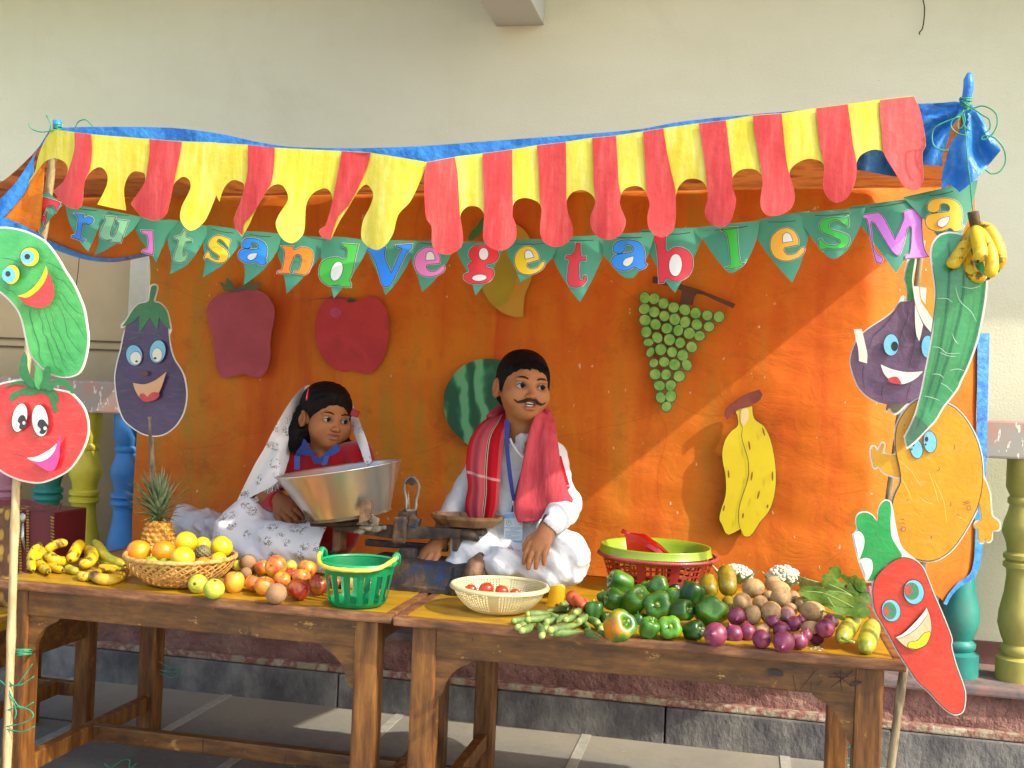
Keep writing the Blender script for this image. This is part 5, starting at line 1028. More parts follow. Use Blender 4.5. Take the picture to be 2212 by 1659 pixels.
for k, px, py, r, lab, dY in (('orange', 300, 1191, 26, 'deep orange fruit at the left rim of the cane basket', -.015), ('orange', 353, 1191, 25, 'greenish orange second from the left in the cane basket', -.01), ('sweet_lime', 402, 1171, 24, 'bright yellow sweet lime on top of the basket heap', .03),
    ('sweet_lime', 395, 1206, 26, 'large yellow sweet lime at the front rim of the basket', -.06), ('sweet_lime', 437, 1177, 18, 'dull yellow sweet lime behind the custard apple', .075), ('sweet_lime', 479, 1181, 24, 'olive yellow sweet lime at the right rim of the basket', .03),
    ('orange', 440, 1219, 17, 'small bright orange under the custard apple', -.055), ('sweet_lime', 472, 1210, 18, 'small yellow sweet lime low at the right rim', -.02), ('green_lime', 356, 1220, 16, 'small green lime low at the front of the basket', -.06), ('green_lime', 325, 1216, 16, 'dull green lime beneath the deep orange fruit', -.04),
    ('sweet_lime', 370, 1200, 16, 'shaded sweet lime deep in the middle of the basket', .04)):
    roundf(k, px, py, r, lab, yb_+dY, grp=G)
# custard apple: knobbly
p, R_ = pos(438, 1193, 19, yb_-.01); mb = sph(R_*.82, R_*.82, R_*.8, 20, 12)
for i in range(70):
    z = 1-2*(i+.5)/70; a = i*2.39996; r = math.sqrt(1-z*z); s = MB(); s.lathe([(.9, -.4), (.8, .2), (.4, .55), (.05, .6)], 7)
    q = Vector((r*math.cos(a), r*math.sin(a), z)); Mx = Matrix.Translation(q*R_*.8) @ q.to_track_quat('Z', 'Y').to_matrix().to_4x4() @ Matrix.Scale(R_*.17, 4); mb.add([Mx @ Vector(v) for v in s.v], s.f)
fruit('custard_apple', 'knobbly grey brown custard apple among the sweet limes', 'custard apple', mb, M('custard_skin', '5a5436', '7a7452', 60, .7, .3), p, (0, 0, 0), None)
# pineapple
pb_ = at(341, 1186, .40); pb_.z = TZ; pr_ = m_of(34, pb_); ph_ = at(341, 1124, .40).z-TZ
pa_ = thing('pineapple', 'golden pineapple with spiky grey green crown standing behind the cane basket', 'pineapple', pb_)
mb = MB(); mb.lathe([(pr_*.4, .0), (pr_*.8, ph_*.08), (pr_*.97, ph_*.35), (pr_*.93, ph_*.65), (pr_*.7, ph_*.9), (pr_*.35, ph_)], 20, Matrix.Translation(pb_))
for rw in range(9):
    zz = ph_*(.06+.9*rw/8.5); rr = np.interp(zz/ph_, [0, .08, .35, .65, .9, 1], [.4, .8, .97, .93, .7, .35])*pr_
    for k in range(13):
        a = 2*math.pi*(k+.5*(rw % 2))/13; q = Vector((math.cos(a), math.sin(a), .15)).normalized(); s = MB(); s.lathe([(1, -.3), (.8, .35), (.3, .6), (.12, .75), (.03, 1.1)], 6)
        Mx = Matrix.Translation(pb_+Vector((rr*math.cos(a), rr*math.sin(a), zz))) @ q.to_track_quat('Z', 'Y').to_matrix().to_4x4() @ Matrix.Scale(pr_*.20, 4); mb.add([Mx @ Vector(v) for v in s.v], s.f)
mb.build('fruit_body', skin('pineapple_skin', 'a86c1c', 'c98e2c', 'd8a848', 60, .5, .2, 90, .1), pa_)
MCR = M('pineapple_leaf', '4f6648', '75895f', 22, .6, .1, 60, c3='8e9a70', stretch=(3, 3, 1)); mb = MB()
ct = pb_+Vector((0, 0, ph_*.98)); rr = random.Random(4)
def blade(mb, base, d, L, w_, droop, seg=7):
    d = d.normalized(); side = d.cross(Vector((0, 0, 1))); side = (side if side.length > .05 else Vector((1, 0, 0))).normalized(); p = base.copy(); V = []
    for i in range(seg+1):
        s = i/seg; ww = w_*(1-s**1.7)*(.8+.4*math.sin(s*2.2)); nrm = side.cross(d).normalized()
        V += [p-side*ww+nrm*ww*.35, p-nrm*ww*.15, p+side*ww+nrm*ww*.35]; p = p+d*L/seg; d = (d+Vector((0, 0, -droop/seg))).normalized()
    mb.add(V, [(3*i+a, 3*i+a+1, 3*i+a+4, 3*i+a+3) for i in range(seg) for a in (0, 1)])
for i in range(64):
    tt = i/63; a = i*2.39996; el_ = R(10+70*tt**.8); L = .035+.095*math.sin(min(1, tt*1.25)*math.pi*.62)+rr.uniform(-.01, .012)
    d = Vector((math.cos(a)*math.cos(el_)-.18, math.sin(a)*math.cos(el_), math.sin(el_)*1.0)); blade(mb, ct+Vector((0, 0, .03*tt)), d, L, .0062, .9*(1-tt)+.15*rr.random())
for px, py, px2, py2 in ((310, 1095, 245, 1055), (315, 1100, 255, 1080), (330, 1085, 300, 1000), (345, 1080, 330, 985), (352, 1080, 372, 1035), (335, 1090, 275, 1030), (340, 1080, 318, 990), (325, 1095, 262, 1062)):
    b0 = ct+Vector((0, 0, .02)); e = at(px2, py2, .38); blade(mb, b0, (e-b0)+Vector((0, 0, .03)), (e-b0).length*1.02, .006 if px2 > 300 else .0035, .35)
mb.build('crown', MCR, pa_)
# guavas, apples, sapotas in front of the girl
G1 = 'guavas beside the cane basket'; G2 = 'apples heaped in front of the girl'; G3 = 'brown sapotas among the apples'
roundf('guava', 427, 1261, 21, 'yellow green guava touching the cane basket, crown facing out', rz=1.0, tilt=(R(80), 0, R(10)), grp=G1)
roundf('guava', 462, 1272, 23, 'round green guava second from the left, nearest the table edge', rz=.95, tilt=(R(20), .3, 0), grp=G1)
roundf('apple_y', 506, 1258, 22, 'tall pale yellow apple standing beside the green guava', rz=1.25, tilt=(0, 0, 0), grp=G2)
roundf('guava', 513, 1221, 12, 'small green guava mostly hidden behind the pale yellow apple', Y=.27, grp=G1)
roundf('sapota', 536, 1216, 19, 'large brown sapota at the back left of the apples', Y=.27, grp=G3)
roundf('sapota', 531, 1238, 13, 'small pinkish sapota under the large brown one', Y=.2, grp=G3)
roundf('apple_m', 547, 1260, 19, 'red and yellow apple right of the pale yellow one', grp=G2)
roundf('apple_y', 566, 1226, 17, 'yellow apple at the back behind the top apple', Y=.26, grp=G2)
roundf('apple_y', 596, 1224, 24, 'bright yellow apple on top of the heap, stalk end facing out', Y=.19, tilt=(R(75), 0, R(-10)), grp=G2)
roundf('apple_m', 571, 1266, 22, 'golden apple flushed red standing at the front of the heap', tilt=(.15, .1, 0), grp=G2)
roundf('apple_m', 609, 1253, 19, 'streaked red and yellow apple just below the top apple', Y=.155, grp=G2)
roundf('sapota', 597, 1282, 23, 'round grey brown sapota nearest the table edge', grp=G3)
roundf('apple_r', 644, 1273, 25, 'shiny dark red apple in front beside the grey sapota', tilt=(R(150), .3, 0), grp=G2)
roundf('apple_r', 688, 1263, 23, 'dark red apple half hidden by the green plastic basket', grp=G2)
roundf('apple_m', 663, 1229, 21, 'orange apple at the back right of the heap', Y=.24, grp=G2)
roundf('apple_y', 651, 1248, 20, 'golden orange apple behind the shiny dark red one', Y=.17, grp=G2)
roundf('apple_r', 630, 1240, 14, 'small plum red apple in the middle of the heap', Y=.2, grp=G2)
roundf('guava', 628, 1223, 14, 'dull green guava at the back beside the top apple', Y=.27, grp=G1)
roundf('apple_r', 722, 1258, 19, 'red apple seen through the left slots of the green basket', Y=.27, grp=G2)
roundf('apple_m', 757, 1260, 19, 'orange apple seen through the middle slots of the green basket', Y=.27, grp=G2)
roundf('apple_r', 795, 1262, 18, 'red apple seen through the right slots of the green basket', Y=.27, grp=G2)
# green plastic basket
MGP = M('green_plastic', '0f9a5c', '13a565', 5, .3, .02, 20, coat=.3, trans=.1); MYP = M('yellow_plastic', 'd9b83a', 'e2c44c', 5, .32, .02, 20, coat=.3)
gp_ = onz(771, 1306, TZ); g1_ = onz(771, 1306, TZ); top = m_of(80, gp_); bot = m_of(62, gp_); hh_ = at(771, 1212, gp_.y).z-TZ
gb = thing('plastic_basket', 'green slotted plastic basket with yellow carry handle near the front table edge', 'basket', gp_)
bm = bmesh.new(); NS = 96; ZL = [0, .012, .03, .045, .12, .74, .80, .90, 1.0]
def grad(s): return bot*(.86+.14*min(1, s/.1)**.6)+(top-bot)*s if s < .1 else bot+(top-bot)*s
rings = []
for s in ZL:
    rings.append([bm.verts.new(gp_+Vector((grad(s)*math.cos(2*math.pi*k/NS), grad(s)*math.sin(2*math.pi*k/NS), s*hh_+.002))) for k in range(NS)])
for i in range(len(ZL)-1):
    for k in range(NS):
        ph__ = k % 6
        if 4 <= i <= 4 and ph__ in (2, 3, 4): continue
        bm.faces.new((rings[i][k], rings[i][(k+1) % NS], rings[i+1][(k+1) % NS], rings[i+1][k]))
c_ = bm.verts.new(gp_+Vector((0, 0, .003)))
for k in range(NS): bm.faces.new((rings[0][(k+1) % NS], rings[0][k], c_))
bmesh.ops.solidify(bm, geom=bm.faces[:], thickness=.0025)
autosmooth(link('basket_body', bmmesh(bm), MGP, gb), 40)
mb = MB()
for k in range(16):                                   # rounded slot ends
    a = 2*math.pi*(k*6+3.5)/NS
    for zz in (.12, .74):
        pass
mb.tube([gp_+Vector(((top+.002)*math.cos(a), (top+.002)*math.sin(a), hh_)) for a in [2*math.pi*i/60 for i in range(60)]], .004, 8, closed=True); mb.build('rim', MGP, gb, True)
for s in (-1, 1):
    mb = MB(); e = gp_+Vector((s*(top+.003), 0, hh_)); mb.tube([e+Vector((0, -.02, -.004)), e+Vector((s*.002, -.012, .018)), e+Vector((s*.003, .0, .024)), e+Vector((s*.002, .012, .018)), e+Vector((0, .02, -.004))], [.004, .005, .005, .005, .004], 8, flat=1.6); mb.build('handle_lug', MGP, gb, True)
mb = MB(); mb.tube([gp_+Vector(((top+.007)*math.cos(a), (top+.009)*math.sin(a), hh_-.006+.022*abs(math.cos(a))**6)) for a in [math.pi+math.pi*i/30 for i in range(31)]], [.0055+.0006*math.sin(i*2.2) for i in range(31)], 8, flat=1.0); mb.build('handle', MYP, gb, True)
# cream colander with tomatoes
MCP = M('cream_plastic', 'cfc691', 'd8cf9e', 5, .35, .02, 20, coat=.2, trans=.15)
cp_ = onz(1077, 1320, TZ); ctop = m_of(100, cp_); cbot = m_of(64, cp_); ch_h = at(1077, 1264, cp_.y).z-TZ
co = thing('colander', 'cream plastic colander holding a few tomatoes in front of the boy', 'colander', cp_)
bm = bmesh.new(); NS = 180; ROWS = 15; rings = []
def crad(s): return cbot*(.9)+(ctop-cbot*.9)*math.sin(min(1, s)*math.pi/2)**.75
for j in range(ROWS*2+1):
    s = j/(ROWS*2); rings.append([bm.verts.new(cp_+Vector((crad(s)*math.cos(2*math.pi*k/NS), crad(s)*math.sin(2*math.pi*k/NS), .004+s*ch_h))) for k in range(NS)])
for j in range(ROWS*2):
    for k in range(NS):
        if j % 2 == 1 and k % 2 == 1 and 3 < j < ROWS*2-3 and (k % 45) > 4: continue
        bm.faces.new((rings[j][k], rings[j][(k+1) % NS], rings[j+1][(k+1) % NS], rings[j+1][k]))
c_ = bm.verts.new(cp_+Vector((0, 0, .004)))
for k in range(NS): bm.faces.new((rings[0][(k+1) % NS], rings[0][k], c_))
link('bowl', bmmesh(bm), MCP, co, True)
mb = MB(); mb.lathe([(ctop*.99, ch_h-.002), (ctop*1.0, ch_h+.004), (ctop*1.06, ch_h+.003), (ctop*1.085, ch_h-.003), (ctop*1.07, ch_h-.006)], 60, Matrix.Translation(cp_), cap=False); mb.build('rim', MCP, co, True)
for i, (px, py, r, lab) in enumerate(((1017, 1274, 13.5, 'leftmost tomato in the cream colander'), (1050, 1273, 17, 'largest tomato, second from the left in the colander'), (1084, 1277, 15, 'shiny tomato third from the left in the colander'), (1112, 1281, 11, 'small tomato at the right in the colander'))):
    roundf('tomato', px, py, r, lab, Y=cp_.y-.02-.005*i, grp='tomatoes in the colander')
# red basket, lime tray, red scoop
MRP = M('red_plastic', '8e1f22', 'a02a2a', 5, .35, .02, 20, coat=.3, trans=.1); rp_ = onz(1418, 1268, TZ); rtop = m_of(122, rp_); rbot = m_of(98, rp_); rh = at(1418, 1198, rp_.y).z-TZ
rb_ = thing('plastic_basket', 'dark red lattice plastic basket standing behind the green capsicums', 'basket', rp_)
bm = bmesh.new(); NS = 150; rings = []; RW = 18
for j in range(RW+1):
    s = j/RW; r = rbot+(rtop-rbot)*s; rings.append([bm.verts.new(rp_+Vector((r*math.cos(2*math.pi*k/NS), r*math.sin(2*math.pi*k/NS), .003+s*rh))) for k in range(NS)])
for j in range(RW):
    for k in range(NS):
        if (j % 3 != 0) and (k % 3 != 0) and (k % 15) > 2 and 0 < j < RW-1: continue
        bm.faces.new((rings[j][k], rings[j][(k+1) % NS], rings[j+1][(k+1) % NS], rings[j+1][k]))
c_ = bm.verts.new(rp_+Vector((0, 0, .004)))
for k in range(NS): bm.faces.new((rings[0][(k+1) % NS], rings[0][k], c_))
link('basket_body', bmmesh(bm), MRP, rb_, True)
mb = MB()
for k in range(150): a = 2*math.pi*k/150; q = rp_+Vector((rtop*math.cos(a), rtop*math.sin(a), rh)); o_ = Vector((math.cos(a), math.sin(a), 0)); mb.tube([q, q+o_*.007+Vector((0, 0, .004)), q+o_*.010-Vector((0, 0, .003))], .0018, 5)
mb.tube([rp_+Vector(((rtop+.005)*math.cos(a), (rtop+.005)*math.sin(a), rh)) for a in [2*math.pi*i/80 for i in range(80)]], .005, 8, closed=True, flat=1.0); mb.build('rim', M('red_plastic_rim', '96363e', 'a84650', 5, .35, coat=.3), rb_, True)
MLT = M('lime_plastic', '8fae2c', '9cbb38', 5, .3, .02, 20, coat=.3, trans=.18)
ty = rp_.y; tp_ = at(1415, 1210, ty); tr1 = m_of(118, tp_); th_ = at(1415, 1177, ty).z-tp_.z
tray = thing('plastic_tray', 'lime green plastic basin resting inside the red basket', 'basin', tp_)
mb = MB(); mb.lathe([(.002, -.004), (tr1*.8, -.004), (tr1*.86, 0), (tr1*.93, th_*.6), (tr1*.97, th_*.98), (tr1*1.0, th_), (tr1*1.0, th_-.004), (tr1*1.02, th_*.55), (tr1*1.03, th_*.5)], 60, Matrix.Translation(tp_), cap=False); mb.build('basin', MLT, tray, True)
MRS = M('red_scoop_plastic', 'c81410', 'd41c14', 5, .2, .02, 20, coat=.6, trans=.2)
sc = thing('scoop', 'bright red plastic scoop lying in the lime green basin', 'scoop', at(1390, 1180, ty))
sp1 = [(1352, 1150), (1392, 1162), (1425, 1182), (1450, 1196)]; mb = MB(); V = []
for i, (wd, ht) in enumerate(((.004, .012), (.018, .03), (.028, .024), (.016, .003))):
    c = at(sp1[i][0], sp1[i][1]+6, ty-.03)
    for j in range(7): a = math.pi*j/6; V.append(c+Vector((.004*math.cos(a), wd*math.cos(a), -ht*.25+ht*math.sin(a)*.9)))
mb.add(V, [(7*i+j, 7*i+j+1, 7*i+j+8, 7*i+j+7) for i in range(3) for j in range(6)]); mb.build('blade', MRS, sc, True)
sheet('side', smooth([(1350, 1152, 1), (1380, 1158, 0), (1410, 1176, 0), (1450, 1198, 1), (1355, 1196, 1)], 3), lambda x, y: at(x, y, ty-.05), MRS, sc, .003)
mb = MB(); mb.tube([at(1343, 1146, ty-.03), at(1352, 1151, ty-.03), at(1362, 1156, ty-.03)], [.007, .006, .005], 8); mb.build('handle', MRS, sc, True)
# capsicums
for a in (dict(px=1339, py=1257, r=26, label='glossy capsicum on top at the left of the heap, stalk facing left', Y=.30, face='left'), dict(px=1423, py=1267, r=23, label='plump capsicum resting against the red basket', Y=.31, face='down'),
  dict(px=1397, py=1271, r=15, label='shaded capsicum squeezed left of the plump one', Y=.33), dict(px=1373, py=1298, r=29, label='large leaning capsicum with stalk pointing up right', Y=.20, face='tilt', k=1.15), dict(px=1329, py=1297, r=22, label='capsicum lying on its side under the topmost left one', Y=.22, face='left'),
  dict(px=1306, py=1293, r=16, label='small shaded capsicum at the back left end', Y=.26), dict(px=1421, py=1309, r=30, label='broad capsicum in the middle with its stalk facing the camera', Y=.17, face='cam', k=.85), dict(px=1281, py=1319, r=20, label='small round capsicum above the okra pile', face='up'),
  dict(px=1337, py=1354, r=31, label='green capsicum turning orange at the front', face='camr', k=1.1, mat_=S_PEO), dict(px=1380, py=1345, r=20, label='dark capsicum behind the orange patched one', Y=.16), dict(px=1403, py=1356, r=22, label='round dark capsicum at the front, third from the left', face='up'),
  dict(px=1449, py=1355, r=25, label='light green four lobed capsicum at the front edge', face='cam', mat_=S_PEL, k=.9), dict(px=1457, py=1289, r=18, label='lighter green capsicum tucked behind the middle ones', Y=.26, mat_=S_PEL), dict(px=1470, py=1319, r=23, label='ribbed capsicum lying sideways right of the middle one', Y=.15, face='right', k=1.1),
  dict(px=1496, py=1283, r=24, label='dark capsicum just left of the ripe cucumbers', Y=.24), dict(px=1537, py=1319, r=33, label='largest dark capsicum, next to the potatoes', Y=.15, face='down', k=1.0), dict(px=1498, py=1361, r=21, label='dark pointed capsicum at the front next to the onions', face='right', k=1.1),
  dict(px=1310, py=1338, r=13, label='tiny dark capsicum half buried beside the okra', Y=.14)): pepper(**a)
# ripe cucumbers, brinjal
def longv(name, label, cat, px0, py0, px1, py1, r, Y0, Y1, mat_, grp=None, stem=None, ends=(.5, .5)):
    a = at(px0, py0, Y0); b_ = at(px1, py1, Y1); R_ = m_of(r, a); mb = MB(); pts = []; rd_ = []
    for i in range(15):
        s = i/14; pts.append(a.lerp(b_, s)); e = min(s, 1-s); rd_.append(R_*min(1, math.sqrt(max(0.004, 1-(1-min(1, e/.26))**2)))*(.94+.06*math.sin(s*3)))
    mb.tube(pts, rd_, 20); noisy(mb, .05, 12, px0); root = mb.build(name, mat_, None, True); tag(root, label, cat, grp)
    if stem: st = MB(); st.tube([at(x, y, Y_) for x, y, Y_ in stem], .003, 6); st.build('stalk', M_STG, root, True)
    return root
longv('ripe_cucumber', 'short brown yellow ripe cucumber standing left of the tall one', 'cucumber', 1529, 1244, 1533, 1287, 19, .30, .25, S_BRC, 'ripe cucumbers standing behind the potatoes')
longv('ripe_cucumber', 'tall brown yellow ripe cucumber standing before the cauliflower', 'cucumber', 1568, 1223, 1574, 1285, 19.5, .32, .26, S_BRC, 'ripe cucumbers standing behind the potatoes')
longv('ripe_cucumber', 'dark ripe cucumber lying in shade behind the largest capsicum', 'cucumber', 1570, 1290, 1582, 1330, 15, .26, .22, S_BRC, 'ripe cucumbers standing behind the potatoes')
longv('brinjal', 'small dark brinjal with a cut stalk behind the capsicums', 'brinjal', 1458, 1262, 1462, 1292, 14, .32, .30, M('brinjal_dark', '1c1a14', '2a2418', 10, .25, coat=.4), stem=[(1460, 1272, .29), (1461, 1266, .28)])
longv('cucumber', 'yellow green cucumber with dangling stalk, nearer the onions', 'cucumber', 1850, 1332, 1814, 1384, 18.5, .19, .045, S_CUC, 'yellow green cucumbers at the right end', [(1818, 1378, .02), (1830, 1383, .01), (1846, 1388, .0)])
longv('cucumber', 'paler yellow green cucumber at the right corner beside the chilli', 'cucumber', 1886, 1345, 1867, 1407, 20.5, .17, .02, S_CUC, 'yellow green cucumbers at the right end')
# cauliflowers
MCF = M('cauliflower_curd', 'cfc8ac', 'ddd7bf', 60, .8, .7, 140, sss=.1); MCL = M('cauliflower_leaf', '6f8f62', '93ab80', 20, .6, .2, 40)
def cauli(label, cx, cy, rx, ry, Y, seed):
    c = at(cx, cy, Y); rX = m_of(rx, c); rZ = m_of(ry, c); root = thing('cauliflower', label, 'cauliflower', c, 'cauliflowers standing before the orange cloth'); mb = MB(); rr = random.Random(seed)
    for i in range(330):
        z = 1-1.3*(i+.5)/330; a = i*2.39996; q = math.sqrt(max(0, 1-z*z)); k = rr.uniform(.75, 1.02); s = sph(1, 1, 1, 8, 5); rad = rX*rr.uniform(.07, .15)
        pc = c+Vector((q*math.cos(a)*rX*k, q*math.sin(a)*rX*.7*k, z*rZ*k)); mb.add([Vector(v)*rad+pc for v in s.v], s.f)
    noisy(mb, .05, 60, seed); mb.build('curd', MCF, root, True); mb = MB()
    for k in range(9):
        a = 2*math.pi*k/9; d = Vector((math.cos(a), math.sin(a), .5)); b0 = c+Vector((0, 0, -rZ)); blade(mb, b0+d*rX*.3, d, rX*1.5, rX*.28, -.6)
    mb.build('leaf', MCL, root, True)
cauli('white cauliflower behind the two ripe cucumbers', 1588, 1243, 36, 22, .42, 3); cauli('white cauliflower behind the potatoes beside the leafy greens', 1692, 1248, 33, 26, .40, 8)
# potatoes
for i, (px, py, rx, ry, Y_, lab) in enumerate(((1626, 1272, 24, 21, .27, 'large brown potato at the top left of the heap'), (1670, 1262, 17, 15, .33, 'golden potato at the very top of the heap'), (1684, 1273, 22, 16, .28, 'wide golden potato below the top one'), (1660, 1289, 13, 13, .26, 'small golden potato right of the large brown one'),
  (1688, 1292, 21, 20, .22, 'pale round potato in the middle of the heap'), (1712, 1294, 14, 17, .24, 'upright golden potato right of the pale round one'), (1603, 1301, 20, 20, .20, 'light potato above the topmost onion'), (1642, 1302, 16, 15, .21, 'small pale potato left of the middle'),
  (1627, 1330, 16, 20, .13, 'grey brown upright potato among the onions'), (1665, 1324, 21, 23, .14, 'broad grey potato behind the small onion'), (1706, 1318, 14, 14, .17, 'little golden potato behind the pink onion'), (1736, 1306, 17, 17, .21, 'round golden potato at the right of the heap'),
  (1756, 1322, 25, 20, .15, 'big golden knobbly potato beside the leafy greens'), (1750, 1355, 18, 14, .085, 'shaded potato between the onions at the right'), (1648, 1361, 16, 12, .09, 'pinkish potato peeping between front onions'))):
    potato(px, py, rx, ry, lab, Y_, 10*math.sin(i*2))
# onions
for px, py, r, Y_, t_, k, lab in ((1591, 1331, 18.5, .12, (R(100), 0, 0), 1, 'topmost onion at the left, below the light potato'), (1546, 1371, 24, None, (R(70), R(-50), 0), 1, 'biggest pink onion at the left front next to the dark capsicum'), (1585, 1371, 20, .075, (R(10), R(-25), 0), 1.1, 'upright onion with sprouting neck, second from the left'), (1614, 1366, 18, .085, (R(-20), 0, 0), 1.1, 'tall pink onion third from the left'),
  (1645, 1380, 19, None, (R(75), 0, 0), 1, 'round onion with a brown scar at the front middle'), (1669, 1343, 14, .10, (R(15), .3, 0), 1, 'small dark onion before the broad grey potato'), (1700, 1328, 17, .14, (R(105), 0, 0), 1.1, 'bright pink onion high in the heap'), (1688, 1363, 19, .085, (R(40), R(60), 0), 1, 'dark maroon onion behind the front ones'),
  (1715, 1348, 16, .105, (R(30), R(-50), 0), 1, 'dark glossy onion right of the maroon one'), (1728, 1341, 12, .13, (0, 0, 0), 1, 'tiny purple onion behind the glossy dark one'), (1693, 1386, 22, None, (R(110), R(30), 0), 1.05, 'shiny pink onion nearest the table edge'), (1726, 1384, 18, None, (R(20), R(15), 0), 1, 'very dark onion with a pale neck at the front'),
  (1741, 1372, 13, .06, (R(10), R(10), 0), 1, 'small peeling onion beside the pale necked one'), (1764, 1375, 16, None, (R(80), 0, 0), 1, 'dark red onion near the scattered peelings'), (1782, 1357, 19.5, .07, (R(70), R(40), 0), 1, 'pink and white onion at the right of the heap'), (1795, 1342, 16, .12, (R(40), 0, 0), .95, 'blackish purple onion at the right beside the cucumber')):
    onion(px, py, r, lab, Y_, t_, k)
# onion peel scraps
mb = MB()
for i in range(34):
    x, y = 1742+RND.gauss(22, 14), 1395+RND.gauss(4, 3.5); p = onz(x, y, TZ+.0006); a = RND.uniform(0, 6); w_ = RND.uniform(.0015, .004)
    mb.add([p+Vector((w_*math.cos(a), w_*math.sin(a), 0)), p+Vector((-w_*math.sin(a), w_*math.cos(a), .001)), p-Vector((w_*math.cos(a), w_*math.sin(a), -.001))], [(0, 1, 2)])
tag(mb.build('peel_scraps', M('peel', 'c8c0b0', 'd8d0c0', 50, .6)), 'scattered pale onion peel scraps on the table', 'peel scraps', None, 'stuff')
# okra
OK = ['300 1180,420 1150', '340 1245,450 1185', '385 1280,505 1220', '450 1105,700 1090', '450 1165,780 1115', '600 1335,535 1165', '640 1268,590 1190', '655 1185,800 1140', '690 1275,1030 1205', '705 1305,1035 1292', '1015 955,835 1085', '900 1045,640 1072', '960 1090,1060 1010', '855 1165,960 1120', '1000 1180,1085 1105', '1045 1165,1120 1262', '1200 1200,1050 1140', '1090 1290,1225 1362', '1350 1360,1190 1285', '1240 1262,1150 1210', '860 1140,760 1192', '820 1000,1000 960', '700 1120,850 1180']
LO = ['leftmost okra with its pale cut end facing out', 'short okra lying just right of the leftmost one', 'okra with bright cut end at the lower left', 'long okra at the back left of the pile', 'long pale ribbed okra at the left of the pile', 'okra pointing down toward the table edge', 'stubby okra beside the downward pointing one', 'small okra in the middle left', 'thick ribbed okra in front, upper of the pair', 'thick ribbed okra in front, lower of the pair', 'long okra at the top of the pile by the carrots', 'dark okra at the top left near the papaya', 'okra with curled stalk near the carrots', 'okra with round pale end in the pile centre', 'okra with pale end right of the centre', 'curved dark okra right of the front pair', 'dark okra next to the small round capsicum', 'dark okra lying flat at the right front', 'pointed okra touching the orange patched capsicum', 'short dark okra at the right', 'okra crossing the middle of the pile', 'pale okra tip at the back near the carrots', 'okra half buried in the middle of the pile']
for i, s in enumerate(OK):
    a, b_ = [P2('B6', *map(float, q.split())) for q in s.split(',')]; lift = .008+(.012 if i in (4, 10, 12, 13, 14, 20, 22) else 0)+(.008 if i in (7, 8, 16) else 0)
    A = onz(a[0], a[1], TZ+lift); B = onz(b_[0], b_[1], TZ+lift); 
    if (A-B).length > .13: B = A+(B-A).normalized()*.13
    if (A-B).length < .045: B = A+(B-A).normalized()*.05
    R_ = .0092; d = (B-A); sd = d.cross(Vector((0, 0, 1))).normalized(); mb = MB(); c = spline([A, A+d*.33+sd*.004, A+d*.66+sd*.003, B], 4)
    mb.tube(c, [R_*(.62 if k == 0 else .95 if k < 3 else 1-.85*max(0, (k/(len(c)-1)-.35)/.65)**1.5) for k in range(len(c))], 10); 
    cp = MB(); dd = (c[1]-c[0]).normalized(); cp.tube([A+dd*.004, A-dd*.003, A-dd*.007], [R_*.85, R_*.8, R_*.42], 8)
    root = mb.build('okra', S_OKR, None, True); tag(root, LO[i], 'okra', 'okra pods piled on the vegetable table'); cp.build('stalk_end', M('okra_cap', '8aa04a', 'a3b462', 30, .6), root, True)
# papaya slice, carrots
sl_ = thing('papaya_slice', 'yellow papaya wedge standing beside the cream colander', 'papaya', onz(1200, 1300, TZ))
pap = smooth(L_('B3', '1375 1375*,1400 1352,1500 1352,1528 1380*,1520 1480,1505 1585*,1480 1580,1460 1540,1400 1590,1330 1640*,1262 1640*,1320 1570,1350 1500'), 4)
Yp = onz(1200, 1308, TZ).y
sheet('flesh', pap, lambda x, y: at(x, y, Yp-.006*math.cos((x-1200)/14)), M('papaya_flesh', 'd9a010', 'e6b41c', 14, .4, .2, 40, coat=.2), sl_, .022, grid=5, sm=True)
MCA = skin('carrot_skin', 'b8482a', 'c85a34', 'a83e24', 30, .6, .3, 80, .05, stretch=(1, 1, 1))
for px0, py0, px1, py1, r, Y0, lab in ((1228, 1282, 1250, 1306, 15, .19, 'thick reddish carrot end behind the okra'), (1240, 1290, 1262, 1310, 11, .17, 'middle carrot poking out behind the okra'), (1258, 1297, 1275, 1310, 9, .17, 'small carrot end nearest the round capsicum')):
    a = at(px0, py0, Y0); b_ = at(px1, py1, Y0-.03); mb = MB(); R_ = m_of(r, a); mb.tube([a.lerp(b_, k/8) for k in range(9)], [R_*q for q in (.3, .75, .95, 1, .97, .92, .85, .78, .7)], 14); noisy(mb, .1, 20, px0); tag(mb.build('carrot', MCA, None, True), lab, 'carrot', 'carrots between the papaya and the okra')
# leafy greens
MLF = M('spinach_leaf', '3c5e1c', '557a2a', 14, .45, .5, 40, c3='6c8a38', trans=.2, bd=.01); gl = thing('leafy_greens', 'bundle of broad limp spinach leaves with pale stems at the right end', 'greens', onz(1800, 1300, TZ)); rr = random.Random(5)
LEAV = ['1440 720,1560 690,1750 700,1950 740,2150 850,2212 950,2150 1010,2000 990,1850 960,1760 900,1640 850,1520 790', '1700 600,1850 640,1950 690,2090 760,2110 830,1980 780,1850 730,1720 680', '1780 460,1870 450,1900 530,1860 590,1780 550,1760 500', '1900 540,2000 560,2060 540,2080 640,2020 650,1930 610', '2040 590,2150 610,2150 720,2060 700', '1700 540,1790 540,1870 600,1960 650,1900 700,1780 640,1700 620', '2110 740,2200 760,2212 850,2120 810', '1480 800,1640 870,1740 940,1900 980,1940 1030,1850 1010,1730 950,1600 900', '1960 640,2100 680,2200 740,2180 800,2060 770', '1450 680,1600 660,1720 690,1650 730,1500 720']
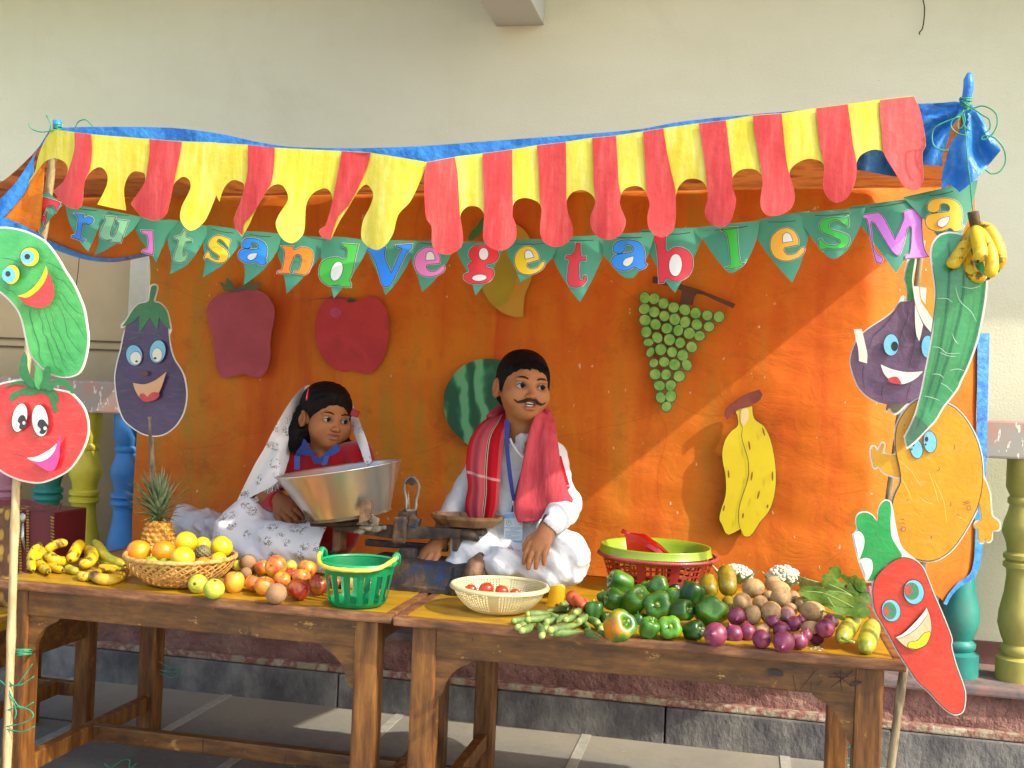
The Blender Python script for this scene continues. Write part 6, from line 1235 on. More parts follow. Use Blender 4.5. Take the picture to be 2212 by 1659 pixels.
for i, s in enumerate(LEAV):
    o_ = smooth(tr('B7', s), 4); Y0 = (.17, .24, .34, .32, .28, .30, .24, .13, .26, .24)[i]; ys = [p[1] for p in o_]; xs_ = [p[0] for p in o_]; cx, cy = sum(xs_)/len(xs_), sum(ys)/len(ys)
    sheet('leaf', o_, lambda x, y: at(x, y, Y0+.0016*(cy-y)+.004*math.sin((x-cx)*.09+i)+.003*math.sin((y-cy)*.14+x*.03)), MLF, gl, .0012, grid=6, sm=True)
mb = MB()
for k in range(9): y0 = 1250+k*3.2; mb.tube([at(1722+k*.8, y0-6, .34), at(1745, y0+2, .33), at(1775+k, y0+10-k, .31)], .0016, 5)
mb.build('stem', M('greens_stem', 'a8b060', '8ea04a', 30, .5), gl, True)
mb = MB()
for i, s in enumerate(('1460 720,1700 735,1950 850,2150 960', '1700 735,1850 720,2000 760', '1750 780,1800 860,1850 920', '1760 640,1900 700,2050 790')):
    mb.tube([at(x, y, .155 if i < 3 else .225) for x, y in smooth(tr('B7', s), 3, False)], .0012, 5)
mb.build('vein', M('leaf_vein', '9aa862', '8a9a50', 30, .5), gl, True)
# red pen
mb = MB(); a = onz(246, 1206, TZ+.005); b_ = onz(266, 1208, TZ+.005); mb.tube([a, b_], .005, 10); o = mb.build('pen', M('pen_red', 'b81830', 'c02038', 5, .3)); tag(o, 'red pen lying on the table between bananas and cane basket', 'pen')
mb = MB(); mb.tube([b_, onz(273, 1210, TZ+.005)], .0046, 10); mb.build('pen_tip', M('chrome', 'b8b8bc', 'b8b8bc', 5, .2, metal=1), o)
# ============================================================ PEOPLE (continuous surfaces grown from blended volumes)
def surf(f, lo, hi, h):
    lo = np.array(lo, float); hi = np.array(hi, float); n = np.ceil((hi-lo)/h).astype(int)+1
    ax = [lo[i]+h*np.arange(n[i]) for i in range(3)]
    G = np.stack(np.meshgrid(*ax, indexing='ij'), -1); V = f(G.reshape(-1, 3)).reshape(n)
    s = V < 0; cells = s[:-1, :-1, :-1].astype(np.int8)*0; cnt = np.zeros(cells.shape, int)
    for dx in (0, 1):
        for dy in (0, 1):
            for dz in (0, 1): cnt += s[dx:n[0]-1+dx, dy:n[1]-1+dy, dz:n[2]-1+dz]
    act = (cnt > 0) & (cnt < 8); idx = -np.ones(cells.shape, int); ii = np.argwhere(act); idx[act] = np.arange(len(ii))
    acc = np.zeros((len(ii), 3)); num = np.zeros(len(ii))
    corners = [(a, b_, c) for a in (0, 1) for b_ in (0, 1) for c in (0, 1)]
    for a in corners:
        for k in range(3):
            if a[k]: continue
            b_ = list(a); b_[k] = 1
            va = V[ii[:, 0]+a[0], ii[:, 1]+a[1], ii[:, 2]+a[2]]; vb = V[ii[:, 0]+b_[0], ii[:, 1]+b_[1], ii[:, 2]+b_[2]]
            m_ = (va < 0) != (vb < 0); t_ = np.where(m_, va/np.where(m_, va-vb, 1), 0); p = np.tile(np.array(a, float), (len(ii), 1)); p[:, k] += t_
            acc += p*m_[:, None]; num += m_
    P_ = lo+(ii+acc/np.maximum(num, 1)[:, None])*h; F_ = []
    for k in range(3):
        u, v = [(1, 2), (2, 0), (0, 1)][k]
        sl0 = [slice(None)]*3; sl1 = [slice(None)]*3; sl0[k] = slice(0, -1); sl1[k] = slice(1, None)
        A = s[tuple(sl0)]; B = s[tuple(sl1)]; e = np.argwhere(A != B)
        e = e[(e[:, u] > 0) & (e[:, v] > 0) & (e[:, u] < n[u]-1) & (e[:, v] < n[v]-1)]
        q = []
        for du, dv in ((-1, -1), (0, -1), (0, 0), (-1, 0)):
            c = e.copy(); c[:, u] += du; c[:, v] += dv; q.append(idx[c[:, 0], c[:, 1], c[:, 2]])
        q = np.stack(q, 1); fl = A[e[:, 0], e[:, 1], e[:, 2]]; q[~fl] = q[~fl][:, ::-1]; F_.append(q)
    F_ = np.concatenate(F_); F_ = F_[(F_ >= 0).all(1)]
    return P_, F_
def cap(P, a, b, ra, rb, sq=None):
    a = np.array(a); b = np.array(b); ab = b-a; t_ = np.clip(((P-a)@ab)/max(ab@ab, 1e-12), 0, 1)
    return np.linalg.norm(P-a-t_[:, None]*ab, axis=1)-(ra+(rb-ra)*t_)
def elp(P, c, r, Rm=None):
    q = P-np.array(c)
    if Rm is not None: q = q@Rm
    r = np.array(r); k0 = np.linalg.norm(q/r, axis=1); k1 = np.linalg.norm(q/(r*r), axis=1); return k0*(k0-1)/np.maximum(k1, 1e-9)
def smin(a, b, k): h = np.clip(.5+.5*(b-a)/k, 0, 1); return b+(a-b)*h-k*h*(1-h)
def smax(a, b, k): return -smin(-a, -b, k)
def sub(a, b, k=.004): return smax(a, -b, k)
def chain(P, pts, rs, k=.012):
    d = None
    for i in range(len(pts)-1):
        c = cap(P, pts[i], pts[i+1], rs[i], rs[i+1]); d = c if d is None else smin(d, c, k)
    return d
def wr(P, sc, seed=0, axis=None):
    x, y, z = P[:, 0]*sc, P[:, 1]*sc, P[:, 2]*sc
    return (np.sin(x*1.3+2*np.sin(y*.9+seed)+z*.7)+np.sin(z*1.7+1.5*np.sin(x*.8-seed)+y*.6)+.6*np.sin(2.3*(x+z)+1.3*np.sin(y*1.9+seed*2)))/2.6
def smesh(name, f, pts, pad, h, mat, parent, colf=None):
    A = np.array([list(p) for p in pts]); lo = A.min(0)-pad; hi = A.max(0)+pad
    V, F_ = surf(f, lo, hi, h); me = bpy.data.meshes.new(name)
    me.vertices.add(len(V)); me.vertices.foreach_set('co', V.ravel()); me.loops.add(F_.size); me.loops.foreach_set('vertex_index', F_.ravel().astype(np.int32))
    me.polygons.add(len(F_)); me.polygons.foreach_set('loop_start', np.arange(0, F_.size, 4, dtype=np.int32)); me.polygons.foreach_set('loop_total', np.full(len(F_), 4, dtype=np.int32)); me.update(calc_edges=True); me.validate()
    if colf is not None:
        at_ = me.color_attributes.new('Col', 'FLOAT_COLOR', 'POINT'); c = colf(V); at_.data.foreach_set('color', np.concatenate([c, np.ones((len(c), 1))], 1).ravel())
    return link(name, me, mat, parent, True)
def vcol(name, rough, bmp=.1, bsc=200, sss=.0, spec=.4, weave=0):
    m, t, b = nodes(name); a = nd(t, 'ShaderNodeAttribute', attribute_name='Col'); v = coord(t)
    n = noise_n(t, v, 45, 4); c = mix(t, .12, a.outputs['Color'], ramp(t, n, [(.3, '6a4a34'), (.7, 'd0b090')]), 'OVERLAY')
    t.links.new(c, b.inputs['Base Color']); b.inputs['Roughness'].default_value = rough; b.inputs['Specular IOR Level'].default_value = spec
    if sss: b.inputs['Subsurface Weight'].default_value = sss; b.inputs['Subsurface Radius'].default_value = (.012, .005, .003); b.inputs['Subsurface Scale'].default_value = .6
    if bmp: bump(t, b, noise_n(t, v, bsc, 3), bmp, .001)
    return m
MSK = vcol('skin', .58, .12, 500, .15, spec=.3)
L3 = lambda c: np.array(lin(c)[:3])
def paint(V, base, spots):
    """spots: (centre, radii, colour, softness, rotation)"""
    c = np.tile(L3(base), (len(V), 1))
    for ce, ra, co, soft, Rm in spots:
        q = V-np.array(ce)
        if Rm is not None: q = q@Rm
        k = np.linalg.norm(q/np.array(ra), axis=1); w_ = np.clip((1-k)/soft+.5, 0, 1)[:, None]; c = c*(1-w_)+L3(co)*w_
    return c
# head in its own frame: x = its left(+), y = backward(+) so face looks to -y, z up; unit head height 1
def head(P, girl=False):
    d = elp(P, (0, .06, .10), (.345, .41, .375)); d = smin(d, elp(P, (0, -.06, -.12), (.305, .32, .34)), .14)
    d = smin(d, elp(P, (0, -.20, -.345), (.15, .15, .13)), .14)                      # chin
    for s in (-1, 1):
        d = smin(d, elp(P, (s*.19, -.22, -.15), (.14, .14, .15) if not girl else (.165, .15, .18)), .10)     # cheeks
        d = smin(d, elp(P, (s*.13, -.335, .075), (.12, .045, .035)), .05)            # brow
        d = sub(d, elp(P, (s*.150, -.41, -.005), (.078, .06, .045)), .05)           # socket
    d = smin(d, cap(P, (0, -.355, .02), (0, -.43, -.13), .028, .042), .05)
    d = smin(d, elp(P, (0, -.445, -.145), (.05, .05, .04)), .03)
    for s in (-1, 1):
        d = smin(d, elp(P, (s*.055, -.41, -.155), (.036, .042, .030)), .022)
        d = sub(d, elp(P, (s*.028, -.44, -.186), (.016, .022, .012)), .008)
        ec = (s*.385, .05, -.05); ear = elp(P, ec, (.05, .095, .145)); ear = sub(ear, elp(P, (s*.43, .02, -.04), (.04, .055, .09)), .02); ear = smin(ear, elp(P, (s*.352, .035, -.13), (.032, .04, .045)), .02); d = smin(d, ear, .018)
    return d
class Head:
    def __init__(s, px, py, Y, hpx, yaw, pitch, roll, girl=False, mouth=.02, wd=.9):
        s.wd = wd
        s.c = at(px, py, Y); s.S = m_of(hpx, s.c)
        toc = (CAM-s.c); base = math.atan2(toc.x, -toc.y)              # yaw 0 = facing the camera
        s.R = (Matrix.Rotation(base+yaw, 3, 'Z') @ Matrix.Rotation(pitch, 3, 'X') @ Matrix.Rotation(roll, 3, 'Y')); s.Rn = np.array(s.R); s.girl = girl; s.mo = mouth
    def loc(s, P):
        q = (P-np.array(s.c))@s.Rn/s.S; q[:, 0] /= s.wd; return q
    def w(s, x, y, z): return s.c+s.R @ Vector((x*s.wd, y, z))*s.S
    def sdf(s, P):
        q = s.loc(P); d = head(q, s.girl); mz = -.255; my = -.385
        # lips around an opened mouth
        for sx_ in (-1, 1): d = smin(d, elp(q, (sx_*.04, my+.012, mz+.030+s.mo), (.075, .045, .024)), .022)
        d = smin(d, elp(q, (0, my+.006, mz-.036-s.mo), (.085, .048, .030)), .025)
        if s.mo > .004: d = sub(d, elp(q, (0, my-.02, mz-.003), (.088, .085, s.mo+.008)), .010)
        else: d = sub(d, elp(q, (0, my-.035, mz), (.10, .03, .006)), .01)
        for sx_ in (-1, 1): d = sub(d, elp(q, (sx_*.150, -.385, -.004), (.060, .06, .019)), .007)    # opening of the lids
        return d*s.S
def face_parts(H, root, iris_dx=.35, iris_dz=0, brow=True):
    mw = M('eye_white_wet', '97938b', None, rough=.35, coat=.15); mi = M('iris_dark', '0a0604', None, rough=.5, spec=.15); ml = M('lash_black', '0f0b0a', None, rough=.6)
    for s in (-1, 1):
        c = Vector((s*.150, -.302, -.006)); r = .070; mb = MB(); sp = sph(r, r, r, 24, 14); mb.add([H.w(*(c+Vector(v))) for v in sp.v], sp.f); ey = mb.build('eye', mw, root, True)
        d = Vector((iris_dx, -1, iris_dz)).normalized(); u_ = d.cross(Vector((0, 0, 1))).normalized(); v_ = u_.cross(d); mb = MB(); V = []; n = 18
        for th in (0.02, .25, .48, .63):
            for k in range(n): a = 2*math.pi*k/n; V.append(H.w(*(c+(d*math.cos(th)+(u_*math.cos(a)+v_*math.sin(a))*math.sin(th))*r*1.012)))
        mb.add(V, [(i*n+k, i*n+(k+1) % n, (i+1)*n+(k+1) % n, (i+1)*n+k) for i in range(3) for k in range(n)]+[tuple(range(n))]); mb.build('iris', mi, ey, True)
        mb = MB(); pts = [H.w(s*.150+s*x, y, z) for x, y, z in ((-.062, -.362, -.008), (-.035, -.376, .011), (0, -.380, .017), (.035, -.372, .011), (.066, -.345, -.006))]; mb.tube(spline(pts, 4), .0055*H.S, 6); mb.build('eyelash', ml, ey, True)
        if brow:
            mb = MB(); pts = [H.w(s*x, y, z) for x, y, z in ((.065, -.385, .085), (.12, -.387, .108), (.18, -.365, .108), (.235, -.315, .082))]; mb.tube(spline(pts, 4), [H.S*q for q in (.014, .018, .021, .023, .024, .024, .023, .021, .018, .015, .011, .007, .003)], 8, flat=.5); mb.build('eyebrow', M('brow_hair', '2a1a10', '3c2616', 60, .95, spec=.1), root, True)
HF = lambda spots: spots
def head_spots(H, lip, base_dark):
    sp = []; Rn = H.Rn; S = H.S; W = lambda x, y, z: tuple(H.w(x, y, z))
    sp.append((W(0, -.36, -.255), (.115*S, .09*S, (.062+H.mo)*S), lip, .35, Rn))
    sp.append((W(0, -.33, -.258), (.085*S, .06*S, max(.01, H.mo+.010)*S), '2a0f0c', .3, Rn))
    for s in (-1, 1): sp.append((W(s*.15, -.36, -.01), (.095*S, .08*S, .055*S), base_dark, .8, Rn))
    return sp
def teeth(H, root, up=True, lo=True):
    mt = M('teeth_white', 'd6cfbf', None, rough=.2, coat=.5)
    for z, yes in ((-.238, up), (-.280, lo)):
        if not yes: continue
        mb = MB()
        for k in range(6):
            x = (k-2.5)*.021; y = -.352+.9*x*x*3; mb.box(H.w(x, y, z), (.0185*H.S, .012*H.S, .024*H.S), rot=(H.R.to_euler()), bev=.003*H.S)
        mb.build('teeth', mt, root, True)
def hand(P, W, dirv, pal, L, curls, spread=.16, thumb=1, k=.006, thumb_in=.6):
    """W wrist, dirv pointing direction, pal = palm normal, L hand length"""
    W = np.array(W); d = np.array(Vector(dirv).normalized()); n = np.array(Vector(pal)); n = n-d*(n@d); n /= np.linalg.norm(n); s = np.cross(n, d)*thumb
    pl_ = L*.5; hw = L*.235
    M0 = W+d*pl_*.5; f = None
    Rm = np.stack([s, n, d], 1); f = elp(P, M0, (hw*1.05, L*.115, pl_*.66), Rm); f = smin(f, cap(P, W-d*L*.12, W+d*L*.2, L*.15, L*.14), .012)
    lens = (.40, .45, .42, .33); rr_ = (.062, .064, .062, .055)
    for i in range(4):
        off = (1.5-i)*hw*.56; b = W+d*pl_*(.93-.05*abs(i-1.2))+s*off; a = math.radians(5)*(1.5-i)*spread*8; dd = d*math.cos(a)+s*math.sin(a); c = curls[i]; q = b; seg = lens[i]*L/3; rad = rr_[i]*L*1.18; pts = [b-d*L*.05]; rs = [rad*1.1]
        for j in range(3):
            th = c*(.6+.5*j); dj = dd*math.cos(th)+n*math.sin(th); q = q+dj*seg*(1.15-.12*j); pts.append(q); rs.append(rad*(1-.09*(j+1)))
        f = smin(f, chain(P, pts, rs, .002), k*.55) if i == 0 else smin(f, chain(P, pts, rs, .002), k*.35)
    b = W+d*pl_*.28+s*hw*.75; t1 = b+(s*.75+d*.75+n*thumb_in*.4)*L*.17; t2 = t1+(s*.25+d*1.0+n*thumb_in*.5)*L*.15; t3 = t2+(s*-.05+d*1.0+n*thumb_in*.6)*L*.10
    return smin(f, chain(P, [b, t1, t2, t3], [L*.085, L*.07, L*.062, L*.05], .004), k)
def A3(px, py, Y): return np.array(at(px, py, Y))
# ---------------------------------------------------------------- boy
YB_ = .52
boy = thing('person', 'boy with drawn-on moustache in white kurta, red checked scarf and school lanyard, sitting cross-legged', 'person', onz(1130, 1235, TZ))
HB = Head(1130, 836, YB_, 152, R(19), R(-3), R(4), mouth=.026, wd=.99)
nb = A3(1128, 962, YB_+.01); nt_ = np.array(HB.w(0, .06, -.25))
SKB = 'a26c42'
h_wr = A3(1180, 1148, .355); h_dir = np.array(at(1140, 1222, .285))-h_wr
def boy_skin(P):
    d = HB.sdf(P); d = smin(d, cap(P, nt_, nb, .038, .040), .02)
    d = smin(d, elp(P, nb+np.array([0, .01, -.05]), (.085, .05, .06)), .03)
    return d
o = smesh('body', boy_skin, [HB.c-Vector((.12, .13, .22)), HB.c+Vector((.12, .13, .12))], .005, .0027, MSK, boy,
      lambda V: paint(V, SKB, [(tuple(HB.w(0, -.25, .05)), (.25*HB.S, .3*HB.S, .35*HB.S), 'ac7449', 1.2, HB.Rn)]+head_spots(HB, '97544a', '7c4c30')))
def boy_arm(P):
    f = hand(P, h_wr, h_dir, np.array([.15, .75, -.55]), .118, (.5, .45, .5, .6), .09, thumb=1)
    return smin(f, chain(P, [A3(1200, 1124, .385), h_wr], [.025, .021], .01), .01)
smesh('hand', boy_arm, [A3(1245, 1080, .45), A3(1110, 1250, .30)], .03, .0024, MSK, boy, lambda V: paint(V, 'a8724a', []))
h2w = A3(948, 1172, .40)
def boy_arm2(P):
    return smin(hand(P, h2w, A3(925, 1192, .38)-h2w+np.array([0, 0, -.0]), np.array([0, .2, -1.]), .115, (.5, .5, .5, .6), .1, thumb=-1), cap(P, A3(962, 1135, .44), h2w, .028, .021), .01)
smesh('hand', boy_arm2, [A3(975, 1120, .46), A3(895, 1212, .33)], .03, .003, MSK, boy, lambda V: paint(V, 'a26c42', []))
face_parts(HB, boy, .34, .02); teeth(HB, boy)
# moustache
MHR = M('black_hair', '070505', '120c0a', 90, .6, .8, 200, spec=.15, stretch=(1, 1, .25))
def face_y(H, x, z):
    """front surface of the face at (x,z) in head units"""
    ys = np.linspace(-.6, 0, 241); P = np.array([list(H.w(x, y, z)) for y in ys]); v = H.sdf(P); i = np.argmax(v < 0); return ys[i]
mpts = [(-.235, -.225), (-.19, -.252), (-.155, -.252), (-.11, -.238), (-.06, -.212), (0, -.205), (.06, -.212), (.11, -.238), (.155, -.252), (.19, -.250), (.235, -.222)]
mb = MB(); W = [HB.w(x, face_y(HB, x, z+.012)-.006, z+.012) for x, z in mpts]; mb.tube(spline(W, 4), [HB.S*q for q in np.interp(np.linspace(0, 1, 41), [0, .08, .2, .35, .5, .65, .8, .92, 1], [.008, .013, .021, .026, .018, .026, .021, .013, .008])], 8, flat=.95); mb.build('moustache', M('face_paint', '120c0a', None, rough=.7), boy, True)
# hair
def hairline(q, ys, zs, jag, top, tk=.55, lim=.045):
    x, y, z = q[:, 0], q[:, 1], q[:, 2]; zl = np.interp(y, ys, zs)+jag*(np.sin(x*34)+.7*np.sin(x*77+1)+.5*np.sin(x*131+2))*np.clip((-y-.05)*6, 0, 1)
    g = z-zl; t_ = np.clip(g*tk, -.03, lim)+top*np.clip((z-.05)*2.4, 0, 1)
    return t_
def hairb(P):
    q = HB.loc(P); x, y, z = q[:, 0], q[:, 1], q[:, 2]
    qq = q.copy(); qq[:, 2] = np.maximum(qq[:, 2], -.30)
    sk = smin(elp(q, (0, .06, .10), (.348, .412, .378)), elp(q, (0, .20, -.10), (.28, .29, .28)), .1); sk = smin(sk, elp(q, (0, -.06, -.12), (.315, .32, .34)), .14)
    t_ = hairline(q, [-.5, -.34, -.24, -.16, -.10, -.03, .02, .10, .18, .5], [.30, .28, .21, .10, -.05, -.12, .04, .09, -.26, -.30], .016, .04, .55, .028)
    return (sk-t_+.004*np.sin(x*90+6*np.sin(y*9))*np.cos(z*14))*HB.S
smesh('hair', hairb, [HB.c-Vector((.12, .13, .10)), HB.c+Vector((.12, .15, .15))], .005, .0032, MHR, boy)
def strands(H, root, mat_, specs, rad=.0009):
    mb = MB()
    for a, b_, c in specs: mb.tube(spline([H.w(*a), H.w(*b_), H.w(*c)], 3), [rad, rad, rad*.9, rad*.8, rad*.6, rad*.4, rad*.2], 4)
    return mb.build('hair_strands', mat_, root, True)
rr = random.Random(3); sp = []
for i in range(0):
    x = rr.uniform(-.27, .30); y0 = -.33+abs(x)**1.5*.5; zb = .215-.3*x*x+rr.uniform(-.03, .05)+(.02 if x < -.1 else -.01); sp.append(((x*.9, y0+.07, zb+.15), (x, y0-.010, zb+.07), (x*1.02+rr.uniform(-.02, .02), y0-.018, zb)))
for i in range(230):                                   # fringe combed forward
    x = rr.uniform(-.27, .27); zt = .40-.9*x*x; zb = .275-.25*x*x-abs(x)*.12+rr.uniform(-.045, .03); yf = lambda z: -.37*math.sqrt(max(.05, 1-(x/.38)**2-((z-.08)/.44)**2))-.025
    sp.append(((x*.85, yf(zt)+.02, zt), (x*.95, yf((zt+zb)/2)-.012, (zt+zb)/2), (x+rr.uniform(-.02, .03), yf(zb)-.012, zb)))
for i in range(26): a = rr.uniform(2.2, 3.9); r = rr.uniform(.1, .26); x, y = r*math.cos(a), .0+r*math.sin(a); z = .11+.40*math.sqrt(max(0, 1-(r/.38)**2)); sp.append(((x, y, z-.03), (x*1.1-.01, y*1.1-.01, z+.012), (x*1.2-.03, y*1.2-.03, z+.020+rr.uniform(0, .015))))
strands(HB, boy, MHR, sp, .0011)
# kurta
MKU = M('white_cotton', 'c0c3c4', 'cccdcb', 10, .85, .35, 220, spec=.2, kind='Object')
sh_l, sh_r = A3(1048, 988, YB_+.01), A3(1192, 988, YB_+.01)
def kurta(P):
    d = elp(P, A3(1122, 1030, YB_+.02), (.092, .068, .11)); d = smin(d, elp(P, A3(1118, 1120, YB_), (.118, .085, .12)), .06)
    d = smin(d, elp(P, A3(1112, 1185, .50), (.13, .10, .06)), .05)
    d = smin(d, cap(P, sh_l, sh_r, .038, .038), .03)
    d = smin(d, chain(P, [sh_l, A3(990, 1085, .50), A3(962, 1140, .44)], [.038, .033, .031], .02), .025)
    d = smin(d, chain(P, [sh_r, A3(1222, 1085, .46), A3(1203, 1118, .40), A3(1188, 1136, .37)], [.038, .036, .033, .031], .02), .025)
    d = smin(d, elp(P, A3(1228, 1098, .47), (.034, .034, .04)), .02)
    d = smin(d, cap(P, A3(1128, 978, YB_), A3(1130, 950, YB_), .050, .043), .02)
    d = sub(d, cap(P, nb+np.array([0, 0, -.06]), nt_, .040, .0475), .006); d = sub(d, elp(P, A3(1141, 972, YB_-.055), (.018, .05, .03)), .008)
    d = sub(d, chain(P, [A3(1192, 1131, .375), h_wr, h_wr+(h_wr-A3(1200, 1124, .385))], [.026, .025, .025], .01), .003)
    x, y, z = P[:, 0], P[:, 1], P[:, 2]
    return d+.0035*wr(P, 38, 1)*np.clip(1.4-(z-.62)*2.2, .3, 1)+.003*np.sin(x*75+8*np.sin(z*14))*np.clip((1.0-z)*3, 0, 1)+.0018*wr(P, 95, 4)
smesh('kurta', kurta, [A3(945, 1225, .35), A3(1268, 940, .66)], .05, .0042, MKU, boy)
mb = MB(); cl = [A3(1102, 948, .46), A3(1108, 962, .452), A3(1124, 983, .445), A3(1140, 992, .442), A3(1150, 985, .445)]; mb.tube(spline([Vector(c) for c in cl], 5), .0035, 6, flat=1.2); mb.tube(spline([at(1140, 992, .44), at(1142, 1010, .437), at(1140, 1045, .43), at(1138, 1085, .425)], 5), .003, 6, flat=.8); mb.build('collar', MKU, boy, True)
# pyjama legs, crossed
def legs(P):
    d = chain(P, [A3(1150, 1180, .53), A3(1216, 1203, .44), A3(1196, 1240, .385)], [.066, .056, .045], .05)
    d = smin(d, chain(P, [A3(1218, 1215, .42), A3(1130, 1230, .38), A3(1075, 1238, .38)], [.055, .043, .035], .03), .03)
    d = smin(d, chain(P, [A3(1090, 1180, .52), A3(1030, 1185, .43), A3(1000, 1222, .38)], [.075, .058, .045], .05), .03)
    d = smin(d, chain(P, [A3(1015, 1225, .40), A3(1085, 1222, .36), A3(1120, 1235, .38)], [.048, .040, .033], .03), .025)
    d = sub(d, elp(P, A3(1100, 1262, .30), (.045, .06, .022)), .01)
    d = np.maximum(d, TZ+.001-P[:, 2])
    return d+.0015*wr(P, 45, 5)+.0038*np.sin(P[:, 0]*60+P[:, 2]*90+5*np.sin(P[:, 1]*20))+.002*wr(P, 110, 2)
smesh('pyjama', legs, [A3(945, 1275, .30), A3(1280, 1130, .60)], .03, .0042, MKU, boy)
# checked scarf: two hanging ends joined behind the neck
m, t, b = nodes('red_checked_scarf'); MSC = m
uv = nd(t, 'ShaderNodeAttribute', attribute_name='Col'); sx = nd(t, 'ShaderNodeSeparateColor'); t.links.new(uv.outputs['Color'], sx.inputs[0])
u = sx.outputs[0]; v_ = sx.outputs[1]
c = ramp(t, u, [(0.0, 'a81e26'), (.10, 'b8303a'), (.13, 'b04a50'), (.5, 'b34d50'), (.545, 'ad4a4e'), (.55, 'c9b89a'), (.562, '2a3024'), (.585, '2a3024'), (.59, 'c9b89a'), (.615, 'c9b89a'), (.62, 'a8141e'), (.88, 'ac1a24'), (.90, 'b34d50')], 'CONSTANT')
c = mix(t, ramp(t, v_, [(.0, 0.0), (.545, 0.0), (.55, .55), (.565, .55), (.57, 0.0)], 'CONSTANT'), c, 'd0a8a6')
t.links.new(c, b.inputs['Base Color']); b.inputs['Roughness'].default_value = .9; b.inputs['Specular IOR Level'].default_value = .1; bump(t, b, noise_n(t, coord(t), 300, 3), .3, .001)
def ribbon(name, rows, mat_, parent, folds=0, amp=.004, th=.002, uoff=0, usc=1):
    """rows: list of (left (px,py,Y), right (px,py,Y)); a cloth panel with vertical folds"""
    NU = 24; Vv = []; cols = []; RW = []
    Lp = spline([at(*r[0]) for r in rows], 5); Rp = spline([at(*r[1]) for r in rows], 5); n = len(Lp)
    for i in range(n):
        for k in range(NU+1):
            s = k/NU; p = Lp[i].lerp(Rp[i], s); q = i/(n-1); p = p+Vector((0, -1, 0))*(amp*(math.sin(s*folds*2*math.pi+1.2*math.sin(q*3+s*2))+.5*math.sin(s*folds*4.7+q*2.2+1))*(.5+.5*q)+.03*math.sin(math.pi*s)*.35); Vv.append(p); cols.append((uoff+usc*s, q, 0, 1))
    Fc = [(i*(NU+1)+k, i*(NU+1)+k+1, (i+1)*(NU+1)+k+1, (i+1)*(NU+1)+k) for i in range(n-1) for k in range(NU)]
    me = mesh(Vv, Fc); a = me.color_attributes.new('Col', 'FLOAT_COLOR', 'POINT'); a.data.foreach_set('color', np.array(cols, dtype=float).ravel()); o = link(name, me, mat_, parent, True)
    md = o.modifiers.new('th', 'SOLIDIFY'); md.thickness = th; md.offset = 0; return o
scf = thing('scarf', 'red checked cotton scarf hanging round the neck of the boy', 'scarf', at(1130, 940, .5))
S1 = [((1098, 900, .60), (1092, 872, .64)), ((1052, 905, .54), (1096, 915, .49)), ((1018, 945, .49), (1088, 950, .445)), ((1008, 1000, .455), (1082, 1020, .43)), ((1012, 1050, .445), (1078, 1065, .42)), ((1006, 1090, .44), (1076, 1095, .415)), ((1012, 1122, .44), (1066, 1122, .415))]
ribbon('scarf_end', S1, MSC, scf, 3, .005)
S2 = [((1168, 880, .62), (1175, 900, .62)), ((1160, 888, .50), (1196, 905, .56)), ((1142, 940, .445), (1203, 948, .47)), ((1128, 1010, .425), (1212, 1010, .44)), ((1116, 1070, .41), (1226, 1060, .425)), ((1112, 1105, .405), (1236, 1085, .42)), ((1120, 1128, .40), (1200, 1122, .41))]
o = ribbon('scarf_end', S2, M('scarf_plain', 'a63c44', 'b84a50', 26, .95, .6, 90, spec=.05, bd=.003, stretch=(3, 1, .5)), scf, 1.7, .007)
ribbon('scarf_end', [((1206, 985, .47), (1212, 985, .48)), ((1206, 1020, .44), (1222, 1022, .46)), ((1212, 1060, .43), (1234, 1062, .45)), ((1215, 1098, .42), (1243, 1092, .45))], MSC, scf, 1, .002, uoff=.58, usc=.2)
mb = MB(); mb.tube(spline([at(1060, 905, .55), at(1092, 880, .61), at(1130, 890, .64), at(1165, 880, .61), at(1185, 905, .55)], 5), .016, 8); o = mb.build('neck_fold', _mats['scarf_plain'], scf, True)
mb = MB()
for k in range(26): x = 1120+k*3; y = 1126-.06*(k*3); p0 = at(x, y, .403); mb.tube([p0, at(x+rr.uniform(-2, 2), y+rr.uniform(4, 9), .40)], .0006, 4)
mb.tube(spline([at(1162, 1130, .40), at(1165, 1145, .398), at(1168, 1162, .395)], 3), .0008, 4); mb.build('fringe', _mats['scarf_plain'], scf)
# lanyard and card
MLN = M('lanyard_blue', '16256e', '1d2f80', 60, .6, .2, 200); ln = thing('lanyard', 'dark blue lanyard with a metal clip and pale school identity card', 'lanyard', at(1110, 1110, .41))
sheet('strap', smooth([(1091, 905, 0), (1100, 912, 0), (1099, 960, 0), (1104, 1010, 0), (1112, 1070, 0), (1114, 1082, 1), (1107, 1082, 1), (1102, 1060, 0), (1095, 1010, 0), (1090, 950, 0)], 3), lambda x, y: at(x, y, .424), MLN, ln, .0012)
sheet('strap', smooth([(1130, 1020, 1), (1126, 1035, 0), (1114, 1082, 1), (1109, 1082, 1), (1116, 1050, 0), (1124, 1022, 1)], 3), lambda x, y: at(x, y, .427), MLN, ln, .0012)
mb = MB(); mb.tube([at(1108, 1080, .42), at(1109, 1092, .42)], .0032, 8); mb.build('clip', M('clip_metal', 'c8c8cc', None, rough=.2, metal=1), ln, True)
mb = MB(); mb.tube([at(1108, 1092, .42), at(1106, 1106, .42)], .002, 6); mb.build('hook', MLN, ln, True)
MCD = M('card_pale', 'a6b8c4', 'b4c2ca', 8, .2, coat=.8); MCB = M('card_blue_band', '5f8fc0', None, rough=.3, coat=.8); MCT = M('card_print', '5a6a80', None, rough=.4)
cy = .414; crd = sheet('identity_card', [(1090, 1108), (1111, 1106), (1129, 1128), (1128, 1172), (1088, 1170)], lambda x, y: at(x, y, cy), MCD, ln, .0012)
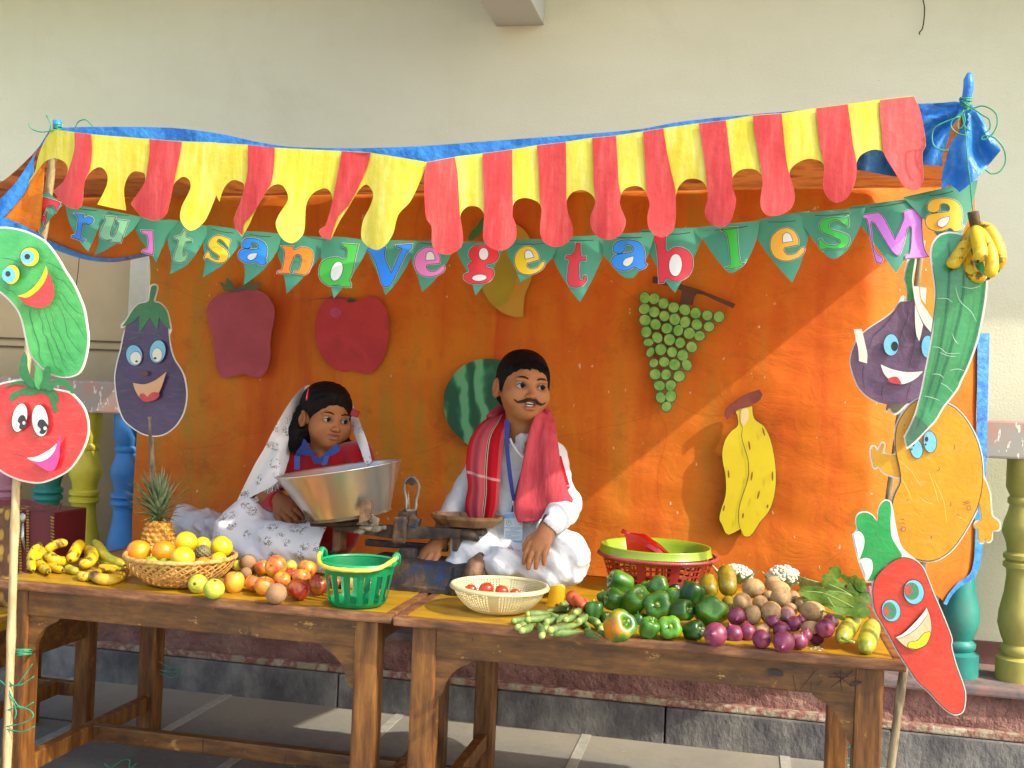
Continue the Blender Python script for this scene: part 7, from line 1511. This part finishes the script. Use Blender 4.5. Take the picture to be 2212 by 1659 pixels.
sheet('card_band', [(1090.5, 1110), (1111, 1109), (1112, 1119), (1090.5, 1120)], lambda x, y: at(x, y, cy-.0008), MCB, crd); sheet('card_band', [(1088.5, 1166.5), (1127.5, 1168.5), (1127.5, 1171.5), (1088.5, 1169.5)], lambda x, y: at(x, y, cy-.0008), MCB, crd)
sheet('card_band', [(1089.5, 1139), (1128, 1140), (1128, 1142), (1089.5, 1141)], lambda x, y: at(x, y, cy-.0008), MCB, crd)
sheet('card_crest', ell(1099, 1129, 6, 7), lambda x, y: at(x, y, cy-.0008), M('crest_green', '6f9c86', None, rough=.4), crd); sheet('card_crest', ell(1099, 1129, 4.2, 5), lambda x, y: at(x, y, cy-.0012), MCD, crd); sheet('card_crest', ell(1099, 1128, 2, 2.4), lambda x, y: at(x, y, cy-.0016), M('crest_red', 'b06a68', None, rough=.4), crd)
mb = MB()
for k, (a, l) in enumerate(((1103, 16), (1092, 24), (1092, 30), (1092, 26), (1092, 12), (1092, 30), (1092, 22))):
    y = 1144+k*3.1; x = a
    while x < a+l: w_ = rr.uniform(2, 5); mb.add([at(x, y, cy-.0009), at(x+w_, y+.1, cy-.0009), at(x+w_, y+1.1, cy-.0009), at(x, y+1, cy-.0009)], [(0, 1, 2, 3)]); x += w_+1
mb.build('card_text', MCT, crd)
mb = MB(); mb.tube(spline([at(1092, 1172, .412), at(1100, 1184, .40), at(1112, 1196, .39)], 4), .0011, 5); mb.tube(spline([at(1098, 1172, .412), at(1105, 1182, .40), at(1110, 1190, .39)], 4), .0009, 5); mb.build('red_thread', M('red_thread', 'b81c20', None, rough=.8), ln, True)
# ---------------------------------------------------------------- girl
YG = .56
girl = thing('person', 'girl in red sweater with flowered white veil, sitting behind the steel scale bowl', 'person', onz(640, 1210, TZ))
HG = Head(704, 904, YG, 131, R(27), R(2), R(6), girl=True, mouth=.004, wd=1.03)
ngb = A3(697, 1000, YG+.01); ngt = np.array(HG.w(0, .06, -.25)); SKG = '98643c'
def girl_skin(P):
    d = HG.sdf(P); d = smin(d, cap(P, ngt, ngb, .038, .042), .02); return smin(d, elp(P, ngb+np.array([0, .01, -.03]), (.08, .05, .05)), .03)
smesh('body', girl_skin, [HG.c-Vector((.11, .12, .18)), HG.c+Vector((.11, .12, .11))], .005, .0026, MSK, girl,
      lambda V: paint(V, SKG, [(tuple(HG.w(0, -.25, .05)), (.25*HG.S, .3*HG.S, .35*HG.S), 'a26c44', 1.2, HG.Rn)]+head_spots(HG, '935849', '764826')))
face_parts(HG, girl, .40, -.02); 
gw = A3(603, 1082, .44)
def girl_hand(P): return smin(hand(P, gw, A3(660, 1122, .37)-gw, np.array([.1, .75, -.65]), .118, (.7, .75, .8, .9), .1, thumb=1, thumb_in=.9), cap(P, A3(570, 1072, .46), gw, .025, .022), .01)
smesh('hand', girl_hand, [A3(560, 1060, .50), A3(680, 1150, .34)], .03, .0026, MSK, girl, lambda V: paint(V, '85532f', []))
def hairg(P):
    q = HG.loc(P); sk = smin(elp(q, (0, .06, .10), (.35, .41, .38)), elp(q, (0, .20, -.10), (.34, .32, .34)), .1); sk = smin(sk, elp(q, (0, -.06, -.12), (.33, .32, .34)), .14)
    zf = .345-.8*(q[:, 0]-.06)**2; t_ = hairline(q, [-.5, -.36, -.26, -.17, -.10, -.03, .02, .5], [0, 0, -.07, -.15, -.26, -.50, -.75, -.8], .003, .085, .5, .05)
    g = q[:, 2]-np.interp(q[:, 1], [-.36, -.05], [1, 0])*zf-np.interp(q[:, 1], [-.5, -.36, -.26, -.17, -.10, -.03, .02, .5], [0, 0, -.02, -.07, -.2, -.35, -.5, -.5]); t_ = np.clip(g*.5, -.03, .05)+.085*np.clip((q[:, 2]-.1)*2.2, 0, 1)
    d = sk-t_
    d = smin(d, chain(q, [(-.32, .20, .0), (-.38, .18, -.3), (-.42, .14, -.50)], [.13, .15, .12], .05), .1)
    d = smin(d, chain(q, [(.36, .16, -.05), (.42, .08, -.34), (.55, .04, -.42)], [.09, .10, .08], .05), .06)
    for s in (-1, 1): d = sub(d, elp(q, (s*.41, -.03, -.07), (.09, .12, .16)), .02)
    x, y, z = q[:, 0], q[:, 1], q[:, 2]; return (d+.006*np.sin(x*50+5*np.sin(z*6))*np.cos(y*9)+.005*np.sin((y+z)*40+x*12))*HG.S
smesh('hair', hairg, [HG.c-Vector((.13, .12, .16)), HG.c+Vector((.13, .15, .12))], .01, .0032, MHR, girl)
rr = random.Random(9); sp = []
for i in range(320):
    s = -1 if i % 3 else 1; x0 = s*rr.uniform(.28, .46)*(1 if s < 0 else 1.15); sp.append(((x0*.9, .1, -.25), (x0+s*.05, .03, -.45+rr.uniform(-.05, .05)), (x0+s*rr.uniform(0, .14), -.02, -.62+rr.uniform(-.05, .08)+(.16 if s > 0 else 0))))
for i in range(90):
    continue
strands(HG, girl, MHR, [q for q in sp if q[0][0] < 0], .001); strands(HG, girl, MHR, [q for q in sp if q[0][0] > 0], .001)
MCLP = M('clip_red', 'c0282c', 'c83034', 5, .3, coat=.5)
mb = MB(); mb.tube(spline([at(666.5, 838, .49), at(664, 852, .482), at(662.5, 865, .48)], 4), [m_of(q, at(664, 850, .48)) for q in (1.2, 1.8, 2.4, 2.9, 3.4, 3.8, 4.0, 3.8, 2.2)], 10, flat=.5); mb.build('hair_clip', MCLP, girl, True)
mb = MB(); mb.box(at(767, 893, .53), (.024, .012, .020), Euler((0, R(18), 0)), .004); mb.build('hair_clip', M('clip_dark_red', '8e1018', '9c1820', 5, .5), girl)
# sweater
m, t, b = nodes('red_sweater'); MSW = m; v = coord(t); t.links.new(ramp(t, noise_n(t, v, 20, 4), [(.3, '8e0f18'), (.7, 'a5141e')]), b.inputs['Base Color']); b.inputs['Roughness'].default_value = .95; b.inputs['Specular IOR Level'].default_value = .1
b.inputs['Sheen Weight'].default_value = .3; bump(t, b, noise_n(t, coord(t, (1, 1, 2)), 330, 2), .5, .0015)
gl_, gr_ = A3(634, 995, YG), A3(772, 988, YG)
def sweater(P):
    d = elp(P, A3(700, 1050, YG+.01), (.10, .07, .11)); d = smin(d, elp(P, A3(690, 1140, YG), (.12, .09, .10)), .06); d = smin(d, cap(P, gl_, gr_, .040, .042), .03)
    d = smin(d, chain(P, [gl_, A3(556, 1075, .52), A3(588, 1082, .46)], [.042, .036, .030], .02), .03)
    d = smin(d, chain(P, [gr_, A3(798, 1050, .57), A3(790, 1110, .55)], [.044, .038, .03], .02), .03)
    d = sub(d, cap(P, ngb+np.array([0, 0, -.05]), ngt, .036, .046), .006); d = sub(d, elp(P, A3(692, 985, YG-.06), (.018, .05, .028)), .008)
    return d+.003*wr(P, 42, 3)+.0018*np.sin(P[:, 0]*90+6*np.sin(P[:, 2]*15))
smesh('sweater', sweater, [A3(520, 1190, .38), A3(830, 950, .66)], .02, .0042, MSW, girl)
def cuff(P): return sub(cap(P, A3(586, 1081, .462), A3(597, 1082, .447), .0315, .030), cap(P, A3(560, 1070, .5), gw, .02, .024), .003)
smesh('cuff', cuff, [A3(570, 1055, .5), A3(620, 1110, .41)], .02, .003, MSW, girl)
MCO = M('collar_blue', '1c3578', '26468e', 10, .8, .3, 260)
colf = lambda Yc: (lambda x, y: at(x, y, Yc+.00035*abs(x-690)))
sheet('collar', smooth(tr('E1', '195 1290*,245 1330,300 1450,380 1560,480 1640*,400 1655,200 1650,10 1640*,60 1540,150 1430'), 3), colf(.475), MCO, girl, .003, grid=5)
sheet('collar', smooth([(698, 984, 1), (712, 970, 0), (728, 960, 0), (733, 964, 0), (732, 974, 0), (720, 982, 0), (701, 990, 1), (690, 1002, 1), (684, 995, 0)], 3), colf(.47), MCO, girl, .003, grid=5)
sheet('collar', smooth([(672, 984, 1), (690, 990, 0), (690, 1000, 0), (678, 1002, 1)], 3), colf(.472), MCO, girl, .002, grid=5)
lg = thing('lanyard', 'blue lanyard hanging in two bands over the red sweater of the girl', 'lanyard', at(675, 1000, .475))
sheet('strap', [(636, 984), (648, 985), (647, 1014), (636, 1014)], lambda x, y: at(x, y, .468), M('lanyard_light_blue', '1c3f88', '264a96', 60, .6), lg, .0012); sheet('strap', [(700, 986), (711, 983), (706, 1003), (695, 1005)], lambda x, y: at(x, y, .467), _mats['lanyard_light_blue'], lg, .0012)
# flowered white cloth
m, t, b = nodes('flowered_white_cotton'); MFL = m; v = coord(t)
vo = nd(t, 'ShaderNodeTexVoronoi'); vo.inputs['Scale'].default_value = 120; t.links.new(v, vo.inputs['Vector']); v2 = nd(t, 'ShaderNodeTexVoronoi'); v2.inputs['Scale'].default_value = 23; v2.inputs['Randomness'].default_value = .7; t.links.new(v, v2.inputs['Vector'])
ring = ramp(t, vo.outputs['Distance'], [(.26, 0.0), (.34, 1.0), (.44, 1.0), (.54, 0.0)]); ms = ramp(t, v2.outputs['Distance'], [(.33, 1.0), (.42, 0.0)]); nz = ramp(t, noise_n(t, v, 24, 3), [(.34, 0.0), (.42, 1.0)])
f = mix(t, 1.0, mix(t, 1.0, ring, ms, 'MULTIPLY'), nz, 'MULTIPLY'); t.links.new(mix(t, f, mix(t, noise_n(t, v, 6), 'cccccc', 'd6d5d2'), '74695c'), b.inputs['Base Color']); b.inputs['Roughness'].default_value = .85; b.inputs['Specular IOR Level'].default_value = .15
bump(t, b, noise_n(t, v, 180, 3), .2, .001)
veil = thing('veil', 'white flowered veil draped over the hair and shoulders of the girl', 'veil', at(660, 830, .62))
vp = smooth([(700, 834, 0), (735, 846, 0), (757, 868, 0), (768, 890, 0), (782, 925, 0), (794, 958, 0), (803, 996, 1), (792, 1004, 0), (780, 975, 0), (764, 935, 0), (752, 900, 0), (700, 880, 0), (660, 880, 0), (652, 905, 0), (640, 945, 0), (628, 965, 0), (624, 990, 0), (616, 1016, 0), (611, 1030, 1), (600, 1040, 0), (585, 1052, 0), (562, 1064, 0), (545, 1072, 0), (528, 1084, 0), (510, 1097, 1), (512, 1082, 0), (532, 1040, 0), (552, 1000, 0), (570, 970, 0), (585, 940, 0), (600, 912, 0), (625, 870, 0), (645, 845, 0), (662, 833, 0), (672, 832, 0)], 3)
def vf(x, y):
    p = at(x, y, .6); dl = max(0, (660-x)/150); base = .60-.155*min(1, dl*2.6)-.10*min(1, max(0, (x-755)/25))*min(1, max(0, (y-900)/30)); a = (x-665)*.9+(y-830)*.55
    if y < 880 and 655 < x < 760: base = .585+.03*((y-820)/60)
    return at(x, y, base+.012*math.sin(a*.085+1)*min(1, dl*2)+.006*math.sin(a*.19)*min(1, dl*2))
sheet('veil_cloth', vp, vf, MFL, veil, .002, grid=7, sm=True)
mb = MB()
for k in range(60):
    s = k/59; x = 611-101*s; y = 1030+67*s**.9+2; p0 = vf(x, min(y, 1094)); mb.tube([p0, p0+Vector((rr.uniform(-.003, .003), -.002, -.006-rr.random()*.006)), p0+Vector((rr.uniform(-.006, .006), -.003, -.014-rr.random()*.008))], .0007, 4)
mb.build('fringe', M('fringe_white', 'b8b6b0', None, rough=.9), veil)
def lap(P):
    d = chain(P, [A3(660, 1150, .56), A3(540, 1130, .47), A3(500, 1160, .42)], [.075, .062, .05], .05)
    d = smin(d, chain(P, [A3(520, 1150, .44), A3(600, 1175, .39), A3(690, 1185, .38)], [.055, .05, .045], .04), .04)
    d = smin(d, chain(P, [A3(690, 1140, .54), A3(715, 1150, .44), A3(700, 1190, .38)], [.07, .05, .045], .04), .05)
    d = smin(d, elp(P, A3(600, 1195, .42), (.15, .09, .04)), .04); d = smin(d, elp(P, A3(500, 1190, .43), (.06, .06, .035)), .04)
    d = np.maximum(d, TZ+.0015-P[:, 2])
    return d+.002*wr(P, 30, 7)+.0015*wr(P, 90, 3)+.004*np.sin(P[:, 0]*40+P[:, 2]*70+4*np.sin(P[:, 1]*18+P[:, 0]*9))
smesh('draped_skirt', lap, [A3(440, 1240, .33), A3(760, 1080, .64)], .03, .0042, MFL, girl)

# ---------------------------------------------------------------- crumpled clear bag behind the girl
def bag(P):
    d = elp(P, A3(440, 1140, .62), (.085, .06, .055)); d = smin(d, elp(P, A3(395, 1125, .64), (.05, .045, .05)), .04); d = smin(d, elp(P, A3(480, 1150, .58), (.05, .04, .05)), .04); d = np.maximum(d, TZ+.002-P[:, 2]); return d+.006*wr(P, 60, 2)+.003*wr(P, 150, 4)
o = smesh('plastic_bag', bag, [A3(350, 1190, .5), A3(520, 1070, .72)], .03, .0048, M('cloudy_plastic', 'd0d2d6', 'dcdee2', 20, .18, .8, 50, coat=.6, trans=.4), None); tag(o, 'crumpled cloudy white plastic bag lying left of the girl', 'plastic bag')

# ============================================================ WEIGHING SCALE
m, t, b = nodes('rusty_blue_iron'); MIR = m; v = coord(t); n = noise_n(t, v, 14, 8, .75)
c = ramp(t, n, [(.36, '1c3a6a'), (.44, '2a3440'), (.52, '4a3c30'), (.66, '7a5f45')]); t.links.new(c, b.inputs['Base Color']); b.inputs['Roughness'].default_value = .65; b.inputs['Metallic'].default_value = .3; bump(t, b, n, .6, .006)
MRU = M('rust_brown', '4a3424', '6a4e38', 16, .6, .7, 40, metal=.3, c3='87684a', bd=.006); MGI = M('grimy_iron', '2e2a28', '443c34', 20, .6, .6, 50, metal=.4, c3='56483a')
scl = thing('weighing_scale', 'rusty blue iron counter scale with a flat octagonal pan on the right', 'scale', onz(930, 1285, TZ))
YS = onz(930, 1280, TZ).y; XL_ = onz(775, 1270, TZ).x; XR_ = onz(1022, 1296, TZ).x; Wd = .15; zt_ = at(880, 1203, YS+Wd*.4).z
V = []; Fb = MB()
for x, h1, h2, d0, d1 in ((XL_, .9, .9, 0, Wd), (XL_+.02, 1, 1, -.004, Wd), (XR_-.075, 1.0, 1.0, -.004, Wd), (XR_-.065, .98, .98, -.01, Wd+.01), (XR_-.03, 1.04, 1.04, -.012, Wd+.01), (XR_+.012, .95, .95, -.008, Wd), (XR_+.03, .6, .6, .01, Wd-.01)):
    hh = (zt_-TZ)
    V += [(x, YS+d0-.008, TZ+.001), (x, YS+d0-.008, TZ+.012), (x, YS+d0, TZ+.016), (x, YS+d0+.012, TZ+hh*h1*.9), (x, YS+d0+.03, TZ+hh*h1), (x, YS+d1-.03, TZ+hh*h2), (x, YS+d1-.01, TZ+hh*.85), (x, YS+d1, TZ+.001)]
Fb.add(V, [(8*i+j, 8*i+(j+1) % 8, 8*(i+1)+(j+1) % 8, 8*(i+1)+j) for i in range(6) for j in range(8)]+[tuple(range(7, -1, -1)), tuple(48+j for j in range(8))])
Fb.build('base', MIR, scl)
mb = MB(); mb.tube([(XR_-.02, YS+.01, TZ+.03), (XR_-.018, YS-.012, TZ+.045), (XR_-.01, YS+.0, TZ+.08), (XR_-.005, YS+.04, TZ+.095)], [.018, .026, .024, .014], 12); noisy(mb, .12, 40, 3); mb.build('housing', MRU, scl, True)
YM = YS+Wd*.45
mb = MB()
for dy in (-.028, .028):
    p0, p1, p2 = at(722, 1136, YM+dy), at(864, 1150, YM+dy), at(1004, 1152, YM+dy)
    for a_, b_ in ((p0, p1), (p1, p2)):
        n0, n1 = (.010, .019) if a_ is p0 else (.019, .011); V = []
        for q, hh in ((a_, n0), (b_, n1)):
            for sx_, sz_ in ((-1, -1), (1, -1), (1, 1), (-1, 1)): V.append(q+Vector((0, sx_*.006, sz_*hh)))
        mb.add(V, [(0, 1, 5, 4), (1, 2, 6, 5), (2, 3, 7, 6), (3, 0, 4, 7), (3, 2, 1, 0), (4, 5, 6, 7)])
for x, y in ((735, 1140), (800, 1146), (930, 1150), (992, 1152)): mb.box(at(x, y, YM), (.014, .056, .016), bev=.003)
mb.build('beam', MGI, scl)
mb = MB(); q0, q1 = at(790, 1172, YM+.03), at(968, 1184, YM+.03); mb.box((q0+q1)/2, ((q1-q0).length, .02, .018), bev=.004); mb.build('frame_bar', MIR, scl)
mb = MB(); mb.box(at(864, 1145, YM-.045), (.033, .020, .068), bev=.005); mb.box(at(895, 1128, YM-.02), (.030, .03, .03), Euler((0, .3, 0)), .005); mb.box((at(880, 1112, YM).x, YM, at(880, 1112, YM).z), (.04, .05, .02), bev=.004); mb.box((at(885, 1185, YM).x, YM, TZ+.075), (.05, .05, .06), bev=.01); noisy(mb, .05, 50, 4); mb.build('fulcrum', MIR, scl)
mb = MB(); arch = spline([at(x, y, YM-.01) for x, y in ((877, 1101), (878, 1080), (873, 1055), (878, 1038), (889, 1030), (900, 1038), (905, 1055), (899, 1080), (896, 1101), (877, 1103))], 4); mb.tube(arch, .0045, 8); sheet('indicator_crown', smooth([(889, 1027, 1), (899, 1037, 0), (903, 1046, 0), (896, 1044, 0), (889, 1049, 0), (881, 1044, 0), (875, 1046, 0), (879, 1037, 0)], 3), lambda x, y: at(x, y, YM-.014), MGI, scl, .006); mb.build('indicator_frame', M('grey_iron', '6a6254', '807868', 30, .6, .4, 60, metal=.3), scl, True)
mb = MB(); mb.tube([at(883, 1103, YM-.01), at(882.5, 1080, YM-.01), at(882, 1058, YM-.01)], [.003, .0022, .001], 6); mb.build('needle', _mats['grey_iron'], scl, True)
for x0, x1, y0, y1 in ((723, 745, 1127, 1190), (980, 1002, 1138, 1190)):
    mb = MB(); a = at((x0+x1)/2, y0, YM); b_ = at((x0+x1)/2, y1, YM); mb.box((a+b_)/2, (m_of(x1-x0, a)*.9, .05, a.z-b_.z), bev=.008); noisy(mb, .08, 40, x0); mb.build('post', MRU if x0 < 800 else MIR, scl)
mb = MB(); mb.tube([at(1009, 1140, YM), at(1008, 1175, YM), at(1007, 1208, YM)], [.012, .006, .007], 8); mb.tube([at(1000, 1150, YM-.02), at(1022, 1156, YM-.02), at(1034, 1168, YM-.02)], [.020, .016, .005], 8); mb.build('pan_stem', MGI, scl, True)
pc = at(1009, 1124, YM); pr2 = m_of(79, pc); mb = MB()
def ring8(r, z, dy=.62): return [pc+Vector((r*math.cos(a)*(1 if True else 0), r*dy*math.sin(a), z-.0*math.cos(a)+.010*-math.cos(a)*0)) for a in [math.pi/8+math.pi/4*k for k in range(8)]]
R8 = [ring8(pr2*.82, -.014), ring8(pr2*1.04, .006), ring8(pr2*1.06, .014), ring8(pr2*1.03, .015), ring8(pr2*.94, .002), ring8(.002, .0)]
V = [p for r in R8 for p in r]; mb.add(V, [(8*i+j, 8*i+(j+1) % 8, 8*(i+1)+(j+1) % 8, 8*(i+1)+j) for i in range(5) for j in range(8)]+[tuple(range(7, -1, -1))]); noisy(mb, .02, 30, 5)
mb.build('pan', M('rusty_pan', '5c4228', '7c5f3e', 12, .5, .5, 40, metal=.35, c3='94754e', bd=.004), scl)
mb = MB(); mb.box(at(1030, 1148, YM), (.05, .04, .018), bev=.006); noisy(mb, .2, 40, 1); mb.build('pan_bracket', MGI, scl)
# steel bowl
MST2 = M('polished_steel', 'c6c4ba', 'd0cec6', 6, .3, .1, 14, metal=.85)
YW = YM-.03; bc_ = at(733, 1011, YW); bb = at(757, 1113, YW); rr1 = m_of(135, bc_); rr2 = m_of(87, bb); axis = (bc_-bb); Lh = axis.length; q_ = axis.normalized()
# the rim is tilted sideways
xr = (at(867, 993, YW)-at(598, 1026, YW)).normalized(); yr = q_.cross(xr).normalized(); zr = xr.cross(yr).normalized(); yr = zr.cross(xr)
Rt = Matrix.Rotation(R(2.5), 3, xr); yr = Rt @ yr; axis = Rt @ axis
Mx = Matrix(((xr.x, yr.x, axis.x/Lh, bb.x), (xr.y, yr.y, axis.y/Lh, bb.y), (xr.z, yr.z, axis.z/Lh, bb.z), (0, 0, 0, 1)))
bw = thing('steel_bowl', 'large tilted shiny steel weighing bowl in front of the girl', 'bowl', bb)
mb = MB(); mb.lathe([(.002, 0), (rr2*.97, 0), (rr2, .003), (rr1*.985, Lh*.965), (rr1*1.0, Lh*.98), (rr1*1.02, Lh), (rr1*1.0, Lh*1.01), (rr1*.975, Lh*.995), (rr1*.965, Lh*.97), (rr2*.985, .006), (.002, .005)], 72, Mx, cap=False); mb.build('bowl', MST2, bw, True)
mb = MB()
for z in (.0, .002): mb.tube([Mx @ Vector((rr2*1.01*math.cos(a), rr2*1.01*math.sin(a), z)) for a in [2*math.pi*i/48 for i in range(48)]], .002, 6, closed=True)
mb.build('base_ring', M('dull_steel', '6a5a44', '85745a', 20, .5, metal=.7), bw, True)
# iron brackets that carry the bowl, and the rag tied under it
for pl in ([(1027, 1159, 1), (1047, 1155, 1), (1044, 1185, 1), (1020, 1195, 1)],): pass
sheet('bowl_bracket', [(779, 1083), (803, 1081), (800, 1122), (775, 1130)], lambda x, y: at(x, y, YW-.112+.0006*(x-779)), MRU, scl, .006)
sheet('bowl_bracket', [(651, 1089), (658, 1092), (676, 1128), (670, 1130), (660, 1122)], lambda x, y: at(x, y, YW-.085), MGI, scl, .01)
mb = MB(); mb.tube([at(672, 1131, YW-.05), at(740, 1133, YW-.05), at(812, 1126, YW-.03)], [.008]*3, 8); mb.tube([at(800, 1124, YW-.09), at(800, 1140, YW-.04), at(790, 1150, YM)], [.006]*3, 8); mb.build('bowl_bracket', MGI, scl, True)
rag = MB()
for x, y, rx, ry, s in ((808, 1127, 12, 13, 1), (790, 1141, 16, 7, 2), (776, 1148, 13, 5.5, 3), (815, 1142, 14, 7, 4), (826, 1140, 9, 5, 5), (786, 1131, 16, 3, 6)):
    c = at(x, y, YW-.07); sp_ = sph(m_of(rx, c), m_of(rx, c)*.6, m_of(ry, c), 14, 9); rag.add([c+Vector(v) for v in sp_.v], sp_.f)
noisy(rag, .1, 70, 2)
V = []
for v in rag.v: v = Vector(v); n_ = mnoise.noise(v*90); V.append(tuple(v+Vector((n_*.005, n_*.004, n_*.005))))
rag.v = V; tag(rag.build('rag', M('dirty_cotton', '574c3e', '7a7060', 20, .95, .5, 60, c3='958b76'), None, True), 'grubby knotted rag tied under the steel bowl', 'rag')

# ============================================================ LEFT EDGE: decorated maroon gift box on the bench
m, t, b = nodes('gold_patterned_fabric'); MGF = m; v = coord(t, (1, 1, .55)); vo = nd(t, 'ShaderNodeTexVoronoi'); vo.inputs['Scale'].default_value = 42; t.links.new(v, vo.inputs['Vector']); t.links.new(ramp(t, vo.outputs['Distance'], [(.25, 'b08a34'), (.38, '8a6a2c'), (.45, '5c3a24'), (.7, '6a4428')]), b.inputs['Base Color']); b.inputs['Roughness'].default_value = .5; bump(t, b, vo.outputs['Distance'], .6, .003)
MMR = M('maroon_satin', '521019', '651722', 6, .5, .3, 20); MGD = M('gold_trim', '8f6c26', 'b08a38', 40, .4, .4, 80, metal=.4)
YX = .44; mx = thing('gift_box', 'maroon cloth covered gift box with gold trim and ribbon at the far left', 'box', at(50, 1250, YX))
a = at(118, 1107, YX); b_ = at(38, 1098, YX); z1 = a.z; mb = MB(); mb.span((b_.x, YX, .45), (a.x, YX+.16, z1), bev=.006); mb.build('box_side', MMR, mx)
mb = MB(); mb.span((b_.x-.3, YX-.02, .45), (b_.x+.002, YX+.16, z1+.002), bev=.006); mb.build('patterned_panel', MGF, mx)
mb = MB()
for x in (44, 60):
    for k in range(26): p = at(x, 1104+k*6.2, YX-.004); mb.box(p, (.008, .004, .005), bev=.001)
for k in range(20): p = at(113+k*.1, 1118+k*7, YX-.003); mb.box(p, (.012, .003, .004), Euler((0, R(20), 0)), .001)
mb.build('gold_trim', MGD, mx)
mb = MB(); p = at(49, 1118, YX-.006); sp_ = sph(.012, .006, .014, 10, 7); noisy(sp_, .3, 90, 1); mb.add([p+Vector(v) for v in sp_.v], sp_.f); mb.tube([at(50, 1130, YX-.006), at(49, 1160, YX-.008), at(54, 1188, YX-.006)], [.004, .006, .002], 6); mb.build('tassel', M('silver_foil', 'a8a8a4', 'c0c0c0', 30, .3, .5, metal=.8), mx, True)
rb = smooth([(-60, 1078, 0), (10, 1080, 0), (40, 1078, 0), (70, 1082, 0), (95, 1094, 0), (112, 1098, 0), (134, 1085, 1), (128, 1101, 1), (114, 1100, 0), (100, 1104, 0), (60, 1092, 0), (20, 1092, 0), (-60, 1098, 0)], 4)
sheet('ribbon', rb, lambda x, y: at(x, y, YX-.012+.008*math.sin(x*.08)), MMR, mx, .002, grid=6, sm=True)
